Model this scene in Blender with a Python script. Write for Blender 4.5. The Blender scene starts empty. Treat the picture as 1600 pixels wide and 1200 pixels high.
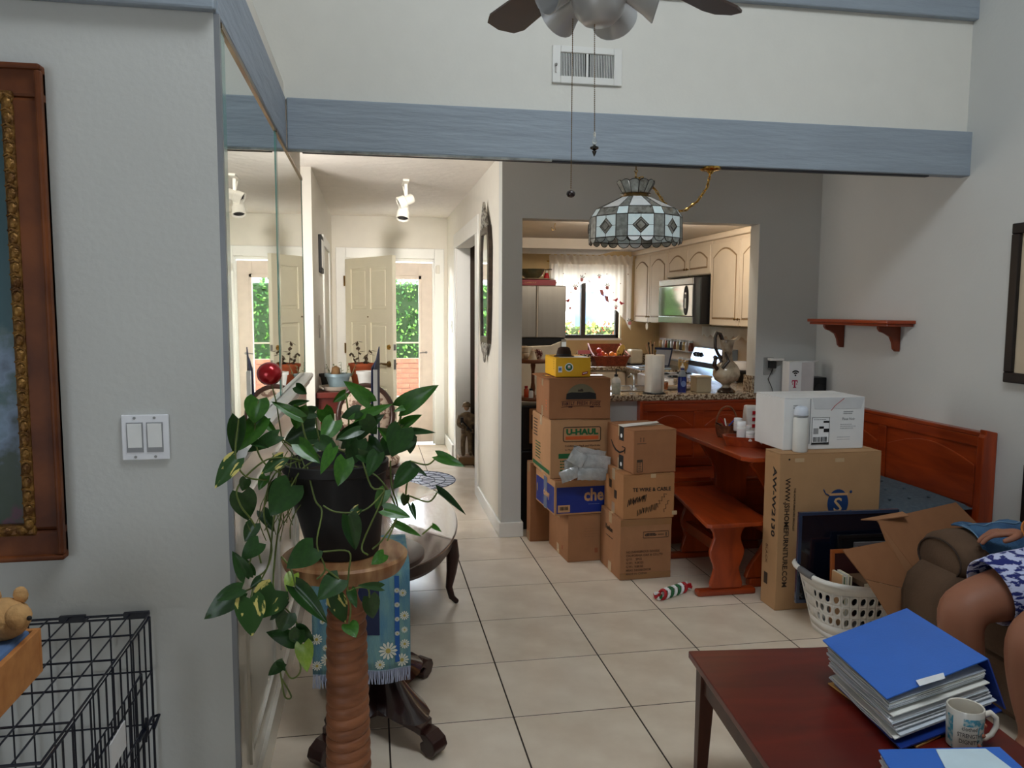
import bpy, bmesh, math, random
from mathutils import Vector, Matrix, Quaternion
random.seed(7)
PI=math.pi
SC=bpy.context.scene
COL=SC.collection
# ---------------------------------------------------------------- camera
CAM=Vector((-0.5074,-5.0515,1.5130))
RM=Matrix(((0.98426833,-0.17661941,0.004631),(0.01216213,0.09387981,0.99550925),(-0.17626102,-0.9797919,0.09455099)))
FPX=1226.6
cd=bpy.data.cameras.new('camera'); cam=bpy.data.objects.new('camera',cd); COL.objects.link(cam)
cd.sensor_width=36; cd.lens=FPX*36/1600; cd.clip_start=.02; cd.clip_end=200
cam.matrix_world=Matrix.Translation(CAM)@RM.transposed().to_4x4()
SC.camera=cam
# ---------------------------------------------------------------- light
w=bpy.data.worlds.new('world'); SC.world=w; w.use_nodes=True
bgn=w.node_tree.nodes['Background']; bgn.inputs[0].default_value=(.80,.90,1,1); bgn.inputs[1].default_value=12
SC.view_settings.view_transform='Standard'; SC.view_settings.look='None'
SC.view_settings.exposure=0.0; SC.view_settings.gamma=1; SC.view_settings.use_curve_mapping=False
def area(name,loc,to,sx,sy,power,col=(1,1,1),portal=False):
    l=bpy.data.lights.new(name,'AREA'); l.shape='RECTANGLE'; l.size=sx; l.size_y=sy; l.energy=power; l.color=col
    if portal: l.cycles.is_portal=True
    o=bpy.data.objects.new(name,l); COL.objects.link(o); o.location=loc
    o.rotation_euler=(Vector(to)-Vector(loc)).to_track_quat('-Z','Y').to_euler(); return o
s=bpy.data.lights.new('sun','SUN'); s.energy=5.5; s.angle=.01; s.color=(1,.95,.86)
so=bpy.data.objects.new('sun',s); COL.objects.link(so); so.location=(0,8,12); so.rotation_euler=Vector((.15,.75,-1)).to_track_quat('-Z','Y').to_euler()
# daylight from the patio side, portals at two openings, and added fill lamps
area('daylight_patio_door',(-2.7,-7.55,1.15),(-1.6,0,.9),2.6,2.1,44,(.80,.90,1))
area('ceiling_fill_lamp',(.5,-3.8,4.25),(1.1,-2.3,.3),1.7,1.2,92,(.86,.94,1))  # added lamp below the closed ceiling, brightens the upper and right walls
area('daylight_entry',(-.28,3.80,1.1),(-.28,0,1.1),.9,1.9,1,(1,1,1),True)
area('daylight_kitchen_window',(1.85,3.42,1.62),(1.85,0,1.5),.9,.8,1,(1,1,1),True)
area('porch_fill_lamp',(-.3,4.5,2.35),(-.2,1.0,.7),1.2,.4,260,(.93,.97,1))  # added lamp outside the front door, lifts the hall beyond what the sky gives
area('kitchen_outside_fill',(1.9,4.9,3.3),(1.9,1.6,1.0),1.8,1.2,90,(1,.97,.92))  # added lamp above the kitchen window view, strengthens light through the curtain
area('side_opening_fill',(-1.30,.0,1.5),(.4,.55,1.4),.5,1.6,24,(1,.98,.94))  # added lamp standing in the side opening to lift the hall; no window built
area('kitchen_ceiling_light',(1.5,.28,2.085),(1.75,2.4,.9),1.1,.12,12,(1,.86,.68))
sl_=bpy.data.lights.new('hall_fill_spot','SPOT'); sl_.energy=430; sl_.spot_size=.62; sl_.spot_blend=.8; sl_.shadow_soft_size=.08; sl_.color=(1,.95,.88)
sl_o=bpy.data.objects.new('hall_fill_spot',sl_); COL.objects.link(sl_o); sl_o.location=(-.2,-1.05,2.42); sl_o.rotation_euler=(Vector((-.35,3.6,1.45))-Vector((-.2,-1.05,2.42))).to_track_quat('-Z','Y').to_euler()  # added spot out of sight behind the beam, brightens door and end wall
area('doorway_fill_lamp',(.54,2.0,2.45),(.54,2.0,0),.10,1.0,5,(1,.95,.88))  # added lamp out of sight above the header, lifts the jamb and statue
# ---------------------------------------------------------------- helpers
def at(ax,val,u,v):
    "point of the calibrated photograph (1600x1200) on the world plane ax=val"
    d=RM.transposed()@Vector(((u-800)/FPX,-(v-600)/FPX,-1)); i='xyz'.index(ax)
    return CAM+d*((val-CAM[i])/d[i])
def lin(c): 
    c=c/255; return c/12.92 if c<=.04045 else ((c+.055)/1.055)**2.4
MATS={}
def mat(name,rgb,rough=.6,metal=0,var=.05,scale=9,bump=0,stretch=(1,1,1),spec=.5,alpha=1,trans=0,emit=0,rgb2=None,bscale=None,coat=0,sub=0,ior=1.45,lo=.35,hi=.65,detail=4,dist=0):
    m=bpy.data.materials.new(name); m.use_nodes=True; nt=m.node_tree; b=nt.nodes['Principled BSDF']
    c=tuple(lin(x) for x in rgb)
    b.inputs['Roughness'].default_value=rough; b.inputs['Metallic'].default_value=metal
    b.inputs['Specular IOR Level'].default_value=spec; b.inputs['IOR'].default_value=ior
    b.inputs['Coat Weight'].default_value=coat; b.inputs['Coat Roughness'].default_value=.12
    if trans: b.inputs['Transmission Weight'].default_value=trans
    if alpha<1: b.inputs['Alpha'].default_value=alpha
    if emit: b.inputs['Emission Color'].default_value=c+(1,); b.inputs['Emission Strength'].default_value=emit
    if sub: b.inputs['Subsurface Weight'].default_value=sub; b.inputs['Subsurface Scale'].default_value=.02
    tc=nt.nodes.new('ShaderNodeTexCoord'); mp=nt.nodes.new('ShaderNodeMapping'); mp.inputs['Scale'].default_value=stretch
    nt.links.new(tc.outputs['Object'],mp.inputs[0])
    nz=nt.nodes.new('ShaderNodeTexNoise'); nz.inputs['Scale'].default_value=scale; nz.inputs['Detail'].default_value=detail; nz.inputs['Distortion'].default_value=dist
    nt.links.new(mp.outputs[0],nz.inputs[0])
    rp=nt.nodes.new('ShaderNodeValToRGB'); rp.color_ramp.elements[0].position=lo; rp.color_ramp.elements[1].position=hi
    c2=tuple(lin(x) for x in rgb2) if rgb2 else tuple(min(1,x*(1+var)) for x in c)
    c1=c if rgb2 else tuple(x*(1-var) for x in c)
    rp.color_ramp.elements[0].color=c1+(1,); rp.color_ramp.elements[1].color=c2+(1,)
    nt.links.new(nz.outputs[0],rp.inputs[0]); nt.links.new(rp.outputs[0],b.inputs['Base Color'])
    if bump:
        n2=nt.nodes.new('ShaderNodeTexNoise'); n2.inputs['Scale'].default_value=bscale or scale*3; n2.inputs['Detail'].default_value=4
        nt.links.new(mp.outputs[0],n2.inputs[0])
        bp=nt.nodes.new('ShaderNodeBump'); bp.inputs['Strength'].default_value=bump; bp.inputs['Distance'].default_value=.01
        nt.links.new(n2.outputs[0],bp.inputs['Height']); nt.links.new(bp.outputs[0],b.inputs['Normal'])
    MATS[name]=m; return m
wall_m=mat('wall paint',(204,204,200),.75,var=.015,scale=3,bump=.08,bscale=60)
ceil_m=mat('textured ceiling paint',(230,222,212),.85,var=.02,bump=1.0,bscale=14)
trim_m=mat('white trim paint',(232,230,224),.38,var=.01)
beam_m=mat('blue grey painted beam',(148,158,168),.55,var=.05,scale=4,bump=.55,bscale=10,stretch=(.5,4,4))
beamy_m=mat('blue grey painted side beam',(150,160,172),.55,var=.05,scale=4,bump=.55,bscale=10,stretch=(4,.5,4))
grout_m=mat('tile grout',(58,46,38),.95)
tile_m=[mat('beige floor tile %s'%k,c,.24,var=.1,scale=5,rgb2=c2,detail=6,spec=.5) for k,c,c2 in (('a',(221,203,182),(233,218,198)),('b',(217,199,178),(231,216,196)),('c',(224,207,187),(235,220,201)))]
card_m=mat('brown cardboard',(154,104,68),.85,var=.04,scale=14,bump=.12,bscale=30)
card2_m=mat('darker brown cardboard',(160,112,76),.85,var=.05,scale=10,bump=.12,bscale=30)
cardl_m=mat('pale tan cardboard',(180,134,94),.85,var=.04,scale=10,bump=.12,bscale=30)
tape_m=mat('clear packing tape',(196,166,130),.12,var=.05,coat=.6)
white_m=mat('white cardboard',(225,224,222),.6,var=.02)
black_m=mat('black print',(22,20,20),.6); green_m=mat('green print',(28,92,50),.6); orange_m=mat('orange print',(205,92,40),.6)
blue_m=mat('deep blue print',(24,46,128),.45); navy_m=mat('navy',(18,30,66),.5); red_m=mat('red print',(170,20,30),.5)
tan_m=mat('tan print',(196,150,106),.7); wprint=mat('white print',(235,235,235),.5); grey_m=mat('grey print',(150,150,150),.6)
pine_m=mat('orange stained pine',(132,46,15),.33,var=.1,scale=3,rgb2=(164,64,22),stretch=(5,.7,5),bump=.05,coat=.3,dist=1)
pinex_m=mat('orange stained pine across',(132,46,15),.33,var=.1,scale=3,rgb2=(162,62,21),stretch=(.7,5,5),bump=.05,coat=.3,dist=1)
pinez_m=mat('orange stained pine upright',(134,47,15),.33,var=.1,scale=3,rgb2=(166,65,22),stretch=(5,5,.7),bump=.05,coat=.3,dist=1)
mahog_m=mat('red mahogany',(82,16,9),.30,scale=3,rgb2=(104,26,13),stretch=(.8,4,4),coat=.15,dist=1)
dark_m=mat('near black mahogany',(34,13,11),.38,scale=3,rgb2=(50,19,15),coat=.2)
leg_m=mat('dark walnut leg',(48,24,17),.4,scale=3,rgb2=(76,40,26),stretch=(5,5,.7))
gran_m=mat('brown granite',(96,70,48),.18,scale=70,rgb2=(205,185,155),lo=.42,hi=.6,detail=8,coat=.3)
cream_m=mat('cream cabinet paint',(226,210,188),.45,var=.02); creamd_m=mat('brown glaze and gap shade',(150,124,92),.55)
steel_m=mat('brushed steel',(160,156,150),.32,metal=.85,var=.04,stretch=(1,1,.05),scale=30)
chrome_m=mat('chrome',(215,218,222),.08,metal=1); brass_m=mat('polished brass',(206,164,84),.18,metal=1); dbrass_m=mat('aged brass',(122,96,56),.3,metal=.9)
lead_m=mat('dark lead came',(42,36,28),.4,metal=.4)
mirror_m=mat('mirror silver',(232,240,238),.015,metal=1,var=0)
gedge_m=mat('green glass edge',(104,158,146),.15,var=.1,coat=.5)
glass_m=mat('window glass',(255,255,255),0,trans=1,var=0,ior=1.01,spec=.3)
blackpl_m=mat('black plastic',(18,18,20),.35); blackwire_m=mat('black coated wire',(16,20,34),.4)
whitepl_m=mat('white plastic',(222,220,214),.4)
hall_m=mat('warm white hall paint',(230,224,212),.7,var=.015,bump=.05,bscale=60)
yel_m=mat('yellow kitchen paint',(208,182,136),.7,var=.02)
kceil_m=mat('kitchen ceiling paint',(214,206,196),.8,var=.02)
WM={}
def own(o,parent=None):
    COL.objects.link(o)
    if parent is not None: o.parent=parent; WM[o.name]=WM.get(parent.name,Matrix())@o.matrix_basis
    else: WM[o.name]=o.matrix_basis.copy()
    return o
def tag(o,label=None,cat=None,group=None,kind=None):
    if label: o['label']=label
    if cat: o['category']=cat
    if group: o['group']=group
    if kind: o['kind']=kind
    return o
def thing(name,label,cat,loc=(0,0,0),rz=0,group=None,kind=None):
    o=bpy.data.objects.new(name,None); o.empty_display_size=.05
    o.location=loc; o.rotation_euler=(0,0,rz)
    o.matrix_basis=Matrix.Translation(loc)@Matrix.Rotation(rz,4,'Z')
    own(o); return tag(o,label,cat,group,kind)
class MB:
    def __init__(s): s.v=[]; s.f=[]
    def add(s,vs,fs,M=None):
        n=len(s.v); s.v+=[tuple(M@Vector(p)) if M else tuple(p) for p in vs]; s.f+=[tuple(i+n for i in f) for f in fs]; return s
    def box(s,x0,x1,y0,y1,z0,z1,M=None):
        x0,x1=sorted((x0,x1));y0,y1=sorted((y0,y1));z0,z1=sorted((z0,z1))
        v=[(x0,y0,z0),(x1,y0,z0),(x1,y1,z0),(x0,y1,z0),(x0,y0,z1),(x1,y0,z1),(x1,y1,z1),(x0,y1,z1)]
        return s.add(v,[(3,2,1,0),(4,5,6,7),(0,1,5,4),(1,2,6,5),(2,3,7,6),(3,0,4,7)],M)
    def cyl(s,p0,p1,r0,r1=None,n=12,caps=True):
        return s.tube([p0,p1],[r0,r0 if r1 is None else r1],n,caps)
    def tube(s,pts,r,n=6,caps=True,closed=False):
        pts=[Vector(p) for p in pts]; N=len(pts)
        if not isinstance(r,(list,tuple)): r=[r]*N
        base=len(s.v); up=None
        for i,p in enumerate(pts):
            if closed: t=(pts[(i+1)%N]-pts[i-1])
            else: t=(pts[min(i+1,N-1)]-pts[max(i-1,0)])
            if t.length<1e-9: t=Vector((0,0,1))
            t.normalize()
            if up is None:
                up=Vector((0,0,1)) if abs(t.z)<.9 else Vector((1,0,0))
            up=(up-t*up.dot(t)); 
            if up.length<1e-6: up=t.orthogonal()
            up.normalize(); sd=t.cross(up)
            for k in range(n):
                a=2*PI*k/n; q=p+(up*math.cos(a)+sd*math.sin(a))*r[i]; s.v.append(tuple(q))
        for i in range(N if closed else N-1):
            j=(i+1)%N
            for k in range(n):
                s.f.append((base+i*n+k,base+i*n+(k+1)%n,base+j*n+(k+1)%n,base+j*n+k))
        if caps and not closed:
            s.f.append(tuple(base+k for k in range(n))[::-1]); s.f.append(tuple(base+(N-1)*n+k for k in range(n)))
        return s
    def lathe(s,prof,c=(0,0,0),n=24,M=None,caps=True,sx=1,sy=1):
        vs=[];fs=[]
        for r,z in prof:
            for k in range(n):
                a=2*PI*k/n; vs.append((c[0]+r*math.cos(a)*sx,c[1]+r*math.sin(a)*sy,c[2]+z))
        for i in range(len(prof)-1):
            for k in range(n): fs.append((i*n+k,i*n+(k+1)%n,(i+1)*n+(k+1)%n,(i+1)*n+k))
        if caps:
            fs.append(tuple(range(n))[::-1]); fs.append(tuple((len(prof)-1)*n+k for k in range(n)))
        return s.add(vs,fs,M)
    def prism(s,poly,ax,d0,d1,M=None):
        "2d outline extruded along axis ax"
        n=len(poly)
        def P(a,b,d): return {'x':(d,a,b),'y':(a,d,b),'z':(a,b,d)}[ax]
        vs=[P(a,b,d0) for a,b in poly]+[P(a,b,d1) for a,b in poly]
        fs=[tuple(range(n)),tuple(range(n,2*n))[::-1]]+[(i,n+i,n+(i+1)%n,(i+1)%n) for i in range(n)]
        return s.add(vs,fs,M)
    def sph(s,c,r,n=12,m=8,sc=(1,1,1),M=None):
        prof=[(max(1e-4,math.sin(PI*i/m)),-math.cos(PI*i/m)) for i in range(m+1)]
        T=Matrix.Translation(c)@Matrix.Diagonal((r*sc[0],r*sc[1],r*sc[2],1))
        if M: T=M@T
        return s.lathe(prof,n=n,M=T)
    def quad(s,a,b,c,d): return s.add([a,b,c,d],[(0,1,2,3)])
    def plate(s,pts,th):
        "polygon in space given a thickness"
        P=[Vector(p) for p in pts]; n=(P[1]-P[0]).cross(P[2]-P[1]).normalized()*th/2; k=len(P)
        return s.add([p-n for p in P]+[p+n for p in P],[tuple(range(k))[::-1],tuple(range(k,2*k))]+[(i,(i+1)%k,k+(i+1)%k,k+i) for i in range(k)])
    def build(s,name,m,parent=None,smooth=None,bevel=0,world=True,label=None,solid=0,sub=0,kind=None,seg=2):
        me=bpy.data.meshes.new(name); vs=s.v
        if parent is not None and world:
            I=WM.get(parent.name,Matrix()).inverted(); vs=[I@Vector(p) for p in s.v]
        me.from_pydata([tuple(p) for p in vs],[],s.f)
        bm=bmesh.new(); bm.from_mesh(me); bmesh.ops.recalc_face_normals(bm,faces=bm.faces)
        if smooth is not None:
            for f in bm.faces: f.smooth=True
            for e in bm.edges:
                if len(e.link_faces)==2 and e.calc_face_angle(0)>math.radians(smooth): e.smooth=False
        bm.to_mesh(me); bm.free()
        if isinstance(m,(list,tuple)):
            for q in m: me.materials.append(q)
        else: me.materials.append(m)
        o=bpy.data.objects.new(name,me); own(o,parent)
        if solid: md=o.modifiers.new('solid','SOLIDIFY'); md.thickness=solid
        if sub: md=o.modifiers.new('sub','SUBSURF'); md.levels=sub; md.render_levels=sub
        if bevel:
            md=o.modifiers.new('bevel','BEVEL'); md.width=bevel; md.segments=seg; md.limit_method='ANGLE'; md.angle_limit=math.radians(40)
        if label: o['label']=label
        if kind: o['kind']=kind
        return o
def bx(*a): return MB().box(*a)
def struct(name,b,m,**k): o=b.build(name,m,**k); o['kind']='structure'; return o
def frame(o,r,u):
    "matrix whose local x runs along r, y along u, z out of the page"
    r=Vector(r).normalized(); u=Vector(u); u=(u-r*u.dot(r)).normalized(); n=r.cross(u)
    return Matrix(((r.x,u.x,n.x,o[0]),(r.y,u.y,n.y,o[1]),(r.z,u.z,n.z,o[2]),(0,0,0,1)))
def text(s,size,parent,m,M,name='lettering',width=None,ext=.0004,bold=0,align='CENTER',height=None,label=None):
    cu=bpy.data.curves.new('t','FONT'); cu.body=s; cu.size=size; cu.extrude=ext; cu.offset=bold; cu.resolution_u=2; cu.align_x=align; cu.align_y='CENTER'
    o=bpy.data.objects.new('t',cu); COL.objects.link(o); bpy.context.view_layer.update()
    me=bpy.data.meshes.new_from_object(o.evaluated_get(bpy.context.evaluated_depsgraph_get())); bpy.data.objects.remove(o)
    xs=[v.co.x for v in me.vertices]; ys=[v.co.y for v in me.vertices]
    sx=width/(max(xs)-min(xs)) if width else 1; sy=height/(max(ys)-min(ys)) if height else 1
    I=WM.get(parent.name,Matrix()).inverted()@M if parent else M
    me.transform(I@Matrix.Translation((0,0,.0006))@Matrix.Diagonal((sx,sy,1,1)))
    me.name=name; me.materials.clear(); me.materials.append(m); q=bpy.data.objects.new(name,me); own(q,parent)
    if label: q['label']=label
    return q
def copytree(o,loc=None,rz=None,parent=None,label=None):
    c=o.copy(); COL.objects.link(c)
    if parent is not None: c.parent=parent
    if loc is not None: c.location=loc
    if rz is not None: c.rotation_euler=(0,0,rz)
    if label: c['label']=label
    WM[c.name]=Matrix.Translation(c.location)@Matrix.Rotation(c.rotation_euler.z,4,'Z')
    for ch in list(o.children): copytree(ch,parent=c)
    return c
def inst(me,name,M,parent,label=None):
    o=bpy.data.objects.new(name,me); o.matrix_basis=(WM.get(parent.name,Matrix()).inverted()@M) if parent else M
    own(o,parent)
    if label:o['label']=label
    return o
def arch(x0,x1,z0,z1,h,n=10):
    "outline: rectangle with an arched top"
    pts=[(x0,z0),(x1,z0)]
    for i in range(n+1):
        t=i/n; x=x1+(x0-x1)*t; pts.append((x,z1-h+h*math.sin(PI*t)))
    return pts
# ================================================================ setting
T=.46
floor=struct('floor',MB().box(-4.7,2.75,-7.7,3.68,-.12,-.0015),grout_m)
tm=[]
for k in range(3):
    o=MB().box(.003,T-.003,.003,T-.003,-.012,0).build('tile',tile_m[k],floor,bevel=.0008,seg=1); tm.append(o)
first=[True]*3
for i in range(-10,6):
    for j in range(-17,8):
        x,y=i*T,j*T
        if y>-2.97 and (x<-1.0 or x>2.5): continue
        if y>.05 and x>.4: continue
        if x>2.56 or x<-4.6 or y<-7.6: continue
        k=(i*7+j*5+(i*j)%3)%3
        if first[k]: o=tm[k]; first[k]=False
        else: o=tm[k].copy(); COL.objects.link(o)
        o.location=(x,y,0)
# round mosaic medallion let into the hall floor
med=thing('floor_medallion','round stone mosaic medallion inlaid in the hall floor near the open door','mosaic',(-.12,1.85,0))
g=MB()
for r in (.34,.25,.16,.05):
    g.tube([(-.12+r*math.cos(a)*1,1.85+r*1.15*math.sin(a),.001) for a in [2*PI*k/40 for k in range(40)]],.004,4,closed=True)
for k in range(28):
    a=2*PI*k/28; r0,r1=(.25,.34); g.tube([(-.12+r0*math.cos(a),1.85+r0*1.15*math.sin(a),.001),(-.12+r1*math.cos(a),1.85+r1*1.15*math.sin(a),.001)],.003,4)
for k in range(14):
    a=2*PI*k/14+.2; r0,r1=(.05,.25); g.tube([(-.12+r0*math.cos(a),1.85+r0*1.15*math.sin(a),.001),(-.12+.16*math.cos(a+.2),1.85+.16*1.15*math.sin(a+.2),.001),(-.12+r1*math.cos(a),1.85+r1*1.15*math.sin(a),.001)],.003,4)
g.build('mosaic_joints',navy_m,med)
MB().lathe([(.345,0),(.345,.0008)],(-.12,1.85,0),40,sy=1.15).build('stone_field',mat('pale blue grey stone',(150,160,185),.3,var=.1,scale=20),med)
# walls
struct('wall_front',MB().box(-4.6,-.875,-2.97,-2.85,0,2.24),wall_m)
wl=struct('wall_left',MB().box(-1.0,-.875,-2.85,-.55,0,2.51),hall_m)
struct('trim_1',MB().box(-.875,-.862,-2.97,-2.95,0,2.225),mat('pale blue metal corner strip',(140,142,146),.4,metal=.2))
struct('wall_hall_left',MB().box(-1.04,-.91,.77,3.68,0,2.51),hall_m)
struct('wall_far_left',MB().box(-2.6,-1.04,.77,.9,0,2.51).box(-2.7,-2.6,-2.85,.9,0,2.51),hall_m)
struct('wall_end',MB().box(-1.04,-.78,3.68,3.82,0,2.51).box(.20,.5,3.68,3.82,0,2.51).box(-.78,.20,3.68,3.82,2.06,2.51),hall_m)
struct('wall_hall_right',MB().box(.332,.465,.13,1.27,0,2.51).box(.332,.465,2.73,3.68,0,2.51).box(.332,.465,1.27,2.73,2.11,2.51),hall_m)
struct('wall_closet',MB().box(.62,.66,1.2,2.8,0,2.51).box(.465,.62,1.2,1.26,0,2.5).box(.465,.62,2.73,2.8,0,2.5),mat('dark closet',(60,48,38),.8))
struct('wall_kitchen',MB().box(.332,.465,0,.13,0,2.51).box(.465,2.70,0,.13,2.10,2.51).box(2.115,2.70,0,.13,0,2.10).box(1.0,2.115,.0,.13,0,.905),wall_m)
struct('wall_right',MB().box(2.57,2.70,-7.6,0,0,4.3),wall_m)
struct('wall_upper',MB().box(-4.6,2.57,-1.33,-1.2,2.44,4.3),mat('cream upper wall paint',(226,223,214),.75,var=.012,bump=.05,bscale=60))
struct('wall_loft_left',MB().box(-4.7,-4.6,-7.6,-1.2,0,4.3),wall_m)
struct('wall_behind',MB().box(-4.7,-4.2,-7.7,-7.6,0,4.3).box(-1.6,2.7,-7.7,-7.6,0,2.5).box(-4.2,-1.6,-7.7,-7.6,2.35,2.5).box(-4.7,-2.0,-7.7,-7.6,2.5,4.3).box(.8,2.7,-7.7,-7.6,2.5,4.3).box(-2.0,.8,-7.7,-7.6,3.8,4.3),wall_m)
struct('window_1',MB().box(-2.0,.8,-7.66,-7.64,2.5,2.55).box(-2.0,.8,-7.66,-7.64,3.75,3.8).box(-.62,-.58,-7.66,-7.64,2.55,3.75),trim_m)
struct('door_1',MB().box(-4.2,-1.6,-7.66,-7.64,2.28,2.35).box(-4.2,-4.12,-7.66,-7.64,0,2.28).box(-1.68,-1.6,-7.66,-7.64,0,2.28).box(-2.94,-2.86,-7.66,-7.64,0,2.28),trim_m)
struct('ceiling',MB().box(-4.7,2.7,-7.7,-1.2,4.3,4.4),wall_m)
struct('ceiling_hall',MB().box(-2.6,.465,-1.22,3.82,2.51,2.62).box(.465,2.70,-1.22,.13,2.51,2.62).box(-2.6,-1.0,-2.85,-1.22,2.51,2.62),ceil_m)
struct('wall_loft_edge',MB().box(-4.6,-.875,-2.95,-2.85,2.24,2.44),wall_m)
bl_=MB()
for k in range(14): bl_.box(-2.0,.8,-7.69,-7.67,2.5+k*.093,2.5+k*.093+.092)
for k in range(26): bl_.box(-4.2+k*.1,-4.2+k*.1+.099,-7.69,-7.67,0,2.35)
struct('added_blinds',bl_,trim_m)  # unseen closed blinds, added to keep sky light out of the rear openings
# kitchen shell
struct('wall_kitchen_window',MB().box(.66,1.42,3.30,3.42,0,2.3).box(2.22,2.8,3.30,3.42,0,2.3).box(1.42,2.22,3.30,3.42,0,1.20).box(1.42,2.22,3.30,3.42,2.02,2.3),yel_m)
struct('wall_kitchen_right',MB().box(2.66,2.78,.13,3.30,0,2.3),mat('tan backsplash',(205,182,152),.5,var=.03))
struct('wall_kitchen_left',MB().box(.66,.70,1.27,3.30,0,2.3).box(.466,.48,.13,1.2,0,2.3),yel_m)
struct('ceiling_kitchen',MB().box(.465,2.78,.13,3.42,2.15,2.25),kceil_m)
struct('trim_2',MB().box(.70,1.75,1.9,2.6,2.06,2.15),kceil_m)
struct('floor_kitchen',MB().box(.465,2.78,.13,3.42,-.05,-.002),tile_m[1])
# beams
struct('trim_3',MB().box(-.862,2.575,-1.37,-1.30,2.215,2.44),beam_m,bevel=.006)
struct('trim_4',MB().box(-.99,-.865,-2.97,-1.37,2.225,2.44),beamy_m,bevel=.006)
struct('trim_5',MB().box(-4.6,-.866,-3.0,-2.971,2.225,2.44),beam_m,bevel=.006)
struct('trim_6',MB().box(-4.6,2.575,-1.37,-1.33,3.0,3.22),beam_m,bevel=.006)
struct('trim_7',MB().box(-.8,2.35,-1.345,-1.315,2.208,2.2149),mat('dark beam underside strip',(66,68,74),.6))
struct('trim_8',MB().box(-.862,.34,-1.375,-1.36,2.206,2.216),mat('worn silver strip',(140,142,138),.35,metal=.5,var=.3,scale=20))
# baseboards, rail, casings
struct('baseboard_hall',MB().box(.316,.332,-.014,1.10,0,.10).box(.316,.332,2.80,3.66,0,.10),trim_m,bevel=.004)
struct('baseboard_pillar',MB().box(.316,.479,-.016,0,0,.10).box(.465,.479,0,.13,0,.10),trim_m,bevel=.004)
struct('baseboard_right',MB().box(2.555,2.57,-7.6,-1.72,0,.09),trim_m)
b=MB()
prof=[(-.875,1.085),(-.858,1.085),(-.852,1.095),(-.846,1.1),(-.846,1.112),(-.838,1.118),(-.83,1.13),(-.826,1.145),(-.832,1.155),(-.862,1.158),(-.875,1.158)]
b.prism(prof,'y',-2.94,-.55); struct('trim_9',b,trim_m,smooth=30)
b=MB().box(-.875,-.866,-2.94,-.55,0,1.085).box(-.866,-.852,-2.94,-.55,0,.11)
for y0 in (-2.80,-2.02,-1.25): b.box(-.866,-.858,y0,y0+.62,.95,.975).box(-.866,-.858,y0,y0+.62,.2,.225).box(-.866,-.858,y0,y0+.025,.225,.95).box(-.866,-.858,y0+.595,y0+.62,.225,.95)
struct('trim_10',b,mat('glossy wainscot paint',(214,208,196),.16,var=.01,coat=.4))
b=MB()
for y in (1.10,2.73): b.box(.318,.332,y,y+.15-.0,0,2.11)
b.box(.318,.332,1.10,2.88,2.11,2.25)
b.box(.333,.468,1.2705,1.285,0,2.109).box(.333,.468,2.715,2.7295,0,2.109)
struct('trim_11',b,trim_m,bevel=.004)
b=MB().box(-.87,-.765,3.66,3.68,0,2.17).box(.19,.295,3.66,3.68,0,2.17).box(-.765,.19,3.66,3.68,2.06,2.17)
b.box(-.775,-.765,3.68,3.82,0,2.06).box(.19,.20,3.68,3.82,0,2.06)
struct('trim_12',b,trim_m,bevel=.005)
b=MB().box(-.91,-.895,1.95,2.05,0,2.15).box(-.91,-.895,2.05,2.95,2.06,2.15).box(-.91,-.895,2.95,3.05,0,2.15)
struct('trim_13',b,trim_m,bevel=.004)
struct('baseboard_end',MB().box(.296,.332,3.662,3.68,0,.12).box(.30,.316,2.9,3.66,0,.12),trim_m)
# mirrors on the left wall
for k,(y0,y1,lab) in enumerate(((-2.945,-1.80,'tall mirror panel on the left wall nearest the plant, with green glass edges'),(-1.785,-.60,'second tall mirror panel farther along the left wall, toward the hall'))):
    t=thing('wall_mirror',lab,'mirror',(-.875,(y0+y1)/2,1.16),group='mirror panels on the hall wall')
    MB().box(-.874,-.866,y0,y1,1.165,2.205).build('mirror_glass',mirror_m,t)
    b=MB().box(-.872,-.8640,y0,y0+(.055 if k==0 else .04),1.165,2.205); b.build('glass_edge',gedge_m,t)
    b=MB().box(-.872,-.8640,y1-.012,y1,1.165,2.205); b.build('glass_edge',gedge_m,t)
    MB().box(-.874,-.860,y0,y1,2.200,2.214).build('top_channel',dbrass_m,t)
# front door (open) and storm door
def panel_door(t,w,h,th,m,rows,cols,x0=0,hand=True):
    b=MB(); st=.11
    xs=[0,st]+([w/2-.04,w/2+.04] if cols==2 else [])+[w-st,w]
    for i in range(0,len(xs),2): b.box(xs[i],xs[i+1],-th/2,th/2,0,h)
    zz=[0]+[q for r in rows for q in r]+[h]
    for i in range(0,len(zz),2):
        for c in range(cols): b.box(xs[2*c+1],xs[2*c+2],-th/2,th/2,zz[i],zz[i+1])
    b.build('door_leaf',m,t,world=False)
    for r in rows:
        for c in range(cols):
            a0,a1=xs[2*c+1],xs[2*c+2]
            q=MB().box(a0,a1,-th/2+.012,th/2-.012,r[0],r[1]).box(a0+.03,a1-.03,-th/2+.006,th/2-.006,r[0]+.03,r[1]-.03)
            q.build('door_panel',m,t,world=False,bevel=.004)
door_m=mat('cream door paint',(236,229,206),.45,var=.01)
hx,hy=-.752,3.63; fx,fy=-.268,2.85; ang=math.atan2(fy-hy,fx-hx)
t=thing('front_door','cream six-panel front door standing open into the hall','door',(hx,hy,.01),ang)
panel_door(t,.905,2.03,.042,door_m,[(.2,.72),(.86,1.36),(1.50,1.92)],2)
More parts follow.
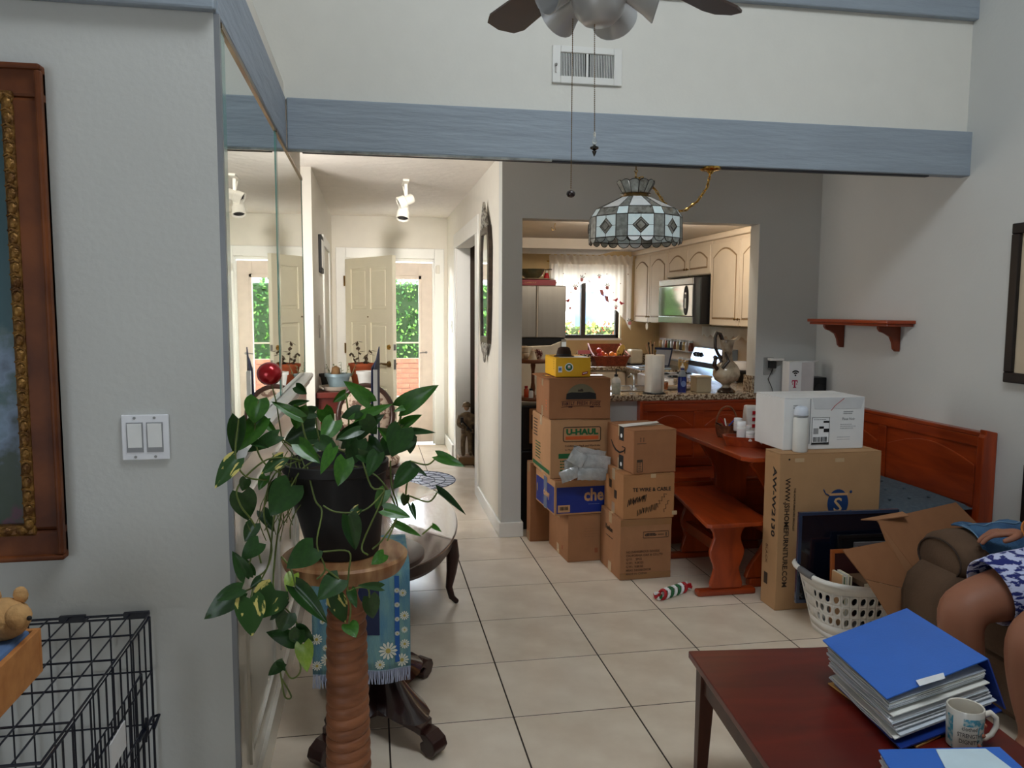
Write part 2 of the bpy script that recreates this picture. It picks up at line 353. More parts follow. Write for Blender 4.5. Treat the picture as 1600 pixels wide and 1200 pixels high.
for sd in (-1,1):
    MB().cyl((.84,sd*.021,.95),(.84,sd*.035,.95),.032,.03,16).tube([(.84,sd*.03,.95),(.84,sd*.06,.95),(.80,sd*.065,.95),(.74,sd*.06,.955),(.72,sd*.055,.945)],[.012,.012,.011,.009,.008],8).build('lever_handle',dbrass_m,t,smooth=50,world=False)
    MB().cyl((.84,sd*.021,1.12),(.84,sd*.034,1.12),.028,.024,14).build('deadbolt',brass_m,t,smooth=50,world=False)
MB().box(.9045,.907,-.013,.013,.90,1.0).box(.9045,.907,-.013,.013,1.09,1.15).build('latch_plate',steel_m,t,world=False)
for z in (.25,1.08,1.80): MB().box(-.016,.0,-.03,.02,z-.05,z+.05).cyl((-.012,-.026,z-.055),(-.012,-.026,z+.055),.008).build('hinge',dbrass_m,t,world=False)
MB().sph((.45,-.024,1.42),.008,8,6).build('peephole',dbrass_m,t,world=False)
t=thing('storm_door','beige storm door with full glass, closed beyond the open front door','door',(-.28,3.78,0))
sd_m=mat('pinkish beige metal',(216,200,186),.5)
b=MB().box(-.76,-.60,3.76,3.80,.02,2.02).box(.02,.185,3.76,3.80,.02,2.02).box(-.60,.02,3.76,3.80,1.84,2.02).box(-.60,.02,3.76,3.80,.02,.54)
b.box(-.63,-.60,3.752,3.76,.5,1.88).box(.02,.05,3.752,3.76,.5,1.88).box(-.63,.05,3.752,3.76,1.84,1.88).box(-.63,.05,3.752,3.76,.5,.54)
b.build('door_frame',sd_m,t,bevel=.003)
MB().box(-.60,.02,3.777,3.781,.54,1.84).build('glass_pane',glass_m,t)
MB().box(-.60,.02,3.770,3.79,1.13,1.145).build('glazing_bar',sd_m,t)
MB().tube([(.10,3.76,1.03),(.10,3.735,1.03),(.06,3.73,1.03),(.02,3.733,1.025)],.006,8).cyl((.10,3.76,1.03),(.10,3.75,1.03),.014).build('handle',steel_m,t,smooth=40)
MB().box(-.765,-.745,3.72,3.76,0,2.06).box(.17,.19,3.72,3.76,0,2.06).box(-.745,.17,3.72,3.76,2.03,2.06).build('stop',trim_m,t)
# kitchen window
win=struct('window_2',MB().box(1.42,2.22,3.29,3.42,1.180,1.20),trim_m)
fr=mat('dark bronze window frame',(64,58,54),.5)
MB().box(1.42,1.46,3.33,3.38,1.20,2.0).box(2.16,2.2,3.33,3.38,1.20,2.0).box(1.42,2.2,3.33,3.38,1.20,1.24).box(1.42,2.2,3.33,3.38,1.97,2.0).box(1.765,1.815,3.32,3.38,1.2,2.0).build('window_frame',fr,win)
MB().box(1.46,1.765,3.352,3.356,1.24,1.97).build('glass_pane',glass_m,win); MB().box(1.815,2.16,3.352,3.356,1.24,1.97).build('glass_pane',glass_m,win)
# ================================================================ outside
struct('ground',MB().box(-14,16,3.68,30,-.16,-.06),mat('pale patio concrete',(150,144,136),.8,var=.05))
def foliage(name,label,cat,x0,x1,y0,y1,z0,z1,n,cols,size=.07,parent=None,extra=None):
    rnd=random.Random(n); root=thing(name,label,cat,((x0+x1)/2,(y0+y1)/2,z0))
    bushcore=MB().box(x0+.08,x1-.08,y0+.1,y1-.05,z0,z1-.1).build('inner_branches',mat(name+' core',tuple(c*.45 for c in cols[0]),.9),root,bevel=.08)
    for ci,c in enumerate(cols):
        b=MB()
        for k in range(n//len(cols)):
            p=Vector((rnd.uniform(x0,x1),rnd.uniform(y0,y0+.22) if rnd.random()<.8 else rnd.uniform(y0,y1),rnd.uniform(z0,z1)))
            q=Quaternion((rnd.uniform(-1,1),rnd.uniform(-1,1),rnd.uniform(-1,1),rnd.uniform(-1,1))).normalized().to_matrix()
            s=size*rnd.uniform(.6,1.2)
            b.add([p+q@Vector(v)*s for v in ((-.5,0,0),(0,-.28,.05),(.5,0,0),(0,.28,.05))],[(0,1,2,3)])
        b.build('foliage',mat(name+' leaf %d'%ci,c,.6,var=.15,scale=3),root,kind='stuff')
    return root
foliage('clipped_hedge','bright green clipped hedge across the porch beyond the storm door','hedge',-2.6,2.2,7.2,7.7,.0,2.0,9000,[(62,104,34),(86,128,46),(44,84,28)])
bw=thing('brick_wall','low orange brick porch wall below the hedge','wall',(-.6,6.4,-.06))
rnd=random.Random(3); bm_=mat('orange brick',(122,66,46),.85,rgb2=(140,84,62),scale=6,bump=.3)
me0=MB().box(0,.21,0,.1,0,.062).build('brick',bm_,bw,world=False)
k=0
for r in range(12):
    for c in range(11):
        x=-1.5+c*.22+(r%2)*.11
        if r==0 and c==0: me0.location=(x-(-.6),0,0); continue
        o=me0.copy(); COL.objects.link(o); o.location=(x+.6,rnd.uniform(-.004,.004),r*.072)
MB().box(-1.5,1.0,6.41,6.49,-.06,.80).build('mortar',mat('mortar',(110,96,84),.9),bw)
t=thing('neighbour_house','white clapboard house with pale roof seen past the hedge and kitchen window','house',(3.5,17,-.06))
hs=mat('white siding',(236,236,234),.7,var=.01); b=MB()
for k in range(20): b.add([(-7,17,k*.16-.06),(12,17,k*.16-.06),(12,17.03,k*.16+.10),(-7,17.03,k*.16+.10)],[(0,1,2,3)]).box(-7,12,17.0,17.03,k*.16-.06,k*.16-.045)
b.build('siding',hs,t); MB().box(-7,12,17.04,21,-.06,3.1).build('wall_body',hs,t)
MB().prism([(16.5,3.1),(21.5,3.1),(19,4.4)],'x',-7.4,12.4).build('roof',mat('pale grey roof',(190,188,184),.8),t)
for x in (1.6,5.2,7.6):
    w_=MB().box(x,x+1.1,16.96,17.02,.9,2.1).build('house_window',trim_m,t); MB().box(x+.08,x+1.02,16.95,16.965,.98,2.02).build('pane',mat('blue pane %g'%x,(92,120,150),.1),w_)
t=thing('parked_car','white car parked beyond the kitchen window','car',(6.2,13.0,-.06),.1)
cb=MB().prism([(-2.1,.3),(2.1,.3),(2.15,.75),(1.5,.92),(.9,1.0),(.45,1.42),(-1.0,1.42),(-1.7,.98),(-2.15,.85)],'y',-.85,.85); cb.build('car_body',mat('white car paint',(230,234,240),.25,coat=.5),t,world=False,bevel=.06)
MB().prism([(.8,1.0),(.4,1.36),(-.9,1.36),(-1.5,1.0)],'y',-.86,.86).build('car_windows',mat('dark car glass',(40,50,62),.1),t,world=False)
for sx in (-1.35,1.35):
    for sy in (-.86,.70): MB().cyl((sx,sy,.32),(sx,sy+.16,.32),.32,n=20).build('wheel',blackpl_m,t,world=False)
foliage('flowering_bush','yellow green bush with red flowers outside the kitchen window','bush',2.0,4.6,6.4,7.2,-.06,1.35,3600,[(110,130,56),(140,140,70),(190,84,60),(84,110,48)],.09)
# ================================================================ upper wall: vent, chandelier, ceiling fan
t=thing('air_vent','white wall register with fine upright louvres high above the grey beam','vent',(.51,-1.335,2.57))
MB().box(.345,.385,-1.345,-1.331,2.575,2.745).box(.645,.685,-1.345,-1.331,2.575,2.745).box(.385,.645,-1.345,-1.331,2.715,2.745).box(.385,.645,-1.345,-1.331,2.575,2.608).box(.508,.520,-1.345,-1.331,2.608,2.715).build('frame',trim_m,t,bevel=.003)
MB().box(.385,.645,-1.3325,-1.3305,2.6,2.72).build('dark_opening',black_m,t)
b=MB()
for k in range(34):
    x=.389+k*.0078
    if .504<x<.523: continue
    b.box(x,x+.0030,-1.3385,-1.333,2.608,2.715)
b.build('louvres',trim_m,t,kind='stuff')
MB().box(.358,.364,-1.352,-1.345,2.62,2.66).sph((.361,-1.352,2.655),.007,8,6).build('damper_lever',steel_m,t)
LX,LY=.772,-1.32
def pane_mat(n,c,c2=None,tr=.25): return mat(n,c,.15,scale=40,rgb2=c2,trans=tr,coat=.3)
pw=pane_mat('milky white glass',(236,238,236),(246,246,244),0); pb=pane_mat('pale blue glass',(220,236,236),(232,242,240),0); pg=pane_mat('grey ripple glass',(150,150,142),(196,198,190),.5); pc=pane_mat('bevelled clear glass',(200,200,190),(150,146,136),.6)
t=thing('chandelier','leaded glass pendant lamp with diamond panels hanging on a brass chain from the beam','lamp',(LX,LY,1.80))
NP=8
def ring(rw,z):
    pts=[]
    for k in range(NP):
        a0=2*PI*k/NP-1.78
        for d in (-.27,.27): pts.append((LX+rw*math.cos(a0+d),LY+rw*math.sin(a0+d),z))
    return pts
came=MB()
rows=[(.228,1.855),(.226,1.957),(.200,1.995),(.072,2.058)]
R_=[ring(*r) for r in rows]
for ri in range(3):
    A,B=R_[ri],R_[ri+1]
    for k in range(16):
        j=(k+1)%16; q=[A[k],A[j],B[j],B[k]]
        wide=k%2==0
        m=(pb if wide else pg) if ri==0 else ((pc if wide else pb) if ri==1 else (pw if wide else pg))
        if ri==0 and wide:
            c=[Vector(p) for p in q]; mid=sum(c,Vector())/4; r_=(c[1]-c[0])*.5; u_=(c[3]-c[0])*.5
            D=[mid+r_*.62,mid+u_*.72,mid-r_*.62,mid-u_*.72]; E=[mid+r_,mid+u_,mid-r_,mid-u_]
            cc=[c[2],c[3],c[0],c[1]]
            for n_ in range(4):
                e0,e1,d0,d1=E[n_],E[(n_+1)%4],D[n_],D[(n_+1)%4]
                MB().plate([e0,cc[[0,1,2,3][n_]] ,e1,d1,d0],.003).build('pane',pb,t)
                came.tube([d0,d1],.003,4); came.tube([e0,d0],.0025,4)
            D2=[mid+(d-mid)*.62 for d in D]; out=(mid-Vector((LX,LY,mid.z))).normalized()*.008
            MB().add([tuple(p) for p in D]+[tuple(p+out) for p in D2],[(0,1,5,4),(1,2,6,5),(2,3,7,6),(3,0,4,7),(4,5,6,7)]).build('pane',pc,t,label='bevelled diamond pane')
            for n_ in range(4): came.tube([D2[n_]+out,D2[(n_+1)%4]+out],.002,4)
        else: MB().plate(q,.003).build('pane',m,t)
        came.tube([A[k],B[k]],.003,4); came.tube([B[k],B[j]],.003,4)
for k in range(16):
    a0,a1=Vector(R_[0][k]),Vector(R_[0][(k+1)%16]); n_=2 if k%2==0 else 1
    for i in range(n_):
        p=a0.lerp(a1,i/n_); q=a0.lerp(a1,(i+1)/n_); d=Vector((0,0,-.022 if n_==2 else -.022))
        arc=[p.lerp(q,s_/6)+d*math.sin(PI*s_/6)**.55 for s_ in range(7)]
        MB().plate(arc,.003).build('pane',(pg if k%4 else pw) if n_==2 else pg,t); came.tube(arc,.0025,4)
came.tube(R_[0],.0035,4,closed=True)
for k in range(12):
    a0,a1=2*PI*k/12-.13,2*PI*(k+1)/12-.13
    p=[Vector((LX+.058*math.cos(a0),LY+.058*math.sin(a0),2.072)),Vector((LX+.058*math.cos(a1),LY+.058*math.sin(a1),2.072)),Vector((LX+.092*math.cos(a1),LY+.092*math.sin(a1),2.128)),Vector((LX+.092*math.cos(a0),LY+.092*math.sin(a0),2.128))]
    top=[p[2].lerp(p[3],s_/5)+Vector((0,0,.009*math.sin(PI*s_/5))) for s_ in range(6)]
    MB().plate([p[0],p[1]]+top,.003).build('pane',pg if k%3 else pc,t); came.tube([p[0],p[3]],.0028,4); came.tube(top,.0028,4)
came.build('lead_came',lead_m,t)
MB().lathe([(.074,0),(.076,.006),(.060,.010),(.060,.018),(.074,.020)],(LX,LY,2.056),24).build('cap_band',dbrass_m,t,smooth=40)
MB().cyl((LX,LY,1.93),(LX,LY,2.16),.006).cyl((LX,LY,1.90),(LX,LY,1.97),.02).build('stem',dbrass_m,t)
for a in (.4,2.5,4.6): MB().cyl((LX,LY,1.95),(LX+.07*math.cos(a),LY+.07*math.sin(a),1.93),.008).sph((LX+.09*math.cos(a),LY+.09*math.sin(a),1.92),.026,10,8).build('bulb',whitepl_m,t,smooth=60)
def chain(pts,r=.009,th=.0018):
    b=MB(); L=[0]
    for i in range(1,len(pts)): L.append(L[-1]+(pts[i]-pts[i-1]).length)
    n=int(L[-1]/(r*1.5)); 
    for k in range(n):
        d=L[-1]*(k+.5)/n; i=max(j for j in range(len(L)-1) if L[j]<=d); c=pts[i].lerp(pts[i+1],(d-L[i])/(L[i+1]-L[i]+1e-9)); tdir=(pts[i+1]-pts[i]).normalized(); s1=tdir.orthogonal().normalized(); 
        if k%2: s1=tdir.cross(s1)
        b.tube([c+tdir*r*math.cos(a)+s1*r*.55*math.sin(a) for a in [2*PI*q/8 for q in range(8)]],th,4,closed=True)
    return b
chain([Vector((LX,LY,2.16)),Vector((LX,LY,2.192))],.010).build('chain',brass_m,t)
MB().tube([(LX,LY,2.215),(LX,LY,2.195),(LX+.008,LY,2.186),(LX,LY,2.178),(LX-.008,LY,2.186)],.003,6).build('ceiling_hook',dbrass_m,t)
CX,CY=1.155,-1.325
sw=[Vector((LX+.03,LY,2.155)),Vector((LX+.10,LY,2.10)),Vector((LX+.15,LY,2.035)),Vector((LX+.20,LY,1.995)),Vector((LX+.26,LY,2.005)),Vector((LX+.32,LY,2.05)),Vector((LX+.37,LY,2.12)),Vector((CX,CY,2.19))]
chain([Vector((LX,LY,2.15))]+sw,.012,.0024).build('swag_chain',brass_m,t)
MB().tube([Vector((LX,LY,2.13))]+sw,.0018,5).build('cord',dbrass_m,t)
MB().lathe([(.052,0),(.052,-.008),(.044,-.014),(.018,-.018),(.010,-.03),(.001,-.032)],(CX,CY,2.2145),24).build('canopy',brass_m,t,smooth=40)
# fan
FX,FY=.10,-2.95
t=thing('ceiling_fan','ceiling fan with brushed metal bell shades and two pull chains, at the top edge','fan',(FX,FY,2.22))
fm=mat('brushed nickel',(196,196,196),.32,metal=.35)
MB().cyl((FX,FY,2.62),(FX,FY,4.3),.013).build('down_rod',fm,t)
MB().lathe([(.02,.42),(.10,.40),(.125,.34),(.125,.26),(.09,.22),(.06,.20),(.06,.17)],(FX,FY,2.2),28).build('motor_housing',fm,t,smooth=40)
MB().lathe([(.004,.015),(.04,.018),(.062,.04),(.075,.08),(.07,.15),(.05,.18)],(FX,FY,2.255),24).build('light_hub',fm,t,smooth=50)
for k,a in enumerate((-2.85,-.25,1.0,2.1)):
    d=Vector((math.cos(a),math.sin(a),-.30)).normalized(); p=Vector((FX,FY,2.37))+Vector((math.cos(a),math.sin(a),0))*.05
    Mx=Matrix.Translation(p)@d.to_track_quat('Z','Y').to_matrix().to_4x4()
    MB().lathe([(.02,0),(.030,.02),(.040,.05),(.052,.085),(.066,.115),(.064,.117),(.050,.087),(.037,.05),(.026,.022),(.015,.004)],n=24,M=Mx,caps=False).build('bell_shade',fm,t,smooth=60)
    MB().sph((0,0,.06),.026,10,8,(1,1,1.3),Mx).build('bulb',mat('bulb %d'%k,(214,226,246),.3),t,smooth=60)
bl=mat('dark fan blade',(70,52,44),.45,scale=4,stretch=(1,6,1))
for k in range(5):
    a=math.radians(105)+2*PI*k/5; Mx=Matrix.Translation((FX,FY,2.46))@Matrix.Rotation(a,4,'Z')@Matrix.Rotation(.2,4,'X')
    MB().prism([(.17,-.045),(.58,-.065),(.63,-.05),(.65,0),(.63,.05),(.58,.065),(.17,.045)],'z',-.004,.004,Mx).build('blade',bl,t)
    MB().box(.09,.22,-.018,.018,-.012,-.004,Mx).build('blade_arm',fm,t)
for (u0,v0,u1,v1,lab) in ((895,30,892,296,0),(929,28,929,206,1)):
    p0=at('y',FY,u0,v0);p1=at('y',FY,u1,v1); b=MB(); n=int((p0-p1).length/.0052)
    for i in range(n):
        b.sph(p0.lerp(p1,i/n),.0019,5,3)
    b.tube([p0,p1],.0008,4)
    b.build('pull_chain',dbrass_m,t)
    if lab==0: MB().sph(p1+Vector((0,0,-.012)),.0125,14,10,(1,1,.8)).build('pull_knob',mat('dark wood knob',(34,14,14),.25,coat=.5),t,smooth=60)
    else:
        q=p1; MB().lathe([(.002,0),(.004,-.004),(.003,-.012),(.007,-.026),(.005,-.033),(.001,-.034)],q,14).build('pull_crystal',mat('clear crystal',(235,240,240),.05,trans=.8),t,smooth=60)
        MB().lathe([(.002,-.034),(.012,-.040),(.0125,-.044),(.002,-.05)],q,16).lathe([(.007,-.051),(.004,-.058),(.001,-.065)],q,12).build('pull_pendant',mat('black crystal',(16,12,16),.08,coat=1),t,smooth=40)
# ================================================================ left foreground wall
t=thing('landscape_painting','large landscape oil painting in a brown and gilt carved frame, left edge','painting',(-1.8,-2.973,.9))
wf=mat('brown frame wood',(124,68,32),.5,scale=6,rgb2=(84,42,20),bump=.2,spec=.3); gf=mat('antique gilt',(148,108,52),.38,metal=.55,rgb2=(92,58,26),scale=40,bump=.4)
x1,x0,z0,z1=-1.255,-2.35,.895,2.075
b=MB()
for (a0,a1,c0,c1) in ((x0,x1,z1-.075,z1),(x0,x1,z0,z0+.075),(x0,x0+.075,z0+.075,z1-.075),(x1-.075,x1,z0+.075,z1-.075)): b.box(a0,a1,-3.0,-2.972,c0,c1)
b.build('outer_frame',wf,t,bevel=.008)
b=MB()
for (a0,a1,c0,c1) in ((x0,x1,z1-.014,z1),(x0,x1,z0,z0+.014),(x0,x0+.014,z0+.014,z1-.014),(x1-.014,x1,z0+.014,z1-.014)): b.box(a0,a1,-3.012,-2.975,c0,c1)
b.build('outer_moulding',wf,t,bevel=.005)
b=MB(); i0,i1,k0,k1=x0+.062,x1-.062,z0+.062,z1-.062
for (a0,a1,c0,c1) in ((i0,i1,k1-.028,k1),(i0,i1,k0,k0+.028),(i0,i0+.028,k0+.028,k1-.028),(i1-.028,i1,k0+.028,k1-.028)): b.box(a0,a1,-3.005,-2.974,c0,c1)
b.build('gilt_frame',gf,t,bevel=.006)
b=MB()
for k in range(30):
    z=k0+.03+k*(k1-k0-.06)/29
    b.sph((i1-.014,-3.006,z),.012,8,6,(.9,.5,1.25)); b.tube([(i1-.026,-3.004,z+.018),(i1-.014,-3.012,z+.022),(i1-.002,-3.004,z+.014)],.003,5)
for k in range(26):
    x=i0+.03+k*(i1-i0-.06)/25
    b.sph((x,-3.006,k0+.014),.012,8,6,(1.25,.5,.9)); b.sph((x,-3.006,k1-.014),.012,8,6,(1.25,.5,.9))
b.build('carved_leaf_border',gf,t,smooth=60)
m=mat('painted landscape',(60,70,50),.45); nt=m.node_tree; bs=nt.nodes['Principled BSDF']; tcn=nt.nodes.new('ShaderNodeTexCoord'); sp=nt.nodes.new('ShaderNodeSeparateXYZ'); nt.links.new(tcn.outputs['Object'],sp.inputs[0])
nn=nt.nodes.new('ShaderNodeTexNoise'); nn.inputs['Scale'].default_value=9; nn.inputs['Detail'].default_value=8; nt.links.new(tcn.outputs['Object'],nn.inputs[0])
ad=nt.nodes.new('ShaderNodeMath'); ad.operation='MULTIPLY_ADD'; ad.inputs[1].default_value=.9; nt.links.new(nn.outputs[0],ad.inputs[0]); nt.links.new(sp.outputs[2],ad.inputs[2])
cr=nt.nodes.new('ShaderNodeValToRGB'); nt.links.new(ad.outputs[0],cr.inputs[0]); nt.links.new(cr.outputs[0],bs.inputs['Base Color'])
es=cr.color_ramp.elements; es[0].position=.42; es[0].color=(.03,.04,.04,1); es[1].position=1.0; es[1].color=(.03,.10,.12,1)
for p_,c_ in ((.50,(.10,.03,.05)),(.56,(.03,.05,.025)),(.72,(.04,.06,.04)),(.78,(.12,.16,.22)),(.85,(.20,.28,.40)),(.93,(.09,.15,.16))):
    e=es.new(p_); e.color=c_+(1,)
I=MB().box(i0+.026,i1-.026,-2.984,-2.976,k0+.026,k1-.026).build('canvas',m,t)
t=thing('light_switch','white double rocker light switch plate on the grey wall','switch',(-1.065,-2.972,1.13))
MB().box(-1.121,-1.010,-2.978,-2.971,1.133,1.247).build('face_plate',mat('switch plate white',(236,236,240),.35),t,bevel=.002)
for x in (-1.090,-1.043):
    MB().box(x-.0195,x+.0195,-2.9795,-2.977,1.153,1.228).build('rocker_frame',mat('grey gap %g'%x,(150,150,152),.5),t)
    MB().add([(x-.0165,-2.979,1.156),(x+.0165,-2.979,1.156),(x+.0165,-2.983,1.225),(x-.0165,-2.983,1.225),(x-.0165,-2.9765,1.156),(x+.0165,-2.9765,1.156),(x+.0165,-2.9765,1.225),(x-.0165,-2.9765,1.225)],[(0,1,2,3),(4,7,6,5),(0,4,5,1),(3,2,6,7),(0,3,7,4),(1,5,6,2)]).build('rocker',mat('rocker %g'%x,(240,240,238),.3),t)
    for z in (1.141,1.239): MB().cyl((x,-2.9775,z),(x,-2.9795,z),.0035,n=10).build('screw',grey_m,t)
# wire dog crate
t=thing('dog_crate','black wire dog crate in the lower left corner','crate',(-1.6,-3.3,0))
X0,X1,Y0,Y1,ZT=-2.15,-1.07,-3.66,-2.99,.74
def panel(name,o,a,b_,na,nb,r=.0021,edge=.0034,skip=()):
    o,a,b_=Vector(o),Vector(a),Vector(b_); q=MB()
    for i in range(1,na): q.cyl(o+a*i/na,o+a*i/na+b_,r,n=5)
    for i in range(1,nb): q.cyl(o+b_*i/nb,o+b_*i/nb+a,r*1.15,n=5)
    q.tube([o,o+a,o+a+b_,o+b_],edge,6,closed=True)
    return q.build(name,blackwire_m,t)
panel('top_panel',(X0,Y0,ZT),(X1-X0,0,0),(0,Y1-Y0,0),23,5)
panel('back_panel',(X0,Y1,.02),(X1-X0,0,0),(0,0,ZT-.03),23,5)
panel('front_panel',(X0,Y0,.02),(X1-X0,0,0),(0,0,ZT-.03),23,5)
panel('end_panel',(X1,Y0,.02),(0,Y1-Y0,0),(0,0,ZT-.03),14,5)
panel('end_panel',(X0,Y0,.02),(0,Y1-Y0,0),(0,0,ZT-.03),14,5)
panel('door_panel',(X1+.012,Y0+.10,.10),(0,.44,0),(0,0,.54),10,4,.0022,.0032)
MB().box(X0,X1,Y0,Y1,.012,.03).build('floor_tray',blackpl_m,t)
for (y,z) in ((-3.12,.50),(-3.12,.24)):
    MB().tube([(X1+.016,y-.05,z),(X1+.016,y+.06,z),(X1+.03,y+.07,z),(X1+.03,y+.02,z-.01)],.004,6).tube([(X1+.016,y,z-.03),(X1+.02,y,z+.03)],.004,6).build('latch',blackwire_m,t)
for x in (-1.1,-1.25,-1.45): MB().box(x-.03,x+.03,Y1-.006,Y1+.006,ZT-.007,ZT+.006).build('hinge_clip',blackwire_m,t)
MB().box(X1+.018,X1+.021,-3.38,-3.28,.55,.61).build('paper_label',mat('white paper tag',(214,214,214),.6),t)
cr_=thing('wooden_crate','orange wooden crate holding tan stuffed toys on top of the dog crate','crate',(-1.20,-3.30,ZT+.005),0)
wc=mat('orange crate board',(186,118,62),.6,scale=4,rgb2=(206,140,80),stretch=(1,6,6))
for (a,lab) in (((-.28,0,-.012,0,0,.095),'board'),((-.28,0,-.42,-.408,0,.095),'board'),((-.012,0,-.408,-.012,0,.095),'board'),((-.28,-.268,-.408,-.012,0,.095),'board'),((-.268,-.012,-.408,-.012,0,.01),'bottom')):
    MB().box(*a).build(lab,wc,cr_,world=False,bevel=.002)
MB().box(-.266,-.014,-.405,-.014,.012,.10).build('blue_liner',mat('blue cloth liner',(96,124,168),.9,bump=.3),cr_,world=False,bevel=.01)
tm_=mat('tan plush',(206,160,106),.95,var=.12,scale=30,bump=.5,bscale=90)
for k,(x,y,z,lab) in enumerate(((-1.245,-3.36,.885,'tan plush toy with ears, topmost in the wooden crate on the dog crate'),(-1.25,-3.50,.880,'tan plush toy nearest the front board of the crate'),(-1.39,-3.43,.88,'tan plush toy at the far left of the crate'))):
    s=thing('plush_toy',lab,'toy',(x,y,z),group='plush toys in the wooden crate')
    MB().sph((x,y,z),.05,12,9,(1,.9,.85)).sph((x+.035,y-.02,z+.01),.026,10,8).build('body',tm_,s,smooth=70)
    for d in (-.02,.03): MB().sph((x+d,y+.01,z+.045),.015,8,6,(1,.7,1.2)).build('ear',tm_,s,smooth=70)
    MB().sph((x+.062,y-.035,z+.012),.005,8,6).build('nose',black_m,s,smooth=70)
# ================================================================ hall
t=thing('wall_mirror_frame','narrow ornate dark framed mirror with carved white crest on hall right wall','mirror',(.31,.62,1.17))
fpts=[(.44,1.27),(.80,1.27),(.84,1.5),(.86,1.95),(.80,2.10),(.44,2.10),(.38,1.95),(.40,1.5)]
dkf=mat('dark carved frame',(44,34,28),.35,rgb2=(70,56,44),scale=30,bump=.3)
ipts=[(.62+(a-.62)*.72,1.68+(z-1.68)*.88) for a,z in fpts]
n_=len(fpts); vs=[(.300,a,z) for a,z in fpts]+[(.300,a,z) for a,z in ipts]+[(.330,a,z) for a,z in fpts]+[(.312,a,z) for a,z in ipts]
fs=[]
for i in range(n_): j=(i+1)%n_; fs+=[(i,j,n_+j,n_+i),(i,2*n_+i,2*n_+j,j),(n_+i,n_+j,3*n_+j,3*n_+i),(2*n_+i,3*n_+i,3*n_+j,2*n_+j)]
MB().add(vs,fs).build('frame',dkf,t,bevel=.004)
MB().prism([(a,z) for a,z in ipts],'x',.311,.316).build('mirror_glass',mirror_m,t)
cw=mat('silvered carving',(190,186,176),.35,metal=.3,rgb2=(70,62,54),scale=50,bump=.5)
b=MB()
for (y,z,r) in ((.62,2.22,.03),(.62,2.17,.05),(.55,2.14,.045),(.69,2.14,.045),(.50,2.11,.03),(.74,2.11,.03),(.62,2.26,.018)): b.sph((.306,y,z),r,10,8,(.35,1,1.1))
b.tube([(.305,.5,2.10),(.302,.54,2.17),(.302,.62,2.27),(.302,.70,2.17),(.305,.74,2.10)],.011,6); b.build('crest',cw,t,smooth=60)
b=MB()
for (y,z,r) in ((.62,1.16,.03),(.62,1.21,.045),(.55,1.23,.04),(.69,1.23,.04),(.48,1.26,.03),(.76,1.26,.03)): b.sph((.308,y,z),r,10,8,(.35,1,1.2))
b.build('lower_crest',cw,t,smooth=60)
t=thing('track_spotlight','white ceiling spotlight with two swivelling cans in the hall','spotlight',(-.22,1.28,2.2))
sw_=mat('cream enamel',(214,208,196),.4)
MB().box(-.25,-.20,1.15,1.40,2.49,2.509).build('ceiling_track',sw_,t,bevel=.003)
MB().box(-.235,-.210,1.27,1.31,2.36,2.49).tube([(-.222,1.29,2.37),(-.235,1.28,2.42),(-.245,1.28,2.47)],.005,6).build('arm',sw_,t,bevel=.003)
for (p,d,l) in (((-.20,1.29,2.37),(-.8,-.1,-.35),.13),((-.24,1.31,2.31),(-.1,-.35,-.9),.14)):
    d=Vector(d).normalized(); Mx=Matrix.Translation(Vector(p)-d*.04)@d.to_track_quat('Z','Y').to_matrix().to_4x4()
    MB().lathe([(.03,0),(.04,.012),(.042,l*.5),(.05,l*.55),(.052,l),(.046,l),(.044,l*.6)],n=24,M=Mx).build('lamp_can',sw_,t,smooth=40)
    MB().lathe([(.043,l*.62),(.043,l*.9)],n=20,M=Mx).build('dark_baffle',black_m,t)
t=thing('hall_picture','small black framed picture on the left hall wall near the front door','picture',(-.90,1.55,1.86))
MB().box(-.909,-.885,1.42,1.72,1.80,2.10).build('frame',black_m,t,bevel=.004); MB().box(-.886,-.882,1.45,1.69,1.84,2.06).build('print',whitepl_m,t)
t=thing('ornate_switch','scrolled pale switch plate on the left hall wall','switch',(-.90,1.38,1.33))
MB().prism([(1.34,1.28),(1.42,1.28),(1.44,1.36),(1.42,1.46),(1.34,1.46),(1.32,1.36)],'x',-.909,-.900).build('face_plate',sw_,t,bevel=.003); MB().box(-.900,-.892,1.375,1.385,1.35,1.38).build('toggle',sw_,t)
t=thing('door_chime_sensor','small cream box sensor on the door casing','sensor',(.23,3.655,1.93)); MB().box(.205,.245,3.64,3.659,1.90,1.99).build('case',sw_,t,bevel=.004); MB().box(.196,.203,3.64,3.659,1.91,1.98).build('magnet',sw_,t)
t=thing('hall_switch','white switch on the hall wall between front door and doorway','switch',(.325,3.2,1.3)); MB().box(.325,.331,3.16,3.24,1.27,1.39).build('face_plate',whitepl_m,t,bevel=.002); MB().box(.318,.325,3.19,3.21,1.31,1.35).build('toggle',whitepl_m,t)
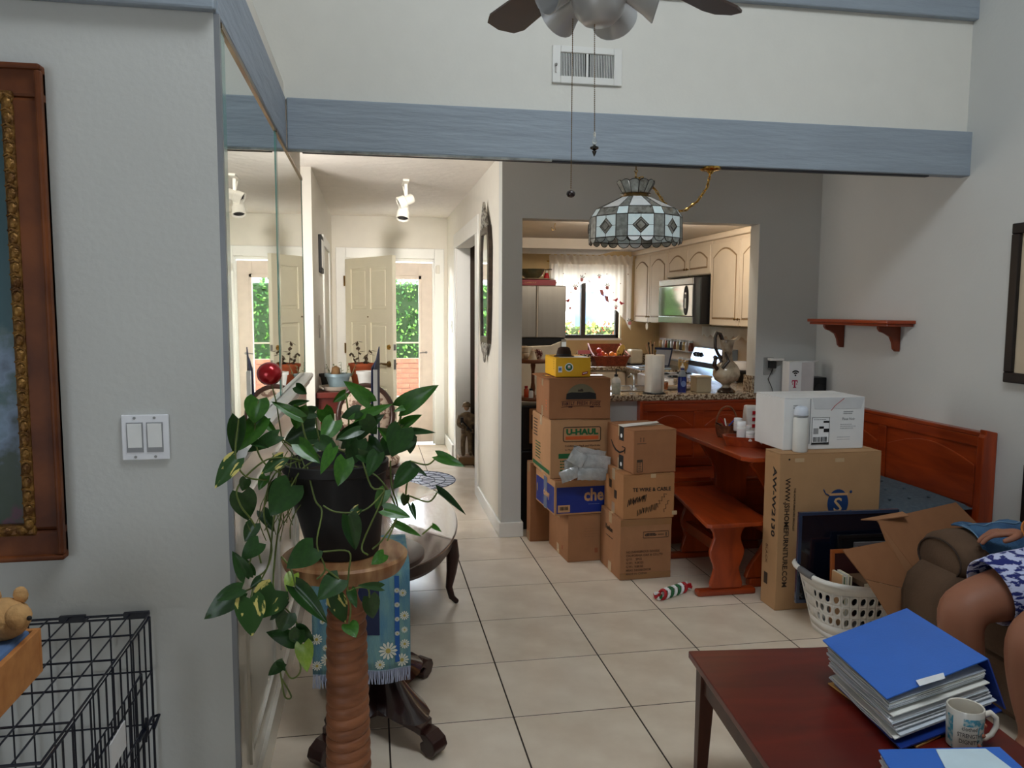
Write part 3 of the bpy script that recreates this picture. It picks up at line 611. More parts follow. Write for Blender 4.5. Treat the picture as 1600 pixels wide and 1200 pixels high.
# soldier statue
t=thing('soldier_statue','weathered tan statue of a helmeted soldier holding a rifle in the hall doorway','statue',(.405,2.52,0))
sm=mat('weathered tan resin',(132,108,78),.75,rgb2=(92,74,54),scale=25,bump=.6)
X,Y=.405,2.52
MB().box(X-.09,X+.07,Y-.09,Y+.09,0,.085).build('plinth',mat('brown plinth',(120,90,58),.7,bump=.3),t,bevel=.012)
def skin(name,V,E_,R,m,parent,lv=2,root=0):
    me=bpy.data.meshes.new(name); I=WM[parent.name].inverted(); me.from_pydata([tuple(I@Vector(p)) for p in V],E_,[]); me.materials.append(m)
    for p in me.polygons: p.use_smooth=True
    o=bpy.data.objects.new(name,me); own(o,parent); md=o.modifiers.new('skin','SKIN'); md.use_smooth_shade=True; sv=me.skin_vertices[0].data
    for i,r in enumerate(R): sv[i].radius=(r,r) if not isinstance(r,tuple) else r
    sv[root].use_root=True
    o.modifiers.new('sub','SUBSURF').levels=lv; o.modifiers['sub'].render_levels=lv
    return o
def S(*p): return [(X+a,Y+b_,c) for a,b_,c in p]
V=S((0,0,.32),(0,0,.40),(0,.005,.47),(0,0,.52),(-.03,-.005,.30),(-.038,-.01,.20),(-.036,-.01,.10),(.03,.0,.30),(.036,.005,.20),(.036,.0,.10),(-.065,0,.465),(-.082,-.02,.39),(-.03,-.065,.36),(.062,0,.465),(.075,-.03,.40),(.03,-.07,.41),(-.04,-.04,.095),(.04,-.035,.095))
E_=[(0,1),(1,2),(2,3),(0,4),(4,5),(5,6),(0,7),(7,8),(8,9),(2,10),(10,11),(11,12),(2,13),(13,14),(14,15),(6,16),(9,17)]
skin('uniformed_body',V,E_,[.045,.046,.05,.02,.03,.026,.024,.03,.026,.024,.03,.024,.014,.03,.024,.014,.018,.018],sm,t)
MB().sph((X,Y-.005,.56),.030,14,10,(.9,1,1.15)).sph((X,Y-.036,.555),.006,8,6).build('head',mat('statue face',(178,142,108),.7),t,smooth=70)
MB().lathe([(.044,.0),(.042,.012),(.036,.032),(.02,.046),(.002,.05)],(X,Y,.565),20).build('helmet',sm,t,smooth=60)
MB().cyl((X-.055,Y-.075,.44),(X+.04,Y-.08,.33),.008).box(X-.07,X-.04,Y-.085,Y-.068,.42,.47).cyl((X+.0,Y-.082,.385),(X-.005,Y-.085,.34),.008).build('rifle',mat('dark rifle',(34,30,28),.5),t,bevel=.002)
for (x,y,z) in ((-.045,-.045,.33),(.045,-.04,.33),(0,-.05,.335)): MB().box(X+x-.016,X+x+.016,Y+y-.014,Y+y+.014,z-.02,z+.018).build('ammo_pouch',sm,t,bevel=.005)
# console with pots
t=thing('hall_console','red brown console table against the left hall wall under potted plants','table',(-.72,1.25,0))
rb=mat('red brown wood',(110,40,30),.35,scale=4,rgb2=(84,28,20))
MB().box(-.905,-.50,.80,1.75,.86,.90).build('tabletop',rb,t,bevel=.004); MB().box(-.89,-.53,.84,1.71,.74,.86).build('apron',rb,t)
for x in (-.88,-.56):
    for y in (.83,1.68): MB().cyl((x+.02,y+.02,.74),(x+.02,y+.02,0),.022,.014).build('leg',rb,t)
t=thing('plant_tray','shallow cream enamel tray under the pots on the hall console','tray',(-.76,1.0,.90))
MB().lathe([(.10,0),(.115,.008),(.128,.032),(.132,.035),(.124,.035),(.11,.01),(.01,.008)],(-.76,.98,.9005),28).build('bowl',mat('cream enamel tray',(208,198,180),.3),t,smooth=40); MB().tube([(-.855,.88,.92),(-.885,.875,.94),(-.885,.91,.92)],.007,6).build('handle',sw_,t)
def pot(name,label,x,y,z,r0,r1,h,m,rim=.012,cat='plant pot',sx=1):
    t=thing(name,label,cat,(x,y,z)); MB().lathe([(r0,0),(r1-.004,h-rim*1.8),(r1+.004,h-rim*1.8),(r1+.006,h),(r1-.006,h),(r0*.9,h*.6),(.002,h*.6)],(x,y,z),28,sx=sx).build('pot',m,t,smooth=40)
    MB().lathe([(.001,h*.8),(r1*.93,h*.8)],(x,y,z),20,sx=sx,caps=False).build('soil',mat(name+' soil %g'%x,(58,40,28),.95,bump=.8),t); return t
tc_=mat('terracotta',(178,84,44),.75,var=.06,bump=.1); bgp=mat('galvanised blue grey',(142,162,170),.4,metal=.3)
leafd=mat('dry brown leaf',(70,54,40),.8,rgb2=(96,80,56)); leafg=mat('grey green leaf',(96,110,78),.7,rgb2=(130,136,96))
def sprig(t,x,y,z,h,n,m,lean=(0,0),ls=.03,seed=1,droop=0):
    r=random.Random(seed); pts=[Vector((x+lean[0]*k/5*h,y+lean[1]*k/5*h,z+h*k/5)) for k in range(6)]
    MB().tube(pts,[.0035-.0004*k for k in range(6)],5).build('stem',m,t)
    for k in range(n):
        p=pts[1+k%5]; a=r.uniform(0,6.28); d=Vector((math.cos(a),math.sin(a),r.uniform(-.9,.6)-droop)).normalized(); s=d.cross(Vector((0,0,1))).normalized()*ls*.26; L=ls*r.uniform(.7,1.3)
        MB().add([p,p+d*L*.5+s,p+d*L,p+d*L*.5-s,p+d*L*.5+Vector((0,0,-.004))],[(0,1,4),(1,2,4),(2,3,4),(3,0,4)]).build('leaf',m,t)
t=pot('metal_planter','blue grey metal planter with sprouts and a cactus, left on the console',-.755,.98,.912,.048,.075,.115,bgp,sx=1.25)
MB().lathe([(.03,0),(.036,.03),(.03,.07),(.004,.085)],(-.77,.98,1.0),14).build('cactus',mat('brown cactus',(140,104,66),.8,bump=1),t,smooth=60)
for k in range(5): sprig(t,-.80+k*.035,.98,1.0,.09+.012*(k%3),6,leafg,((k-2)*.2,0),.024,k)
t=pot('terracotta_pot','large terracotta pot with a withered brown plant on the console',-.585,1.25,.905,.065,.095,.18,tc_)
sprig(t,-.60,1.24,1.05,.21,15,leafd,(-.05,0),.05,11,.5); sprig(t,-.57,1.26,1.05,.14,13,leafd,(.35,0),.062,12,.8); sprig(t,-.62,1.26,1.05,.12,10,leafd,(-.35,0),.045,13,.6)
pot('white_pot','empty white pot in front of the terracotta pot',-.548,.96,.905,.045,.068,.14,whitepl_m)
t=pot('small_dark_pot','small dark square pot behind the metal planter',-.84,1.25,.905,.05,.065,.10,mat('dark slate pot',(62,66,66),.6)); sprig(t,-.84,1.25,.99,.06,5,leafg,(0,0),.03,31)
t=thing('display_board','dark navy folded display board standing upright on the low oval table','board',(-.47,.02,.39))
MB().plate([(-.52,-.02,.39),(-.48,.12,.39),(-.465,.12,1.20),(-.505,-.02,1.14)],.006).build('front_sheet',navy_m,t)
MB().plate([(-.50,-.03,.39),(-.46,.11,.39),(-.455,.11,1.27),(-.495,-.03,1.12)],.006).build('back_sheet',navy_m,t)
MB().box(-.496,-.470,-.045,-.032,.387,1.13).build('white_edge',whitepl_m,t)
# oval-back chairs
fab=mat('beige patterned upholstery',(196,176,156),.9,rgb2=(120,92,78),scale=26,lo=.5,hi=.56,bump=.2); cwood=mat('dark carved chair wood',(58,36,28),.35,coat=.3)
def chair(x,y,rz,label):
    t=thing('oval_back_chair',label,'chair',(x,y,0),rz,group='oval backed chairs by the oval table')
    MB().lathe([(.19,0),(.23,.02),(.235,.05),(.20,.085),(.001,.095)],(0,0,.42),28,sy=.95).build('seat',fab,t,smooth=50,world=False)
    MB().lathe([(.225,0),(.24,.015),(.24,.05),(.225,.06)],(0,0,.37),28,sy=.95).build('seat_rail',cwood,t,smooth=40,world=False)
    el=[(.195*math.cos(a),.225+.012*math.sin(a),.745+.215*math.sin(a)) for a in [2*PI*k/32 for k in range(32)]]
    MB().tube(el,.019,8,closed=True).build('back_frame',cwood,t,smooth=60,world=False)
    Mb=Matrix.Translation((0,.225,.745))@Matrix.Rotation(PI/2,4,'X'); MB().lathe([(.001,-.03),(.10,-.026),(.165,-.014),(.18,0),(.165,.014),(.10,.02),(.001,.022)],n=28,M=Mb,sy=1.12).build('back_pad',fab,t,smooth=60,world=False)
    for sx in (-1,1):
        MB().cyl((sx*.1,.225,.56),(sx*.13,.205,.40),.016).build('back_support',cwood,t,world=False)
        MB().lathe([(.012,0),(.016,.02),(.013,.04),(.022,.34),(.028,.38)],(sx*.16,-.15,0),12).build('leg',cwood,t,smooth=40,world=False)
        MB().lathe([(.012,0),(.016,.02),(.013,.04),(.022,.34),(.028,.38)],(sx*.15,.17,0),12).build('leg',cwood,t,smooth=40,world=False)
chair(-.55,.47,0,'oval backed chair at the far end of the low oval table, facing the camera')
# low oval table
t=thing('oval_table','low oval dark mahogany table with glossy top and cabriole legs','table',(-.44,-.80,0))
OX,OY,OA,OB=-.43,-.76,.375,.92
MB().lathe([(.96,-.016),(1.0,-.010),(1.0,-.004),(.985,0),(.001,0)],(0,0,0),64,M=Matrix.Translation((OX,OY,.385))@Matrix.Diagonal((OA,OB,1,1)),caps=False).build('tabletop',mat('glossy pale reflective top',(84,50,40),.24,coat=1,spec=1,scale=3,stretch=(4,1,1)),t,smooth=30)
MB().lathe([(.90,0),(.95,.03),(.955,.075),(.93,.088)],(0,0,0),64,M=Matrix.Translation((OX,OY,.283))@Matrix.Diagonal((OA,OB,1,1))).build('apron',dark_m,t,smooth=40)
for (sx,sy) in ((1,.55),(1,-.45),(-1,.55),(-1,-.45)):
    x=OX+sx*OA*.83; y=OY+sy*OB*.9
    MB().tube([(x,y,.33),(x+sx*.012,y,.25),(x+sx*.005,y,.17),(x-sx*.008,y,.09),(x+sx*.006,y,.035),(x+sx*.03,y,.012)],[.036,.034,.026,.018,.016,.013],10).sph((x+sx*.028,y,.014),.014,10,8).build('leg',dark_m,t,smooth=60)
# pedestal table with daisy runner
PX,PY=-.50,-2.20
t=thing('pedestal_table','dark pedestal side table with scroll feet under the blue daisy cloth','table',(PX,PY,0))
MB().lathe([(.20,.0),(.21,.01),(.21,.025),(.195,.03)],(PX,PY,.60),40,sx=.85).build('tabletop',dark_m,t,smooth=30)
MB().lathe([(.07,.10),(.085,.115),(.09,.14),(.075,.17),(.058,.20),(.058,.50),(.07,.54),(.10,.60)],(PX,PY,.0),28).build('column',mahog_m,t,smooth=40)
cp=[]
for k in range(4):
    a=PI/4+k*PI/2; c0=Vector((math.cos(a),math.sin(a)))
    cp.append(c0*.27+Vector((-c0.y,c0.x))*-.035); cp.append(c0*.27+Vector((-c0.y,c0.x))*.035)
    a2=a+PI/4
    for da in (-.32,0,.32): cp.append(Vector((math.cos(a2+da),math.sin(a2+da)))*(.125 if da else .105))
MB().prism([(PX+p.x*.86,PY+p.y*1.43) for p in cp],'z',.075,.10).build('plinth',dark_m,t,bevel=.003)
b=MB(); vs=[]; nr=9; ns=32
for i in range(nr+1):
    f=i/nr; z=.10+.20*f; r_=.075+.20*(1-f)**2.2
    for k in range(ns):
        a=2*PI*k/ns; q=r_*(.42+.58*abs(math.cos(2*(a-PI/4)))**1.6)*(1 if f<1 else 1); q=max(q,.062); vs.append((PX+q*math.cos(a)*.86,PY+q*math.sin(a)*1.35,z))
b.add(vs,[(i*ns+k,i*ns+(k+1)%ns,(i+1)*ns+(k+1)%ns,(i+1)*ns+k) for i in range(nr) for k in range(ns)]); b.build('flared_base',mat('dark polished flare',(40,20,17),.2,coat=1),t,smooth=40)
for k in range(4):
    a=PI/4+k*PI/2; d=Vector((math.cos(a),math.sin(a),0)); s_=Vector((-d.y,d.x,0)); o_=Vector((PX,PY,0))
    prof=[(.20,.075),(.30,.078),(.335,.065),(.345,.04),(.33,.012),(.30,.001),(.272,.012),(.268,.035),(.285,.048),(.27,.06),(.24,.06)]
    b=MB(); n_=len(prof); b.add([o_+Vector((d.x*r*.86,d.y*r*1.36,z))+s_*w_ for w_ in (-.034,.034) for r,z in prof],[tuple(range(n_)),tuple(range(n_,2*n_))[::-1]]+[(i,n_+i,n_+(i+1)%n_,(i+1)%n_) for i in range(n_)]); b.build('scroll_foot',dark_m,t,bevel=.004)
# runner cloth
t=thing('daisy_runner','blue tapestry runner with white daisies and fringe draped over the pedestal table','tablecloth',(PX,PY,.63))
cl=mat('blue teal weave',(86,132,158),.95,rgb2=(128,166,160),scale=9,stretch=(3,3,.5),bump=.5,bscale=160); st_=mat('deep blue stripe',(46,92,158),.95); dz=mat('daisy white',(226,226,210),.95); dy=mat('daisy centre',(190,170,90),.95); fr_=mat('lilac fringe',(176,184,206),.95)
W0,W1=-.715,-.385; YF=-2.385; ZB=.275
def cloth_y(x,z): return YF-.012-.010*math.sin((x-W0)*34)*(1-(z-ZB)/.36)-.02*(1-(z-ZB)/.36)
b=MB(); nx=30; prof=[(PY+.19+.012,.42),(PY+.19+.008,.60),(PY+.17,.638),(PY,.638),(PY-.16,.638),(YF+.006,.632),(YF-.01,.615)]
rowsz=[.59,.55,.5,.45,.4,.35,.31,ZB]
vs=[]
for (y,z) in prof:
    for i in range(nx+1): x=W0+(W1-W0)*i/nx; vs.append((x,y,z))
for z in rowsz:
    for i in range(nx+1): x=W0+(W1-W0)*i/nx; vs.append((x,cloth_y(x,z),z))
N=len(prof)+len(rowsz)
b.add(vs,[(r*(nx+1)+i,r*(nx+1)+i+1,(r+1)*(nx+1)+i+1,(r+1)*(nx+1)+i) for r in range(N-1) for i in range(nx)]); b.build('cloth',cl,t,smooth=80,solid=.003)
b=MB(); 
for i in range(70):
    x=W0+(W1-W0)*(i+.5)/70; y=cloth_y(x,ZB); b.tube([(x,y,ZB+.004),(x+random.uniform(-.002,.002),y-.003,ZB-.022),(x+random.uniform(-.004,.004),y-.002,ZB-.045)],.0016,4)
b.build('fringe',fr_,t,kind='stuff')
for xs in (-.430,-.655): 
    b=MB(); b.add([(xs+dx,cloth_y(xs+dx,z)-.0028,z) for z in (.60,.55,.5,.45,.4,.35,.30) for dx in (-.008,.008)],[(2*k,2*k+1,2*k+3,2*k+2) for k in range(6)]); b.build('stripe',st_,t)
def daisy(x,z,r):
    y=cloth_y(x,z)-.0045; b=MB()
    for k in range(12):
        a=2*PI*k/12; d=Vector((math.cos(a),0,math.sin(a))); s_=Vector((-d.z,0,d.x)); c=Vector((x,y,z)); b.add([c+d*r*.25-s_*r*.06,c+d*r*.8-s_*r*.14,c+d*r,c+d*r*.8+s_*r*.14,c+d*r*.25+s_*r*.06],[(0,1,2,3,4)])
    b.build('daisy',dz,t); MB().cyl((x,y-.001,z),(x,y+.001,z),r*.27,n=10).build('daisy_centre',dy,t)
for (x,z,r) in ((-.462,.345,.033),(-.405,.36,.018),(-.405,.46,.017),(-.41,.54,.014),(-.43,.50,.010),(-.43,.45,.009),(-.43,.40,.009),(-.405,.41,.012),(-.43,.55,.010),(-.47,.345,.0),(-.415,.305,.025),(-.49,.30,.018),(-.70,.40,.02),(-.67,.37,.012),(-.665,.33,.024),(-.70,.31,.018),(-.60,.32,.02),(-.55,.35,.02),(-.68,.46,.010),(-.66,.52,.010)):
    if r: daisy(x,z,r)
b=MB(); b.add([(xx,cloth_y(xx,z)-.0025,z) for z in (.60,.5,.4) for xx in (-.60,-.55,-.49)],[(0,1,4,3),(1,2,5,4),(3,4,7,6),(4,5,8,7)]); b.build('navy_panel',navy_m,t)
# ================================================================ pothos on pedestal
SX,SY=-.580,-3.0
t=thing('plant_pedestal','carved wooden plant pedestal with a spiral rope column and round top','plant stand',(SX,SY,0))
sp_m=mat('orange brown carved wood',(156,98,64),.5,rgb2=(122,74,47),scale=5,stretch=(2,2,6),bump=.25)
MB().lathe([(.03,.80),(.055,.815),(.11,.825),(.145,.835),(.155,.85),(.16,.862),(.162,.872),(.155,.878),(.001,.879)],(SX,SY,0),48,caps=False).build('round_top',mat('weathered pale top',(186,142,98),.5,rgb2=(150,98,60),scale=7,stretch=(6,1,1)),t,smooth=40)
prof=[];nz=200
for i in range(nz+1):
    z=.06+.66*i/nz; f=i/nz; base=.062-.012*f; ph=(z-.06)/.030
    prof.append((base+.0065*abs(math.sin(PI*ph))**.55-.004,z))
b=MB(); n=32; vs=[];fs=[]
for i,(r,z) in enumerate(prof):
    for k in range(n):
        a=2*PI*k/n; zz=z+.007*math.sin(a+.8); vs.append((SX+r*math.cos(a),SY+r*math.sin(a),zz))
for i in range(len(prof)-1):
    for k in range(n): fs.append((i*n+k,i*n+(k+1)%n,(i+1)*n+(k+1)%n,(i+1)*n+k))
b.add(vs,fs).build('rope_column',sp_m,t,smooth=50)
MB().lathe([(.044,.70),(.050,.725),(.036,.745),(.030,.765),(.036,.785),(.05,.805),(.03,.815)],(SX,SY,0),28).build('neck',sp_m,t,smooth=40)
MB().lathe([(.12,0),(.125,.02),(.11,.035),(.085,.05),(.065,.07)],(SX,SY,0),36).build('foot',sp_m,t,smooth=40)
t=thing('pothos','trailing variegated pothos in a black tapered pot on the carved pedestal','plant',(-.585,SY,.879))
potm=mat('black plastic pot',(26,24,26),.5,var=.1)
PCX=-.60
b=MB()
pr=[(.088,.0),(.094,.02),(.112,.12),(.128,.215),(.134,.220),(.137,.243),(.130,.245),(.122,.215),(.10,.17),(.001,.165)]
vs=[];fs=[];n=40
for i,(r,z) in enumerate(pr):
    for k in range(n):
        a=2*PI*k/n; cx=-.582+(-.602+.582)*min(1,z/.24); vs.append((cx+r*math.cos(a),SY+r*math.sin(a),.880+z))
for i in range(len(pr)-1):
    for k in range(n): fs.append((i*n+k,i*n+(k+1)%n,(i+1)*n+(k+1)%n,(i+1)*n+k))
fs.append(tuple(range(n))[::-1]); b.add(vs,fs).build('pot',potm,t,smooth=40)
MB().lathe([(.001,.0),(.118,-.004)],(-.602,SY,1.092),28,caps=False).build('soil',mat('pot soil',(46,32,24),.95,bump=.9),t)
def leafmesh(curv,fold,seed):
    r=random.Random(seed); nx,ny=6,9; vs=[];fs=[]
    def half(y):   # heart shape half width for y in 0..1
        return .50*math.sin(PI*min(1,(y*.93+.07))**.62)**.85
    for j in range(ny+1):
        y=j/ny; hw=half(y)*(1 if y<.98 else .3)
        for i in range(nx+1):
            s=(i/nx)*2-1; yy=y-.10*abs(s)*(1-y)**2*1.6
            z=-curv*y*y+fold*abs(s)*hw+.012*math.sin(9*y+s*3+seed)
            vs.append((s*hw,yy,z))
    for j in range(ny):
        for i in range(nx): fs.append((j*(nx+1)+i,j*(nx+1)+i+1,(j+1)*(nx+1)+i+1,(j+1)*(nx+1)+i))
    me=bpy.data.meshes.new('leaf'); me.from_pydata(vs,[],fs)
    for p in me.polygons: p.use_smooth=True
    return me
lg=[mat('pothos leaf dark',(30,62,22),.34,rgb2=(40,76,27),scale=5,coat=.15),mat('pothos leaf mid',(50,98,26),.34,rgb2=(66,116,33),scale=5,coat=.15),mat('pothos leaf variegated',(40,74,27),.34,rgb2=(205,190,108),scale=2.6,stretch=(1.6,.7,1),lo=.57,hi=.60,coat=.15,dist=.3),mat('pothos leaf young',(130,160,50),.35,rgb2=(150,172,70),scale=5)]
LM={}
for mi,m in enumerate(lg):
    for q,(c,f) in enumerate(((.10,.35),(.22,.15),(.05,.6))):
        me=leafmesh(c,f,q+mi*3); me.materials.append(m); LM[(mi,q)]=me
vine_m=mat('pothos vine',(112,126,62),.5,rgb2=(84,98,44),scale=20)
# base u,v  tip u,v  width px  depth y  kind
Lv=[(404,624,396,662,38,-3.1,1),(373,654,367,712,28,-3.14,0),(368,718,336,762,30,-3.2,2),(410,655,372,704,34,-3.1,1),(434,681,386,704,24,-3.08,0),(408,654,436,682,14,-3.05,1),(470,652,424,627,18,-3.06,1),(462,604,480,616,16,-2.9,0),(456,634,484,626,12,-2.95,0),(492,644,456,646,20,-3.0,0),(468,636,463,672,28,-3.05,1),(492,668,442,692,38,-2.95,0),(468,694,500,724,26,-3.12,1),
(385,748,378,768,18,-3.15,0),(378,770,388,816,40,-3.12,0),(455,758,422,806,50,-3.12,0),(440,755,412,786,26,-3.05,0),(442,716,408,740,22,-3.1,2),(415,744,404,766,16,-3.1,1),
(578,628,540,595,26,-3.0,1),(555,656,612,629,20,-3.05,1),(540,614,520,629,14,-2.98,1),(562,642,531,652,22,-3.05,0),(627,636,682,603,32,-3.0,1),(634,636,616,642,10,-3.0,1),(631,664,658,648,18,-3.02,1),(638,674,678,674,12,-3.05,0),(628,670,612,714,42,-3.08,0),(635,678,588,712,46,-2.98,0),(642,682,640,710,20,-3.0,0),(542,684,600,648,30,-3.05,0),(562,672,526,686,16,-3.12,0),(560,710,588,726,18,-3.15,0),(540,718,528,760,30,-3.18,1),(644,732,614,764,30,-3.1,0),(684,712,725,728,18,-3.0,1),(684,768,728,804,12,-3.0,0),(642,726,668,744,9,-3.0,0),(602,766,586,796,22,-3.15,1),(600,796,642,808,22,-3.15,1),(634,774,630,793,14,-3.1,0),(642,790,650,813,10,-3.1,0),
(560,688,545,732,32,-3.1,0),(535,690,564,668,26,-3.08,0),(522,658,503,692,30,-3.06,1),(575,690,602,716,26,-3.06,0),(505,640,520,670,26,-3.0,1),(585,640,560,668,24,-2.95,0),(500,690,530,706,26,-3.1,0),(615,690,590,668,24,-3.0,1),(570,655,590,680,26,-3.1,0),(480,700,512,690,24,-2.98,0),(590,710,575,745,26,-3.14,0),(520,700,500,740,20,-3.16,1),
(618,818,660,838,12,-3.1,1),(676,821,689,830,8,-3.05,1),(545,806,556,860,30,-3.2,0),(560,795,540,815,16,-3.18,2),(398,818,382,847,24,-3.12,0),(405,848,376,874,30,-3.15,0),(384,900,363,861,24,-3.18,0),(392,898,380,870,18,-3.1,0),(490,856,448,887,42,-3.2,0),(408,906,391,918,16,-3.12,0),(372,925,317,968,36,-3.2,0),(378,920,338,938,22,-3.22,0),(390,935,394,994,46,-3.22,2),(430,922,396,968,54,-3.18,2),(450,958,438,988,32,-3.15,0),(460,1002,418,986,28,-3.15,0),(462,985,491,1002,26,-3.14,0),(458,898,448,924,22,-3.14,3),(462,918,512,974,30,-3.2,0),(530,905,496,937,38,-3.2,0),(522,932,542,974,32,-3.2,2),(577,932,584,968,28,-3.2,0),(548,922,556,948,16,-3.2,0),(545,975,556,994,26,-3.2,1),(595,918,560,914,14,-3.2,0),(600,866,580,882,20,-3.18,1),(474,1006,480,1048,28,-3.16,3),(468,984,460,1014,26,-3.16,0),(442,1036,418,1056,18,-3.14,0),(436,1034,446,1048,12,-3.14,0),(425,960,452,940,20,-3.16,0),(410,800,428,830,20,-3.05,0),(395,690,420,700,12,-3.1,0)]
rr=random.Random(5)
for k,(bu,bv,tu,tv,wd,y,kd) in enumerate(Lv):
    if y<-3.0 and bu>400: y=max(y,-3.24)
    B=at('y',y,bu,bv); Tp=at('y',y+rr.uniform(-.05,.02),tu,tv); ax=Tp-B; L=ax.length; ax.normalize()
    view=(CAM-B).normalized(); side=ax.cross(view).normalized(); nrm=side.cross(ax).normalized()
    nrm=(Quaternion(ax,rr.uniform(-.25,.25)).to_matrix()@nrm); 
    if nrm.dot(view)<0: nrm=-nrm
    nrm=(nrm+Vector((0,0,.25))).normalized(); nrm=(nrm-ax*nrm.dot(ax)).normalized(); side=ax.cross(nrm)
    W=wd/FPX*(B-CAM).dot(-Vector(RM[2]))/.98
    M=Matrix(((side.x*W,ax.x*L,nrm.x*L*.6,B.x),(side.y*W,ax.y*L,nrm.y*L*.6,B.y),(side.z*W,ax.z*L,nrm.z*L*.6,B.z),(0,0,0,1)))
    inst(LM[(kd,rr.randrange(3))],'leaf',M,t,{2:'variegated leaf',3:'young yellow green leaf'}.get(kd))
def vine(pts,r=.0022,y=None):
    P=[at('y',p[2] if len(p)>2 else y,p[0],p[1]) for p in pts]; Q=[]
    for i in range(len(P)-1):
        p0,p1,p2,p3=P[max(i-1,0)],P[i],P[i+1],P[min(i+2,len(P)-1)]
        for s in range(5):
            q=s/5; Q.append(.5*((2*p1)+(p2-p0)*q+(2*p0-5*p1+4*p2-p3)*q*q+(3*p1-p0-3*p2+p3)*q**3))
    Q.append(P[-1]); MB().tube(Q,r,6).build('vine',vine_m,t,smooth=80)
V_=[[(470,720,-3.05),(440,715,-3.1),(410,722,-3.12),(372,760,-3.14),(376,790,-3.14),(400,830,-3.12),(384,900,-3.14)],
[(480,715,-3.02),(430,740,-3.08),(412,800,-3.1),(425,860,-3.1),(405,910,-3.12),(378,925,-3.14)],
[(470,730,-3.05),(432,790,-3.08),(420,880,-3.1),(400,905,-3.12),(392,935,-3.16)],
[(455,725,-3.05),(440,800,-3.06),(432,850,-3.08),(428,925,-3.12),(455,960,-3.12),(470,985,-3.12)],
[(480,730,-3.1),(492,780,-3.14),(503,800,-3.17),(495,850,-3.2),(508,888,-3.2),(495,905,-3.2)],
[(505,790,-3.17),(525,800,-3.18),(560,800,-3.18),(580,790,-3.17),(600,768,-3.15)],
[(505,862,-3.2),(545,862,-3.2),(545,893,-3.2),(543,920,-3.2),(548,950,-3.2),(545,975,-3.2)],
[(543,925,-3.2),(560,918,-3.2),(575,920,-3.2),(577,934,-3.2)],
[(560,700,-3.1),(580,760,-3.15),(600,770,-3.15),(566,850,-3.17),(575,867,-3.2)],
[(560,715,-3.1),(520,700,-3.1),(470,694,-3.1)],[(540,725,-3.1),(590,745,-3.12),(620,800,-3.12),(600,840,-3.12),(582,858,-3.14)],
[(640,720,-3.0),(668,726,-3.0),(684,712,-3.0)],[(640,775,-3.02),(670,784,-3.0),(684,768,-3.0)],[(660,835,-3.08),(676,821,-3.05)],
[(628,665,-3.0),(620,680,-3.0),(628,640,-3.0)],[(610,700,-3.0),(625,660,-3.0),(627,636,-3.0)],[(625,690,-3.0),(631,664,-3.0)],
[(404,626,-3.1),(398,680,-3.1),(410,720,-3.1),(440,740,-3.1)],[(373,655,-3.14),(368,715,-3.16),(385,745,-3.14),(420,750,-3.1)],
[(492,645,-3.0),(500,690,-3.0),(520,715,-3.0)],[(470,652,-3.06),(480,690,-3.06),(500,715,-3.03)],[(540,614,-2.98),(545,660,-3.0),(540,710,-3.0)],[(578,628,-3.0),(570,670,-3.0),(560,715,-3.0)],[(434,681,-3.08),(460,700,-3.05),(490,718,-3.02)],
[(440,1036,-3.12),(455,1060,-3.12),(470,1045,-3.14),(458,1000,-3.14)],[(438,1050,-3.12),(445,1088,-3.12),(455,1088,-3.12),(440,1060,-3.12)],[(450,960,-3.14),(430,940,-3.14),(420,905,-3.12)],[(530,905,-3.2),(508,888,-3.2)],[(462,920,-3.18),(455,890,-3.15),(440,870,-3.1)],
[(385,815,-3.12),(400,850,-3.12),(408,880,-3.12)],[(455,760,-3.12),(470,735,-3.1),(490,720,-3.05)],[(610,720,-3.05),(612,760,-3.08),(622,800,-3.1),(605,845,-3.12)],[(640,735,-3.05),(634,774,-3.08),(642,792,-3.08)]]
for p in V_: vine(p)
r=random.Random(9)
for k in range(16):
    u=r.uniform(425,470); v=r.uniform(705,740); y=-3.04
    pts=[(u,v,y)]; 
    for s in range(5): u+=r.uniform(-14,10); v+=r.uniform(15,28); pts.append((u,v,y-r.uniform(0,.06)))
    vine(pts,.0012)
t=thing('red_ornament','red round ornament on a thin pick above the pothos','ornament',at('y',-3.05,425,590))
o_=at('y',-3.05,421,584); MB().sph(o_,.0305,20,14,(1,1,.95)).build('ball',mat('metallic red',(178,16,26),.22,metal=.5,coat=.6),t,smooth=80)
MB().tube([o_+Vector((.005,0,-.027)),at('y',-3.05,432,630),at('y',-3.05,441,690),at('y',-3.04,470,725)],.0016,6).build('pick',vine_m,t)
# ================================================================ cartons
def carton(label,x,y,z,w,d,h,rz=0,m=None,tape=True,group=None,flaps=True,sag=0,name='carton',cat='box',topm=None):
    m=m or card_m; t=thing(name,label,cat,(x,y,z),rz,group)
    hb=h-.006
    b=MB(); b.box(0,w,0,d,0,hb); b.build('box_body',m,t,world=False,bevel=.004)
    if flaps:
        MB().box(.001,w-.001,.001,d/2-.0015,hb+.0005,h).build('top_flap',topm or m,t,world=False,bevel=.0015)
        MB().box(.001,w-.001,d/2+.0015,d-.001,hb+.0005,h+.001).build('top_flap',topm or m,t,world=False,bevel=.0015)
    if tape:
        for q in ((-.0006,w+.0006,d/2-.025,d/2+.025,h,h+.0016),(-.0012,-.0002,d/2-.025,d/2+.025,h-.06,h+.001),(-.0012,-.0002,d/2-.025,d/2+.025,.0,.06)): MB().box(*q).build('packing_tape',tape_m,t,world=False)
    return t
def FR(t,x,z,y=-.0008): return WM[t.name]@frame((x,y,z),(1,0,0),(0,0,1))
def LF(t,y,z,x=-.0008): return WM[t.name]@frame((x,y,z),(0,-1,0),(0,0,1))
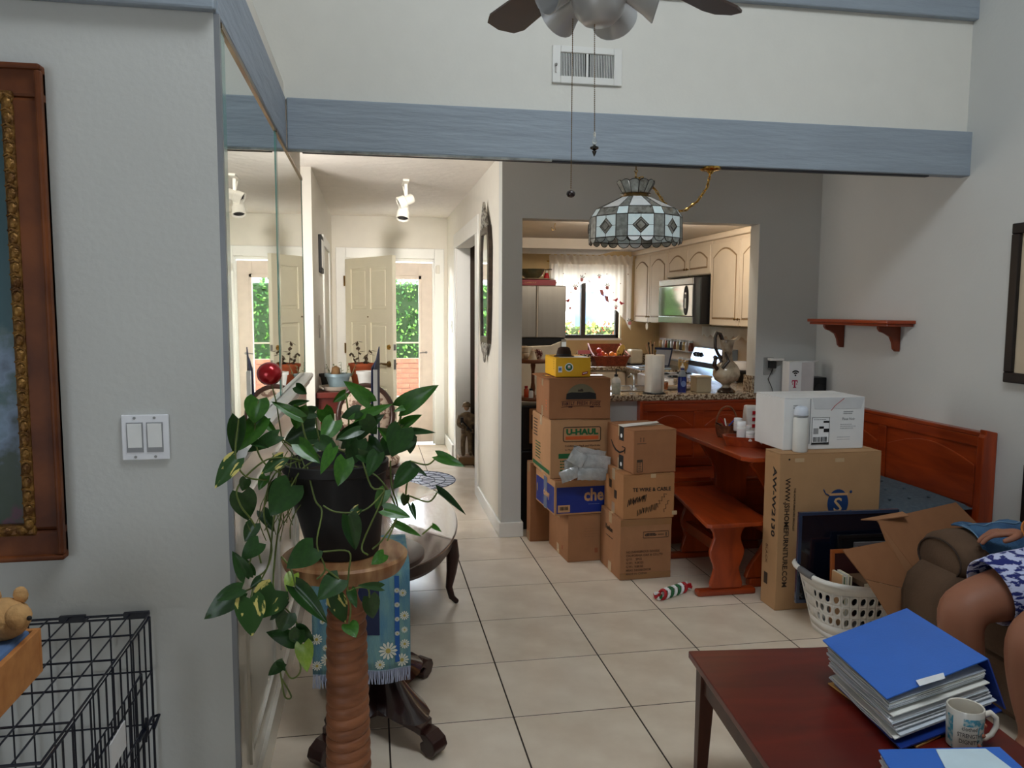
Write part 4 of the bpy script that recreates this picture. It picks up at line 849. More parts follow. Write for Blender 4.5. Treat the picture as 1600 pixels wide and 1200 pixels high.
def pr_(t,pts,m,M,name='print',ext=.0005):
    "flat printed shape in the plane of M"
    return MB().prism(pts,'z',0,ext,M).build(name,m,t)
def rect(x0,x1,y0,y1): return [(x0,y0),(x1,y0),(x1,y1),(x0,y1)]
def disc(r,cx=0,cy=0,n=28,a0=0,a1=2*PI,sy=1): return [(cx+r*math.cos(a0+(a1-a0)*k/(n if a1-a0>6.2 else n-1)),cy+sy*r*math.sin(a0+(a1-a0)*k/(n if a1-a0>6.2 else n-1))) for k in range(n)]
def bars(t,M,w,h,m,seed=1,n=18):
    r=random.Random(seed); x=-w/2; b=MB()
    while x<w/2-.002:
        a=r.choice((.0012,.002,.003))*w/.05*.6; b.prism(rect(x,min(x+a,w/2),-h/2,h/2),'z',0,.0006,M); x+=a+r.choice((.001,.0018,.0028))*w/.05*.6
    return b.build('barcode',m,t)
def lines(t,M,w,n,dz,m,seed=2,th=.004,name='fine_print'):
    r=random.Random(seed); b=MB()
    for k in range(n):
        x=-w/2; L=w*r.uniform(.7,1)
        while x<-w/2+L:
            a=r.uniform(.012,.035)*w/.2; b.prism(rect(x,x+a,-k*dz,-k*dz+th),'z',0,.0005,M); x+=a+.005*w/.2
    return b.build(name,m,t)
# stack A (left): plain carton, blue printed carton, moving carton, foods carton, yellow carton
a=carton('plain brown carton at the bottom of the left stack, with a yellow sticker',.640,-.590,0,.36,.40,.288,.06,card2_m)
pr_(a,rect(-.02,.02,-.016,.016),mat('yellow sticker',(226,180,40),.6),LF(a,.33,.26),'yellow_sticker')
pr_(a,rect(0,.022,0,.026),mat('rusty mark',(150,86,54),.8),LF(a,.12,.05),'mark')
lines(a,FR(a,.16,.20),.11,4,.016,mat('faint print',(140,100,70),.8),3,.0015)
pr_(a,rect(0,.02,0,.03),MATS['rusty mark'],FR(a,.17,.05),'mark')
c=carton('blue printed carton reading che on the front, second in the left stack',.556,-.590,.290,.385,.42,.215,.06,cardl_m,topm=card_m)
pr_(c,rect(.012,.384,.012,.170),blue_m,FR(c,0,0),'blue_panel'); pr_(c,rect(-.405,-.012,.012,.170),blue_m,LF(c,0,0),'blue_panel')
text('che',.105,c,tan_m,FR(c,.245,.115,-.0016),width=.125,bold=.003); text('chewy',.06,c,tan_m,LF(c,.17,.10,-.0016),width=.13,bold=.002)
pr_(c,rect(.02,.095,.018,.062),tan_m,FR(c,0,0,-.0014),'label_panel'); bars(c,FR(c,.0575,.042,-.002),.055,.022,black_m)
pr_(c,rect(-.385,-.375,.07,.12),mat('yellow tab',(230,190,60),.6),LF(c,0,0,-.0016),'yellow_tab'); MB().box(-.0022,-.0012,.16,.23,.004,.20).build('packing_tape',mat('grey tape',(96,104,130),.2),c,world=False)
lines(c,FR(c,.25,.06,-.0016),.08,1,.01,mat('faint blue',(120,130,170),.6),4,.003)
lines(c,WM[c.name]@frame((.13,.11,.2165),(1,0,0),(0,1,0)),.09,1,.01,black_m,5,.008)
u_=carton('moving carton with green and orange printed logo, third in the left stack',.535,-.555,.507,.375,.46,.355,.03,cardl_m)
M=FR(u_,.195,.265)
gk=mat('dark brown print',(52,38,26),.6)
b=MB()
def rrect(w,h,r): return [(sx*(w/2-r)+r*math.cos(a),sy*(h/2-r)+r*math.sin(a)) for sx,sy,a0 in ((1,1,0),(-1,1,PI/2),(-1,-1,PI),(1,-1,1.5*PI)) for a in [a0+q*PI/8 for q in range(5)]]
b.tube([M@Vector((x,y,.001)) for x,y in rrect(.232,.086,.012)],.0024,4,closed=True); b.build('logo_outline',gk,u_)
text('U-HAUL',.06,u_,green_m,M@Matrix.Translation((0,.013,0)),width=.20,bold=.0035,height=.038); pr_(u_,rect(-.102,.102,-.032,-.012),orange_m,M,'orange_bar')
text('Combination Rack and Wardrobe',.02,u_,gk,FR(u_,.20,.195),width=.22,height=.012); text('to Make Packing and Loading Easier',.02,u_,gk,FR(u_,.20,.172),width=.22,height=.012)
pr_(u_,rect(.05,.175,.12,.15),green_m,FR(u_,0,0),'green_band'); lines(u_,FR(u_,.12,.10),.12,4,.018,green_m,7,.007)
lines(u_,LF(u_,.36,.31),.12,6,.02,gk,8,.007); lines(u_,LF(u_,.30,.17),.14,6,.019,green_m,9,.007); pr_(u_,rect(-.44,-.015,.02,.045),green_m,LF(u_,0,0),'green_band')
f_=carton('brown carton printed FAMILY FRESH FOODS with a dark farm emblem, fourth in the left stack',.525,-.55,.865,.375,.42,.243,-.03,card_m)
M=FR(f_,.195,.118); pr_(f_,disc(.092,0,0,24,0,PI),mat('olive grey print',(112,104,80),.7),M,'emblem_sky'); pr_(f_,[(-.092,0),(.092,0),(.089,.034),(.05,.044),(.0,.040),(-.06,.042),(-.089,.034)],black_m,M@Matrix.Translation((0,0,.0004)),'emblem_ground')
pr_(f_,[(-.02,.046),(.012,.046),(.012,.056),(.004,.064),(-.006,.058),(-.02,.058)],gk,M@Matrix.Translation((0,0,.0006)),'emblem_barn')
dk=mat('maroon print',(70,26,18),.6); b=MB()
for yy in (0,-.034): b.tube([M@Vector((x,-.006+yy-.5*x*x,.0008)) for x in [-.12+.24*k/16 for k in range(17)]],.0015,4)
b.build('banner_outline',dk,f_)
for k,ch in enumerate('FAMILY FRESH FOODS'):
    if ch==' ': continue
    x=-.110+.22*k/17; text(ch,.02,f_,dk,M@Matrix.Translation((x,-.0235-.5*x*x,.0004))@Matrix.Rotation(-x*1.0,4,'Z'),height=.022,width=(.003 if ch=='I' else .0112),bold=.0004)
for x in (-.065,.065): pr_(f_,rect(x-.012,x+.012,-.05,-.04),dk,M,'emblem_foot')
lines(f_,LF(f_,.08,.10),.03,4,.018,orange_m,12,.008)
MB().add([(-.002,-.002,.243),(-.03,.02,.240),(-.035,.40,.238),(-.002,.42,.243),(-.002,-.002,.245),(-.03,.02,.242),(-.035,.40,.240),(-.002,.42,.245)],[(0,1,2,3),(4,7,6,5),(0,4,5,1),(1,5,6,2),(2,6,7,3),(3,7,4,0)]).build('side_flap',card_m,f_,world=False)
ym=mat('yellow carton',(236,180,34),.5,var=.03)
y_=carton('bright yellow carton with a round green emblem and red ribbon, on the foods carton',.575,-.50,1.112,.215,.33,.115,-.03,ym,tape=False,name='yellow_carton')
M=FR(y_,.082,.058); pr_(y_,disc(.026),wprint,M,'emblem_rim'); pr_(y_,disc(.020),mat('emblem green',(30,104,64),.5),M@Matrix.Translation((0,0,.0004)),'emblem'); pr_(y_,rect(-.008,.008,-.006,.012),wprint,M@Matrix.Translation((0,0,.0008)),'emblem_centre'); pr_(y_,rect(-.007,.007,-.004,.0),orange_m,M@Matrix.Translation((0,0,.0012)),'emblem_bar')
pr_(y_,rect(-.012,.012,-.018,.018),wprint,FR(y_,.028,.046),'small_label'); pr_(y_,rect(-.008,.008,-.010,.008),mat('label blue',(90,130,180),.5),FR(y_,.028,.048,-.0014),'label_mark')
pr_(y_,[(-.018,-.014),(.016,-.006),(.018,.010),(-.016,.004)],red_m,FR(y_,.180,.024),'red_ribbon'); pr_(y_,[(-.012,-.006),(.012,-.001),(.012,.004),(-.012,0)],wprint,FR(y_,.180,.024,-.0015),'ribbon_mark')
lines(y_,LF(y_,.05,.10),.012,5,.014,mat('ochre print',(150,90,20),.6),14,.008)
MB().box(.03,.21,.02,.28,.1155,.1158).build('white_paper',whitepl_m,y_,world=False)
t=thing('hat','dark brown felt hat lying on the yellow carton','hat',(.655,-.40,1.229))
hm=mat('brown felt',(48,28,18),.95,bump=.3); hp=Vector((.655,-.38,1.229))
MB().lathe([(.001,.012),(.03,.010),(.062,.0035),(.064,.0),(.06,.001),(.044,.008)],hp,28,caps=False,sx=1,sy=.9).build('brim',hm,t,smooth=60)
MB().lathe([(.046,.006),(.043,.03),(.036,.050),(.022,.058),(.010,.054),(.001,.050)],hp,26,caps=False,sx=1,sy=.85).build('crown',hm,t,smooth=60); MB().lathe([(.0472,.007),(.0462,.016)],hp,26,caps=False,sy=.85).build('hat_band',black_m,t)
t=thing('bubble_wrap','crumpled clear bubble packing pillows on top of the blue carton','packaging',(.76,-.62,.52))
plm=mat('clear plastic film',(240,244,246),.15,trans=.6,rgb2=(200,206,208),scale=14,bump=.9,bscale=22,coat=.8)
r=random.Random(2)
for k,(u,v,w_,h_,a) in enumerate(((920,712,.20,.085,.2),(908,728,.20,.09,-.05),(930,724,.18,.10,.15),(893,740,.14,.07,-.35),(925,741,.17,.07,.05),(902,716,.10,.08,.5))):
    c0=at('y',-.64-.012*k,u,v); Mx=Matrix.Translation(c0)@Matrix.Rotation(a,4,'Y'); vs=[];fs=[]; nx,ny=12,6
    for s in (1,-1):
        for j in range(ny+1):
            for i in range(nx+1):
                x=(i/nx-.5)*w_; z=(j/ny-.5)*h_; e=max(0,math.sin(PI*i/nx)*math.sin(PI*j/ny))**.5*(.6+.4*abs(math.sin(i*1.2))); vs.append((x+r.uniform(-.003,.003),s*e*.014,z+r.uniform(-.003,.003)))
    o_=(nx+1)*(ny+1)
    for q in (0,o_):
        for j in range(ny):
            for i in range(nx): fs.append((q+j*(nx+1)+i,q+j*(nx+1)+i+1,q+(j+1)*(nx+1)+i+1,q+(j+1)*(nx+1)+i))
    MB().add(vs,fs,Mx).build('pillow',plm,t,smooth=60)
# stack B (right)
b1=carton('tall brown carton with printed contents list, bottom of the right stack',.850,-.945,0,.305,.345,.348,.03,card2_m)
tb=mat('brown tape',(150,108,70),.25)
for z in (.005,.31): MB().box(.001,.304,-.0012,-.0002,z,z+.034).build('packing_tape',tb,b1,world=False)
for k,s in enumerate(('NO.DANGEROUS GOODS','CALIFORNIA OAK & CO.LTD','QTY:    2PCS','N.W.:  9.0KGS','G.W.:  9.8KGS','MEAS: 54X38X30CM','MADE IN CHINA')):
    text(s,.017,b1,mat('carton ink %d'%k,(96,64,42),.7),FR(b1,.035,.160-k*.021),align='LEFT',bold=.0004)
b=MB(); Mb=FR(b1,.21,.255)
b.tube([Mb@Vector((x,y,.0008)) for x,y in rrect(.15,.036,.003)],.0012,4,closed=True); b.build('icon_frame',black_m,b1); text('dIIIIb — |',.03,b1,black_m,Mb,width=.13,height=.022,bold=.001)
text('Kanken',.04,b1,gk,LF(b1,.19,.25),width=.12,bold=.001); lines(b1,LF(b1,.17,.20),.15,1,.01,gk,16,.004)
b2=carton('battered carton printed TE WIRE & CABLE with scribbled marker, middle of the right stack',.862,-.945,.349,.303,.335,.255,.02,mat('orange brown cardboard',(172,120,76),.8,bump=.2,var=.08,scale=6))
text('TE WIRE & CABLE',.03,b2,black_m,FR(b2,.168,.165),width=.225,height=.022,bold=.0006)
def scrib(t,M,w,h,n,seed,m=black_m,r0=.0022):
    r=random.Random(seed); pts=[]
    for k in range(n): pts.append(M@Vector((-w/2+w*k/(n-1)+r.uniform(-.003,.003),(h/2 if k%2 else -h/2)*r.uniform(.6,1)+.25*w*(k/(n-1)-.5),.0012)))
    MB().tube(pts,r0,4).build('marker_scribble',m,t)
scrib(b2,FR(b2,.080,.108),.105,.048,24,1); scrib(b2,FR(b2,.140,.052),.115,.040,28,2); scrib(b2,FR(b2,.082,.108),.09,.03,20,5)
scrib(b2,FR(b2,.225,.105)@Matrix.Rotation(.75,4,'Z'),.085,.022,9,3,r0=.0015); scrib(b2,FR(b2,.255,.07)@Matrix.Rotation(.9,4,'Z'),.07,.016,7,4,r0=.0015)
for (y,z) in ((.22,.16),(.13,.115)): pr_(b2,rect(-.022,.022,-.024,.024),gk,LF(b2,y,z),'dark_mark')
for (x,z) in ((.16,.246),(.29,.03)): MB().box(x,x+.03,-.0016,-.0004,z-.015,z+.008).build('tape_scrap',tape_m,b2,world=False)
b3=carton('carton with curved smile arrow and black tape labels, top of the right stack',.915,-.955,.606,.262,.36,.245,.12,card_m)
M=LF(b3,.20,.12); 
sm_=[(-.10,.03),(-.07,-.0),(-.03,-.022),(.02,-.028),(.07,-.012),(.085,.0)]
MB().tube([M@Vector((x,y,.001)) for x,y in sm_],[.0012,.0035,.005,.005,.0035,.002],6).tube([M@Vector((x,y,.001)) for x,y in ((.055,.012),(.092,.010),(.088,-.022))],.003,5).build('smile_arrow',black_m,b3)
for z0,z1 in ((.165,.244),(.0,.08)):
    pr_(b3,rect(-.03,.03,z0,z1),black_m,LF(b3,.16,0),'black_tape'); pr_(b3,disc(.012,0,(z0+z1)/2-.012),wprint,LF(b3,.16,0,-.0014),'tape_mark')
text('î î',.03,b3,gk,FR(b3,.05,.19),width=.028,height=.024); pr_(b3,rect(.02,.075,.168,.171),gk,FR(b3,0,0),'underline'); pr_(b3,rect(.02,.055,.01,.08),gk,FR(b3,0,0),'label_frame'); pr_(b3,rect(.024,.051,.014,.066),card2_m,FR(b3,0,0,-.0014),'label_field'); lines(b3,FR(b3,.0375,.06,-.0018),.02,5,.01,gk,19,.004)
MB().add([(-.01,.12,.249),(.23,.15,.262),(.24,.20,.262),(.0,.21,.250),(-.01,.12,.247),(.23,.15,.260),(.24,.20,.260),(.0,.21,.248)],[(0,1,2,3),(4,7,6,5),(0,4,5,1),(1,5,6,2),(2,6,7,3),(3,7,4,0)]).build('torn_tape',whitepl_m,b3,world=False)
# tall flat carton behind stack A
carton('tall narrow flattened carton leaning by the white pillar',.500,-.135,0,.135,.11,.52,.0,card_m)
# dark kitchen trolley behind stack A with stand
t=thing('small_appliance','dark boxy appliance with tan front, behind the foods carton','appliance',(.57,.25,0))
MB().box(.50,.66,.16,.40,.55,.86).build('case',blackpl_m,t,bevel=.01); MB().box(.55,.66,.148,.158,.60,.84).build('front',card2_m,t,bevel=.004); MB().box(.565,.64,.144,.149,.70,.80).build('display',black_m,t); MB().box(.49,.67,.15,.41,0,.55).build('trolley_cabinet',blackpl_m,t,bevel=.01)
t=thing('wooden_stand','two tier wooden stand just inside the kitchen, left of the yellow carton','stand',(.60,.30,.86))
stm=mat('brown stand wood',(122,72,44),.5,var=.1)
for z in (1.145,.885): MB().lathe([(.10,0),(.105,.006),(.105,.018),(.10,.024)],(.60,.28,z),28).build('shelf',stm,t,smooth=40)
MB().lathe([(.016,.0),(.012,.03),(.018,.06),(.012,.10),(.012,.18),(.018,.22),(.014,.24)],(.60,.28,.908),16).build('post',stm,t,smooth=50)
t=thing('bell_candle','cream bell shaped figurine on the wooden stand top','figurine',(.585,.27,1.17)); MB().lathe([(.032,0),(.030,.008),(.018,.04),(.014,.055),(.016,.062),(.006,.066),(.004,.078),(.001,.08)],(.59,.25,1.1695),20).build('bell',mat('cream wax',(214,200,176),.4,sub=.1),t,smooth=50); MB().sph((.59,.25,1.252),.004,8,6).build('finial',whitepl_m,t)
t=thing('painted_egg','dark floral egg on the wooden stand','figurine',(.64,.30,1.17)); MB().sph((.638,.30,1.205),.034,18,12,(1,.8,1.05)).build('egg',mat('floral print',(96,40,40),.3,rgb2=(206,176,160),scale=70,lo=.5,hi=.54),t,smooth=70)
t=thing('white_canister','rounded white canister at the left of the wooden stand','canister',(.53,.33,1.17)); MB().lathe([(.03,0),(.036,.01),(.036,.04),(.030,.045),(.036,.05),(.034,.08),(.02,.09),(.001,.09)],(.545,.33,1.1695),22).build('jar',mat('beige ceramic',(190,176,156),.4),t,smooth=50)
for k,(x,y,h_,c,lab) in enumerate(((.545,.24,.075,(190,70,30),'orange spice bottle on the lower tier of the wooden stand'),(.57,.20,.06,(210,206,200),'small white spice bottle on the lower tier of the wooden stand'),(.65,.24,.07,(44,54,36),'dark green bottle on the lower tier of the wooden stand'),(.655,.31,.055,(120,20,36),'red lidded pot on the lower tier of the wooden stand'))):
    t=thing('spice_bottle',lab,'bottle',(x,y,.909),group='bottles on the wooden stand'); MB().lathe([(.016,0),(.017,.004),(.017,h_*.7),(.010,h_*.82),(.010,h_*.88)],(x,y,.9095),14).build('bottle',mat('spice %d'%k,c,.35),t,smooth=50); MB().lathe([(.012,h_*.86),(.012,h_*1.05)],(x,y,.9095),14).build('cap',red_m if k%2==0 else black_m,t)
# ================================================================ kitchen
t=thing('granite_counter','brown speckled granite bar counter of the pass-through','counter',(1.6,.3,.905))
MB().box(1.0,2.20,-.055,-.001,.905,.945).box(1.0,2.114,-.001,.131,.9055,.945).box(1.0,2.30,.131,.62,.905,.945).build('slab',gran_m,t,bevel=.008,seg=3)
MB().box(2.095,2.114,.0,.13,.946,1.06).build('backsplash',gran_m,t,bevel=.002)
t=thing('base_cabinet','cream base cabinet under the pass-through counter','cabinet',(1.6,.35,0)); MB().box(1.02,2.28,.135,.60,.0,.90).build('body',cream_m,t)
t=thing('sink','stainless steel sink with raised rim in the counter','sink',(1.35,.36,.945))
MB().box(1.14,1.55,.18,.20,.946,.952).box(1.14,1.55,.54,.56,.946,.952).box(1.14,1.16,.2,.54,.946,.952).box(1.53,1.55,.2,.54,.946,.952).build('rim',steel_m,t,bevel=.002); MB().box(1.16,1.53,.2,.54,.9455,.948).build('basin',mat('dark basin',(70,72,74),.2,metal=.8),t)
MB().lathe([(.022,0),(.018,.012),(.010,.02),(.009,.075)],(1.31,.21,.952),16).tube([(1.31,.21,1.02),(1.31,.22,1.05),(1.31,.27,1.055),(1.31,.33,1.035)],[.009,.009,.008,.008],10).lathe([(.012,0),(.012,.03),(.004,.035)],(1.29,.205,.952),12).build('faucet',chrome_m,t,smooth=50)
def kb(name,label,cat,prof,x,y,z,m,n=22,part='body',sx=1,sy=1):
    t=thing(name,label,cat,(x,y,z)); MB().lathe(prof,(x,y,z),n,sx=sx,sy=sy).build(part,m,t,smooth=45); return t
ZC=.9455
t=kb('soap_dispenser','white soap dispenser with black pump at the left end of the granite counter','dispenser',[(.026,0),(.031,.006),(.031,.085),(.026,.10),(.012,.112),(.012,.118)],1.135,.07,ZC,mat('frosted soap bottle',(206,206,196),.3,rgb2=(180,186,170),scale=40))
MB().lathe([(.013,.116),(.013,.13),(.005,.133),(.004,.155)],(1.135,.07,ZC),14).tube([(1.135,.07,ZC+.155),(1.135,.07,ZC+.165),(1.155,.06,ZC+.162)],.004,8).build('pump',blackpl_m,t,smooth=50); MB().lathe([(.0315,.075),(.0315,.086),(.0262,.101),(.0125,.113)],(1.135,.07,ZC),22,caps=False).build('white_shoulder',whitepl_m,t,smooth=50)
pt=mat('paper towel',(228,220,206),.95,bump=.2,bscale=60)
t=thing('paper_towel_roll','white paper towel roll standing on the granite counter','paper towel',(1.385,.045,ZC)); MB().lathe([(.078,0),(.078,.006),(.01,.008)],(1.40,.045,ZC),28).build('base',blackpl_m,t); MB().lathe([(.0655,.010),(.066,.012),(.066,.262),(.064,.264),(.022,.264),(.022,.255)],(1.40,.045,ZC),34).build('roll',pt,t,smooth=50); MB().cyl((1.40,.045,ZC),(1.40,.045,ZC+.285),.006).sph((1.40,.045,ZC+.29),.010).build('spindle',dbrass_m,t)
MB().add([(1.40+.0675*math.cos(a),.045+.0675*math.sin(a),ZC+z) for z in (.262,.005) for a in (-2.2,-1.9,-1.6,-1.3,-1.0)]+[(1.40+.07*math.cos(a)+.004,.045+.078*math.sin(a),ZC+.004) for a in (-1.6,-1.3,-1.0)],[(i,i+1,i+6,i+5) for i in range(4)]).build('loose_sheet',pt,t,smooth=80,solid=.001)
t=kb('dish_soap','blue dish soap bottle on the granite counter right of the paper towels','bottle',[(.030,0),(.033,.006),(.033,.09),(.024,.13),(.013,.155),(.012,.17)],1.62,.09,ZC,mat('blue soap',(26,44,128),.15,trans=.3,coat=.4),sx=1,sy=.7)
MB().lathe([(.0335,.11),(.0245,.131),(.0135,.156)],(1.62,.09,ZC),22,sy=.7,caps=False).build('clear_top',mat('clear bottle top',(190,196,200),.15,trans=.5),t,smooth=45); MB().lathe([(.014,.168),(.014,.18),(.006,.185),(.005,.20)],(1.62,.09,ZC),12).build('cap',whitepl_m,t); pr_(t,disc(.018,sy=1.2),mat('soap label',(120,140,190),.4),frame((1.62,.066,ZC+.06),(1,0,0),(0,0,1)),'label')
t=thing('ornate_pitcher','tall ornate ceramic pitcher with curled handle at the right end of the counter','pitcher',(1.90,.05,ZC))
cer=mat('mottled glazed ceramic',(196,178,150),.2,rgb2=(96,72,50),scale=9,lo=.42,hi=.62,coat=.5); dce=mat('dark glazed foot',(44,26,16),.2,coat=.6,bump=.4,bscale=80)
px,py=1.925,.045
MB().lathe([(.062,0),(.066,.006),(.052,.022),(.034,.034)],(px,py,ZC),28).build('foot',dce,t,smooth=40)
MB().lathe([(.030,.034),(.026,.05),(.040,.062),(.080,.085),(.096,.12),(.092,.155),(.072,.19),(.046,.215),(.036,.25),(.036,.29),(.044,.33),(.052,.36),(.050,.365),(.040,.33),(.030,.28),(.001,.27)],(px,py,ZC),34,sy=.85).build('body',cer,t,smooth=60)
MB().add([(px+.03,py-.03,ZC+.355),(px+.03,py+.03,ZC+.355),(px+.085,py,ZC+.395),(px+.035,py,ZC+.31)],[(0,1,2),(0,2,3),(1,3,2),(0,3,1)]).build('spout',cer,t,solid=.004)
MB().tube([(px-.035,py,ZC+.36),(px-.055,py,ZC+.405),(px-.080,py,ZC+.415),(px-.092,py,ZC+.38),(px-.088,py,ZC+.31),(px-.062,py,ZC+.26),(px-.038,py,ZC+.235)],[.014,.014,.013,.012,.011,.012,.013],10).build('handle',dce,t,smooth=70)
MB().tube([(px-.075,py-.02,ZC+.16),(px-.105,py-.03,ZC+.19),(px-.098,py-.03,ZC+.235),(px-.07,py-.03,ZC+.245),(px-.055,py-.035,ZC+.21)],[.016,.017,.014,.012,.01],10).sph((px-.10,py-.03,ZC+.245),.016,10,8).tube([(px-.06,py-.06,ZC+.17),(px-.02,py-.07,ZC+.22),(px-.03,py-.035,ZC+.28)],[.012,.012,.006],8).build('raised_ornament',dce,t,smooth=70)
t=thing('tissue_box','pale wooden box on the counter between dish soap and pitcher','box',(1.76,.10,ZC)); MB().box(1.71,1.82,.05,.16,ZC,ZC+.10).build('box_body',mat('pale wood box',(176,158,126),.6,bump=.2),t,bevel=.004); MB().box(1.705,1.825,.045,.165,ZC+.1,ZC+.112).build('lid',MATS['pale wood box'],t,bevel=.003)
t=thing('cutting_tray','dark oval serving tray lying on the counter behind the bottles','tray',(1.68,.28,ZC)); MB().lathe([(.12,0),(.14,.008),(.142,.012),(.12,.006),(.001,.005)],(1.66,.29,ZC),28,sy=.5).build('tray_body',steel_m,t,smooth=40)
for k,(x,y,lab,c,h_) in enumerate(((1.50,.30,'small white jar behind the paper towels','white',.07),(1.56,.26,'copper lidded tin lying behind the dish soap','copper',.05),(1.69,.26,'white sponge holder right of the dish soap','white',.09))):
    t=kb('counter_jar',lab,'jar',[(.022,0),(.024,.004),(.024,h_),(.020,h_+.006)],x,y,ZC,whitepl_m if c=='white' else mat('copper tin',(176,112,76),.25,metal=.7)); MB().lathe([(.021,h_+.006),(.021,h_+.016)],(x,y,ZC),18).build('lid',whitepl_m if k else steel_m,t)
# fridge
t=thing('refrigerator','stainless steel refrigerator with double doors behind the pillar','refrigerator',(.95,1.85,0))
MB().box(.72,1.13,1.52,2.2,.02,1.715).build('cabinet',mat('grey fridge side',(120,116,110),.4,metal=.3),t,bevel=.006)
MB().box(.721,.874,1.47,1.515,1.275,1.715).build('door',steel_m,t,bevel=.008); MB().box(.882,1.128,1.47,1.515,1.275,1.715).build('door',steel_m,t,bevel=.008)
MB().box(.721,1.128,1.49,1.515,1.215,1.27).build('dark_gap',blackpl_m,t); MB().prism([(.721,.60),(1.128,.60),(1.128,1.255),(1.06,1.235),(1.0,1.21),(.86,1.205),(.76,1.20),(.721,1.22)],'y',1.47,1.49).build('lower_drawer',mat('beige steel drawer',(186,178,164),.35,metal=.3),t,bevel=.004)
MB().box(.876,.880,1.462,1.47,1.28,1.71).build('pale_seam_strip',whitepl_m,t)  # pale strip along the seam between the doors
t=thing('magazine_stack','maroon hardback book lying on top of the refrigerator','book',(.9,1.62,1.715)); MB().box(.74,1.05,1.52,1.75,1.717,1.765).build('cover',mat('maroon cloth',(128,36,50),.5),t,bevel=.003); MB().box(1.03,1.053,1.53,1.74,1.722,1.76).build('pages',mat('brown spine',(110,70,46),.7),t); text('CAPRIOLE',.02,t,tan_m,frame((.83,1.519,1.74),(1,0,0),(0,0,1)),width=.10,height=.012)
t=thing('serving_platter','pale flat platter under the green bowl on the refrigerator','platter',(.9,1.63,1.766)); MB().lathe([(.08,0),(.16,.008),(.165,.012),(.08,.006),(.001,.006)],(.895,1.64,1.766),30,sy=.7).build('plate',mat('pale platter',(200,186,160),.4),t,smooth=40)
t=thing('green_bowl','dark green ceramic bowl on top of the refrigerator','bowl',(.88,1.63,1.78)); gb=mat('dark green glaze',(44,52,40),.15,coat=.6,rgb2=(70,64,44),scale=8)
MB().lathe([(.05,0),(.06,.004),(.09,.03),(.112,.075),(.116,.08),(.108,.076),(.08,.03),(.001,.02)],(.865,1.63,1.779),32,sy=.8).build('bowl_body',gb,t,smooth=50)
MB().plate([(.96,1.60,1.855),(1.03,1.62,1.862),(1.045,1.64,1.858),(.97,1.68,1.855)],.005).plate([(.76,1.6,1.856),(.74,1.62,1.866),(.76,1.68,1.856)],.004).build('leaf_handle',gb,t)
t=thing('red_figurine','small red and white figurine behind the green bowl','figurine',(.985,1.66,1.78)); MB().lathe([(.022,0),(.026,.01),(.016,.045),(.012,.05)],(1.0,1.66,1.779),14).build('body',red_m,t,smooth=60); MB().sph((1.0,1.66,1.84),.013,10,8).build('head',whitepl_m,t,smooth=60)
t=thing('hanging_towel','pale blue paper notice clipped to the side of the refrigerator','notice',(1.15,1.5,1.2)); MB().box(1.09,1.13,1.452,1.456,1.16,1.245).build('sheet',mat('pale blue paper',(206,222,240),.5),t); MB().box(1.088,1.128,1.450,1.458,1.24,1.262).build('clip',steel_m,t)
# far counter
t=thing('window_counter','granite kitchen worktop running under the curtained window','counter',(1.6,3.0,.89)); MB().box(1.1,2.655,2.72,3.298,.89,.93).box(2.06,2.655,2.205,2.719,.89,.93).build('slab',gran_m,t,bevel=.006); MB().box(1.1,2.655,3.285,3.298,.931,1.03).build('backsplash',gran_m,t)
t=thing('corner_base_cabinets','cream base cabinets below the kitchen window','cabinet',(1.6,3.0,0)); MB().box(1.12,2.65,2.76,3.29,0,.885).box(2.10,2.65,2.21,2.755,0,.885).build('body',cream_m,t)
for k in range(3): MB().box(1.16+k*.32,1.45+k*.32,2.74,2.758,.12,.86).build('door',cream_m,t,bevel=.006)
FC=.9305
t=thing('fruit_basket','red brown woven fruit basket under the window','basket',(1.98,2.95,FC)); bk=mat('red brown wicker',(120,52,30),.6,rgb2=(150,70,40),scale=30,bump=.6)
b=MB(); w0,w1=.16,.20
b.add([(1.97+sx*w_,2.95+sy*d_,FC+z) for (w_,d_,z) in ((.155,.10,0),(.195,.13,.10)) for sx,sy in ((-1,-1),(1,-1),(1,1),(-1,1))],[(0,1,5,4),(1,2,6,5),(2,3,7,6),(3,0,4,7),(0,3,2,1)]); b.build('basket_body',bk,t,solid=.012)
b=MB(); b.add([(1.775,3.08,FC+.09),(2.165,3.08,FC+.09),(2.15,3.12,FC+.215),(1.79,3.12,FC+.215)],[(0,1,2,3)]); b.build('back_board',bk,t,solid=.012)
for sx in (-1,1): MB().tube([(1.97+sx*.195,2.82,FC+.10),(1.97+sx*.19,2.95,FC+.14),(1.97+sx*.18,3.12,FC+.22)],.010,8).build('side_rim',bk,t)
for k,(x,z,c,nm,lab) in enumerate(((1.85,.155,(206,70,60),'apple','red apple at the upper left of the fruit basket'),(1.895,.12,(226,96,40),'orange','orange second from the left in the fruit basket'),(1.86,.105,(196,50,60),'apple','dark red apple low at the left of the fruit basket'),(1.93,.10,(236,120,40),'orange','orange low in the middle of the fruit basket'),(1.99,.115,(240,146,60),'orange','pale orange at the centre of the fruit basket'),(2.03,.10,(240,136,50),'orange','orange beside the bananas in the fruit basket'))):
    t=thing(nm,lab,nm,(x,2.90,FC+z),group='fruit in the window basket'); MB().sph((x,2.90+.03*(k%2),FC+z),.030,14,10).build('fruit',mat('fruit %d'%k,c,.4),t,smooth=80); MB().cyl((x,2.90+.03*(k%2),FC+z+.026),(x+.002,2.90+.03*(k%2),FC+z+.036),.002,n=6).build('stalk',gk,t)
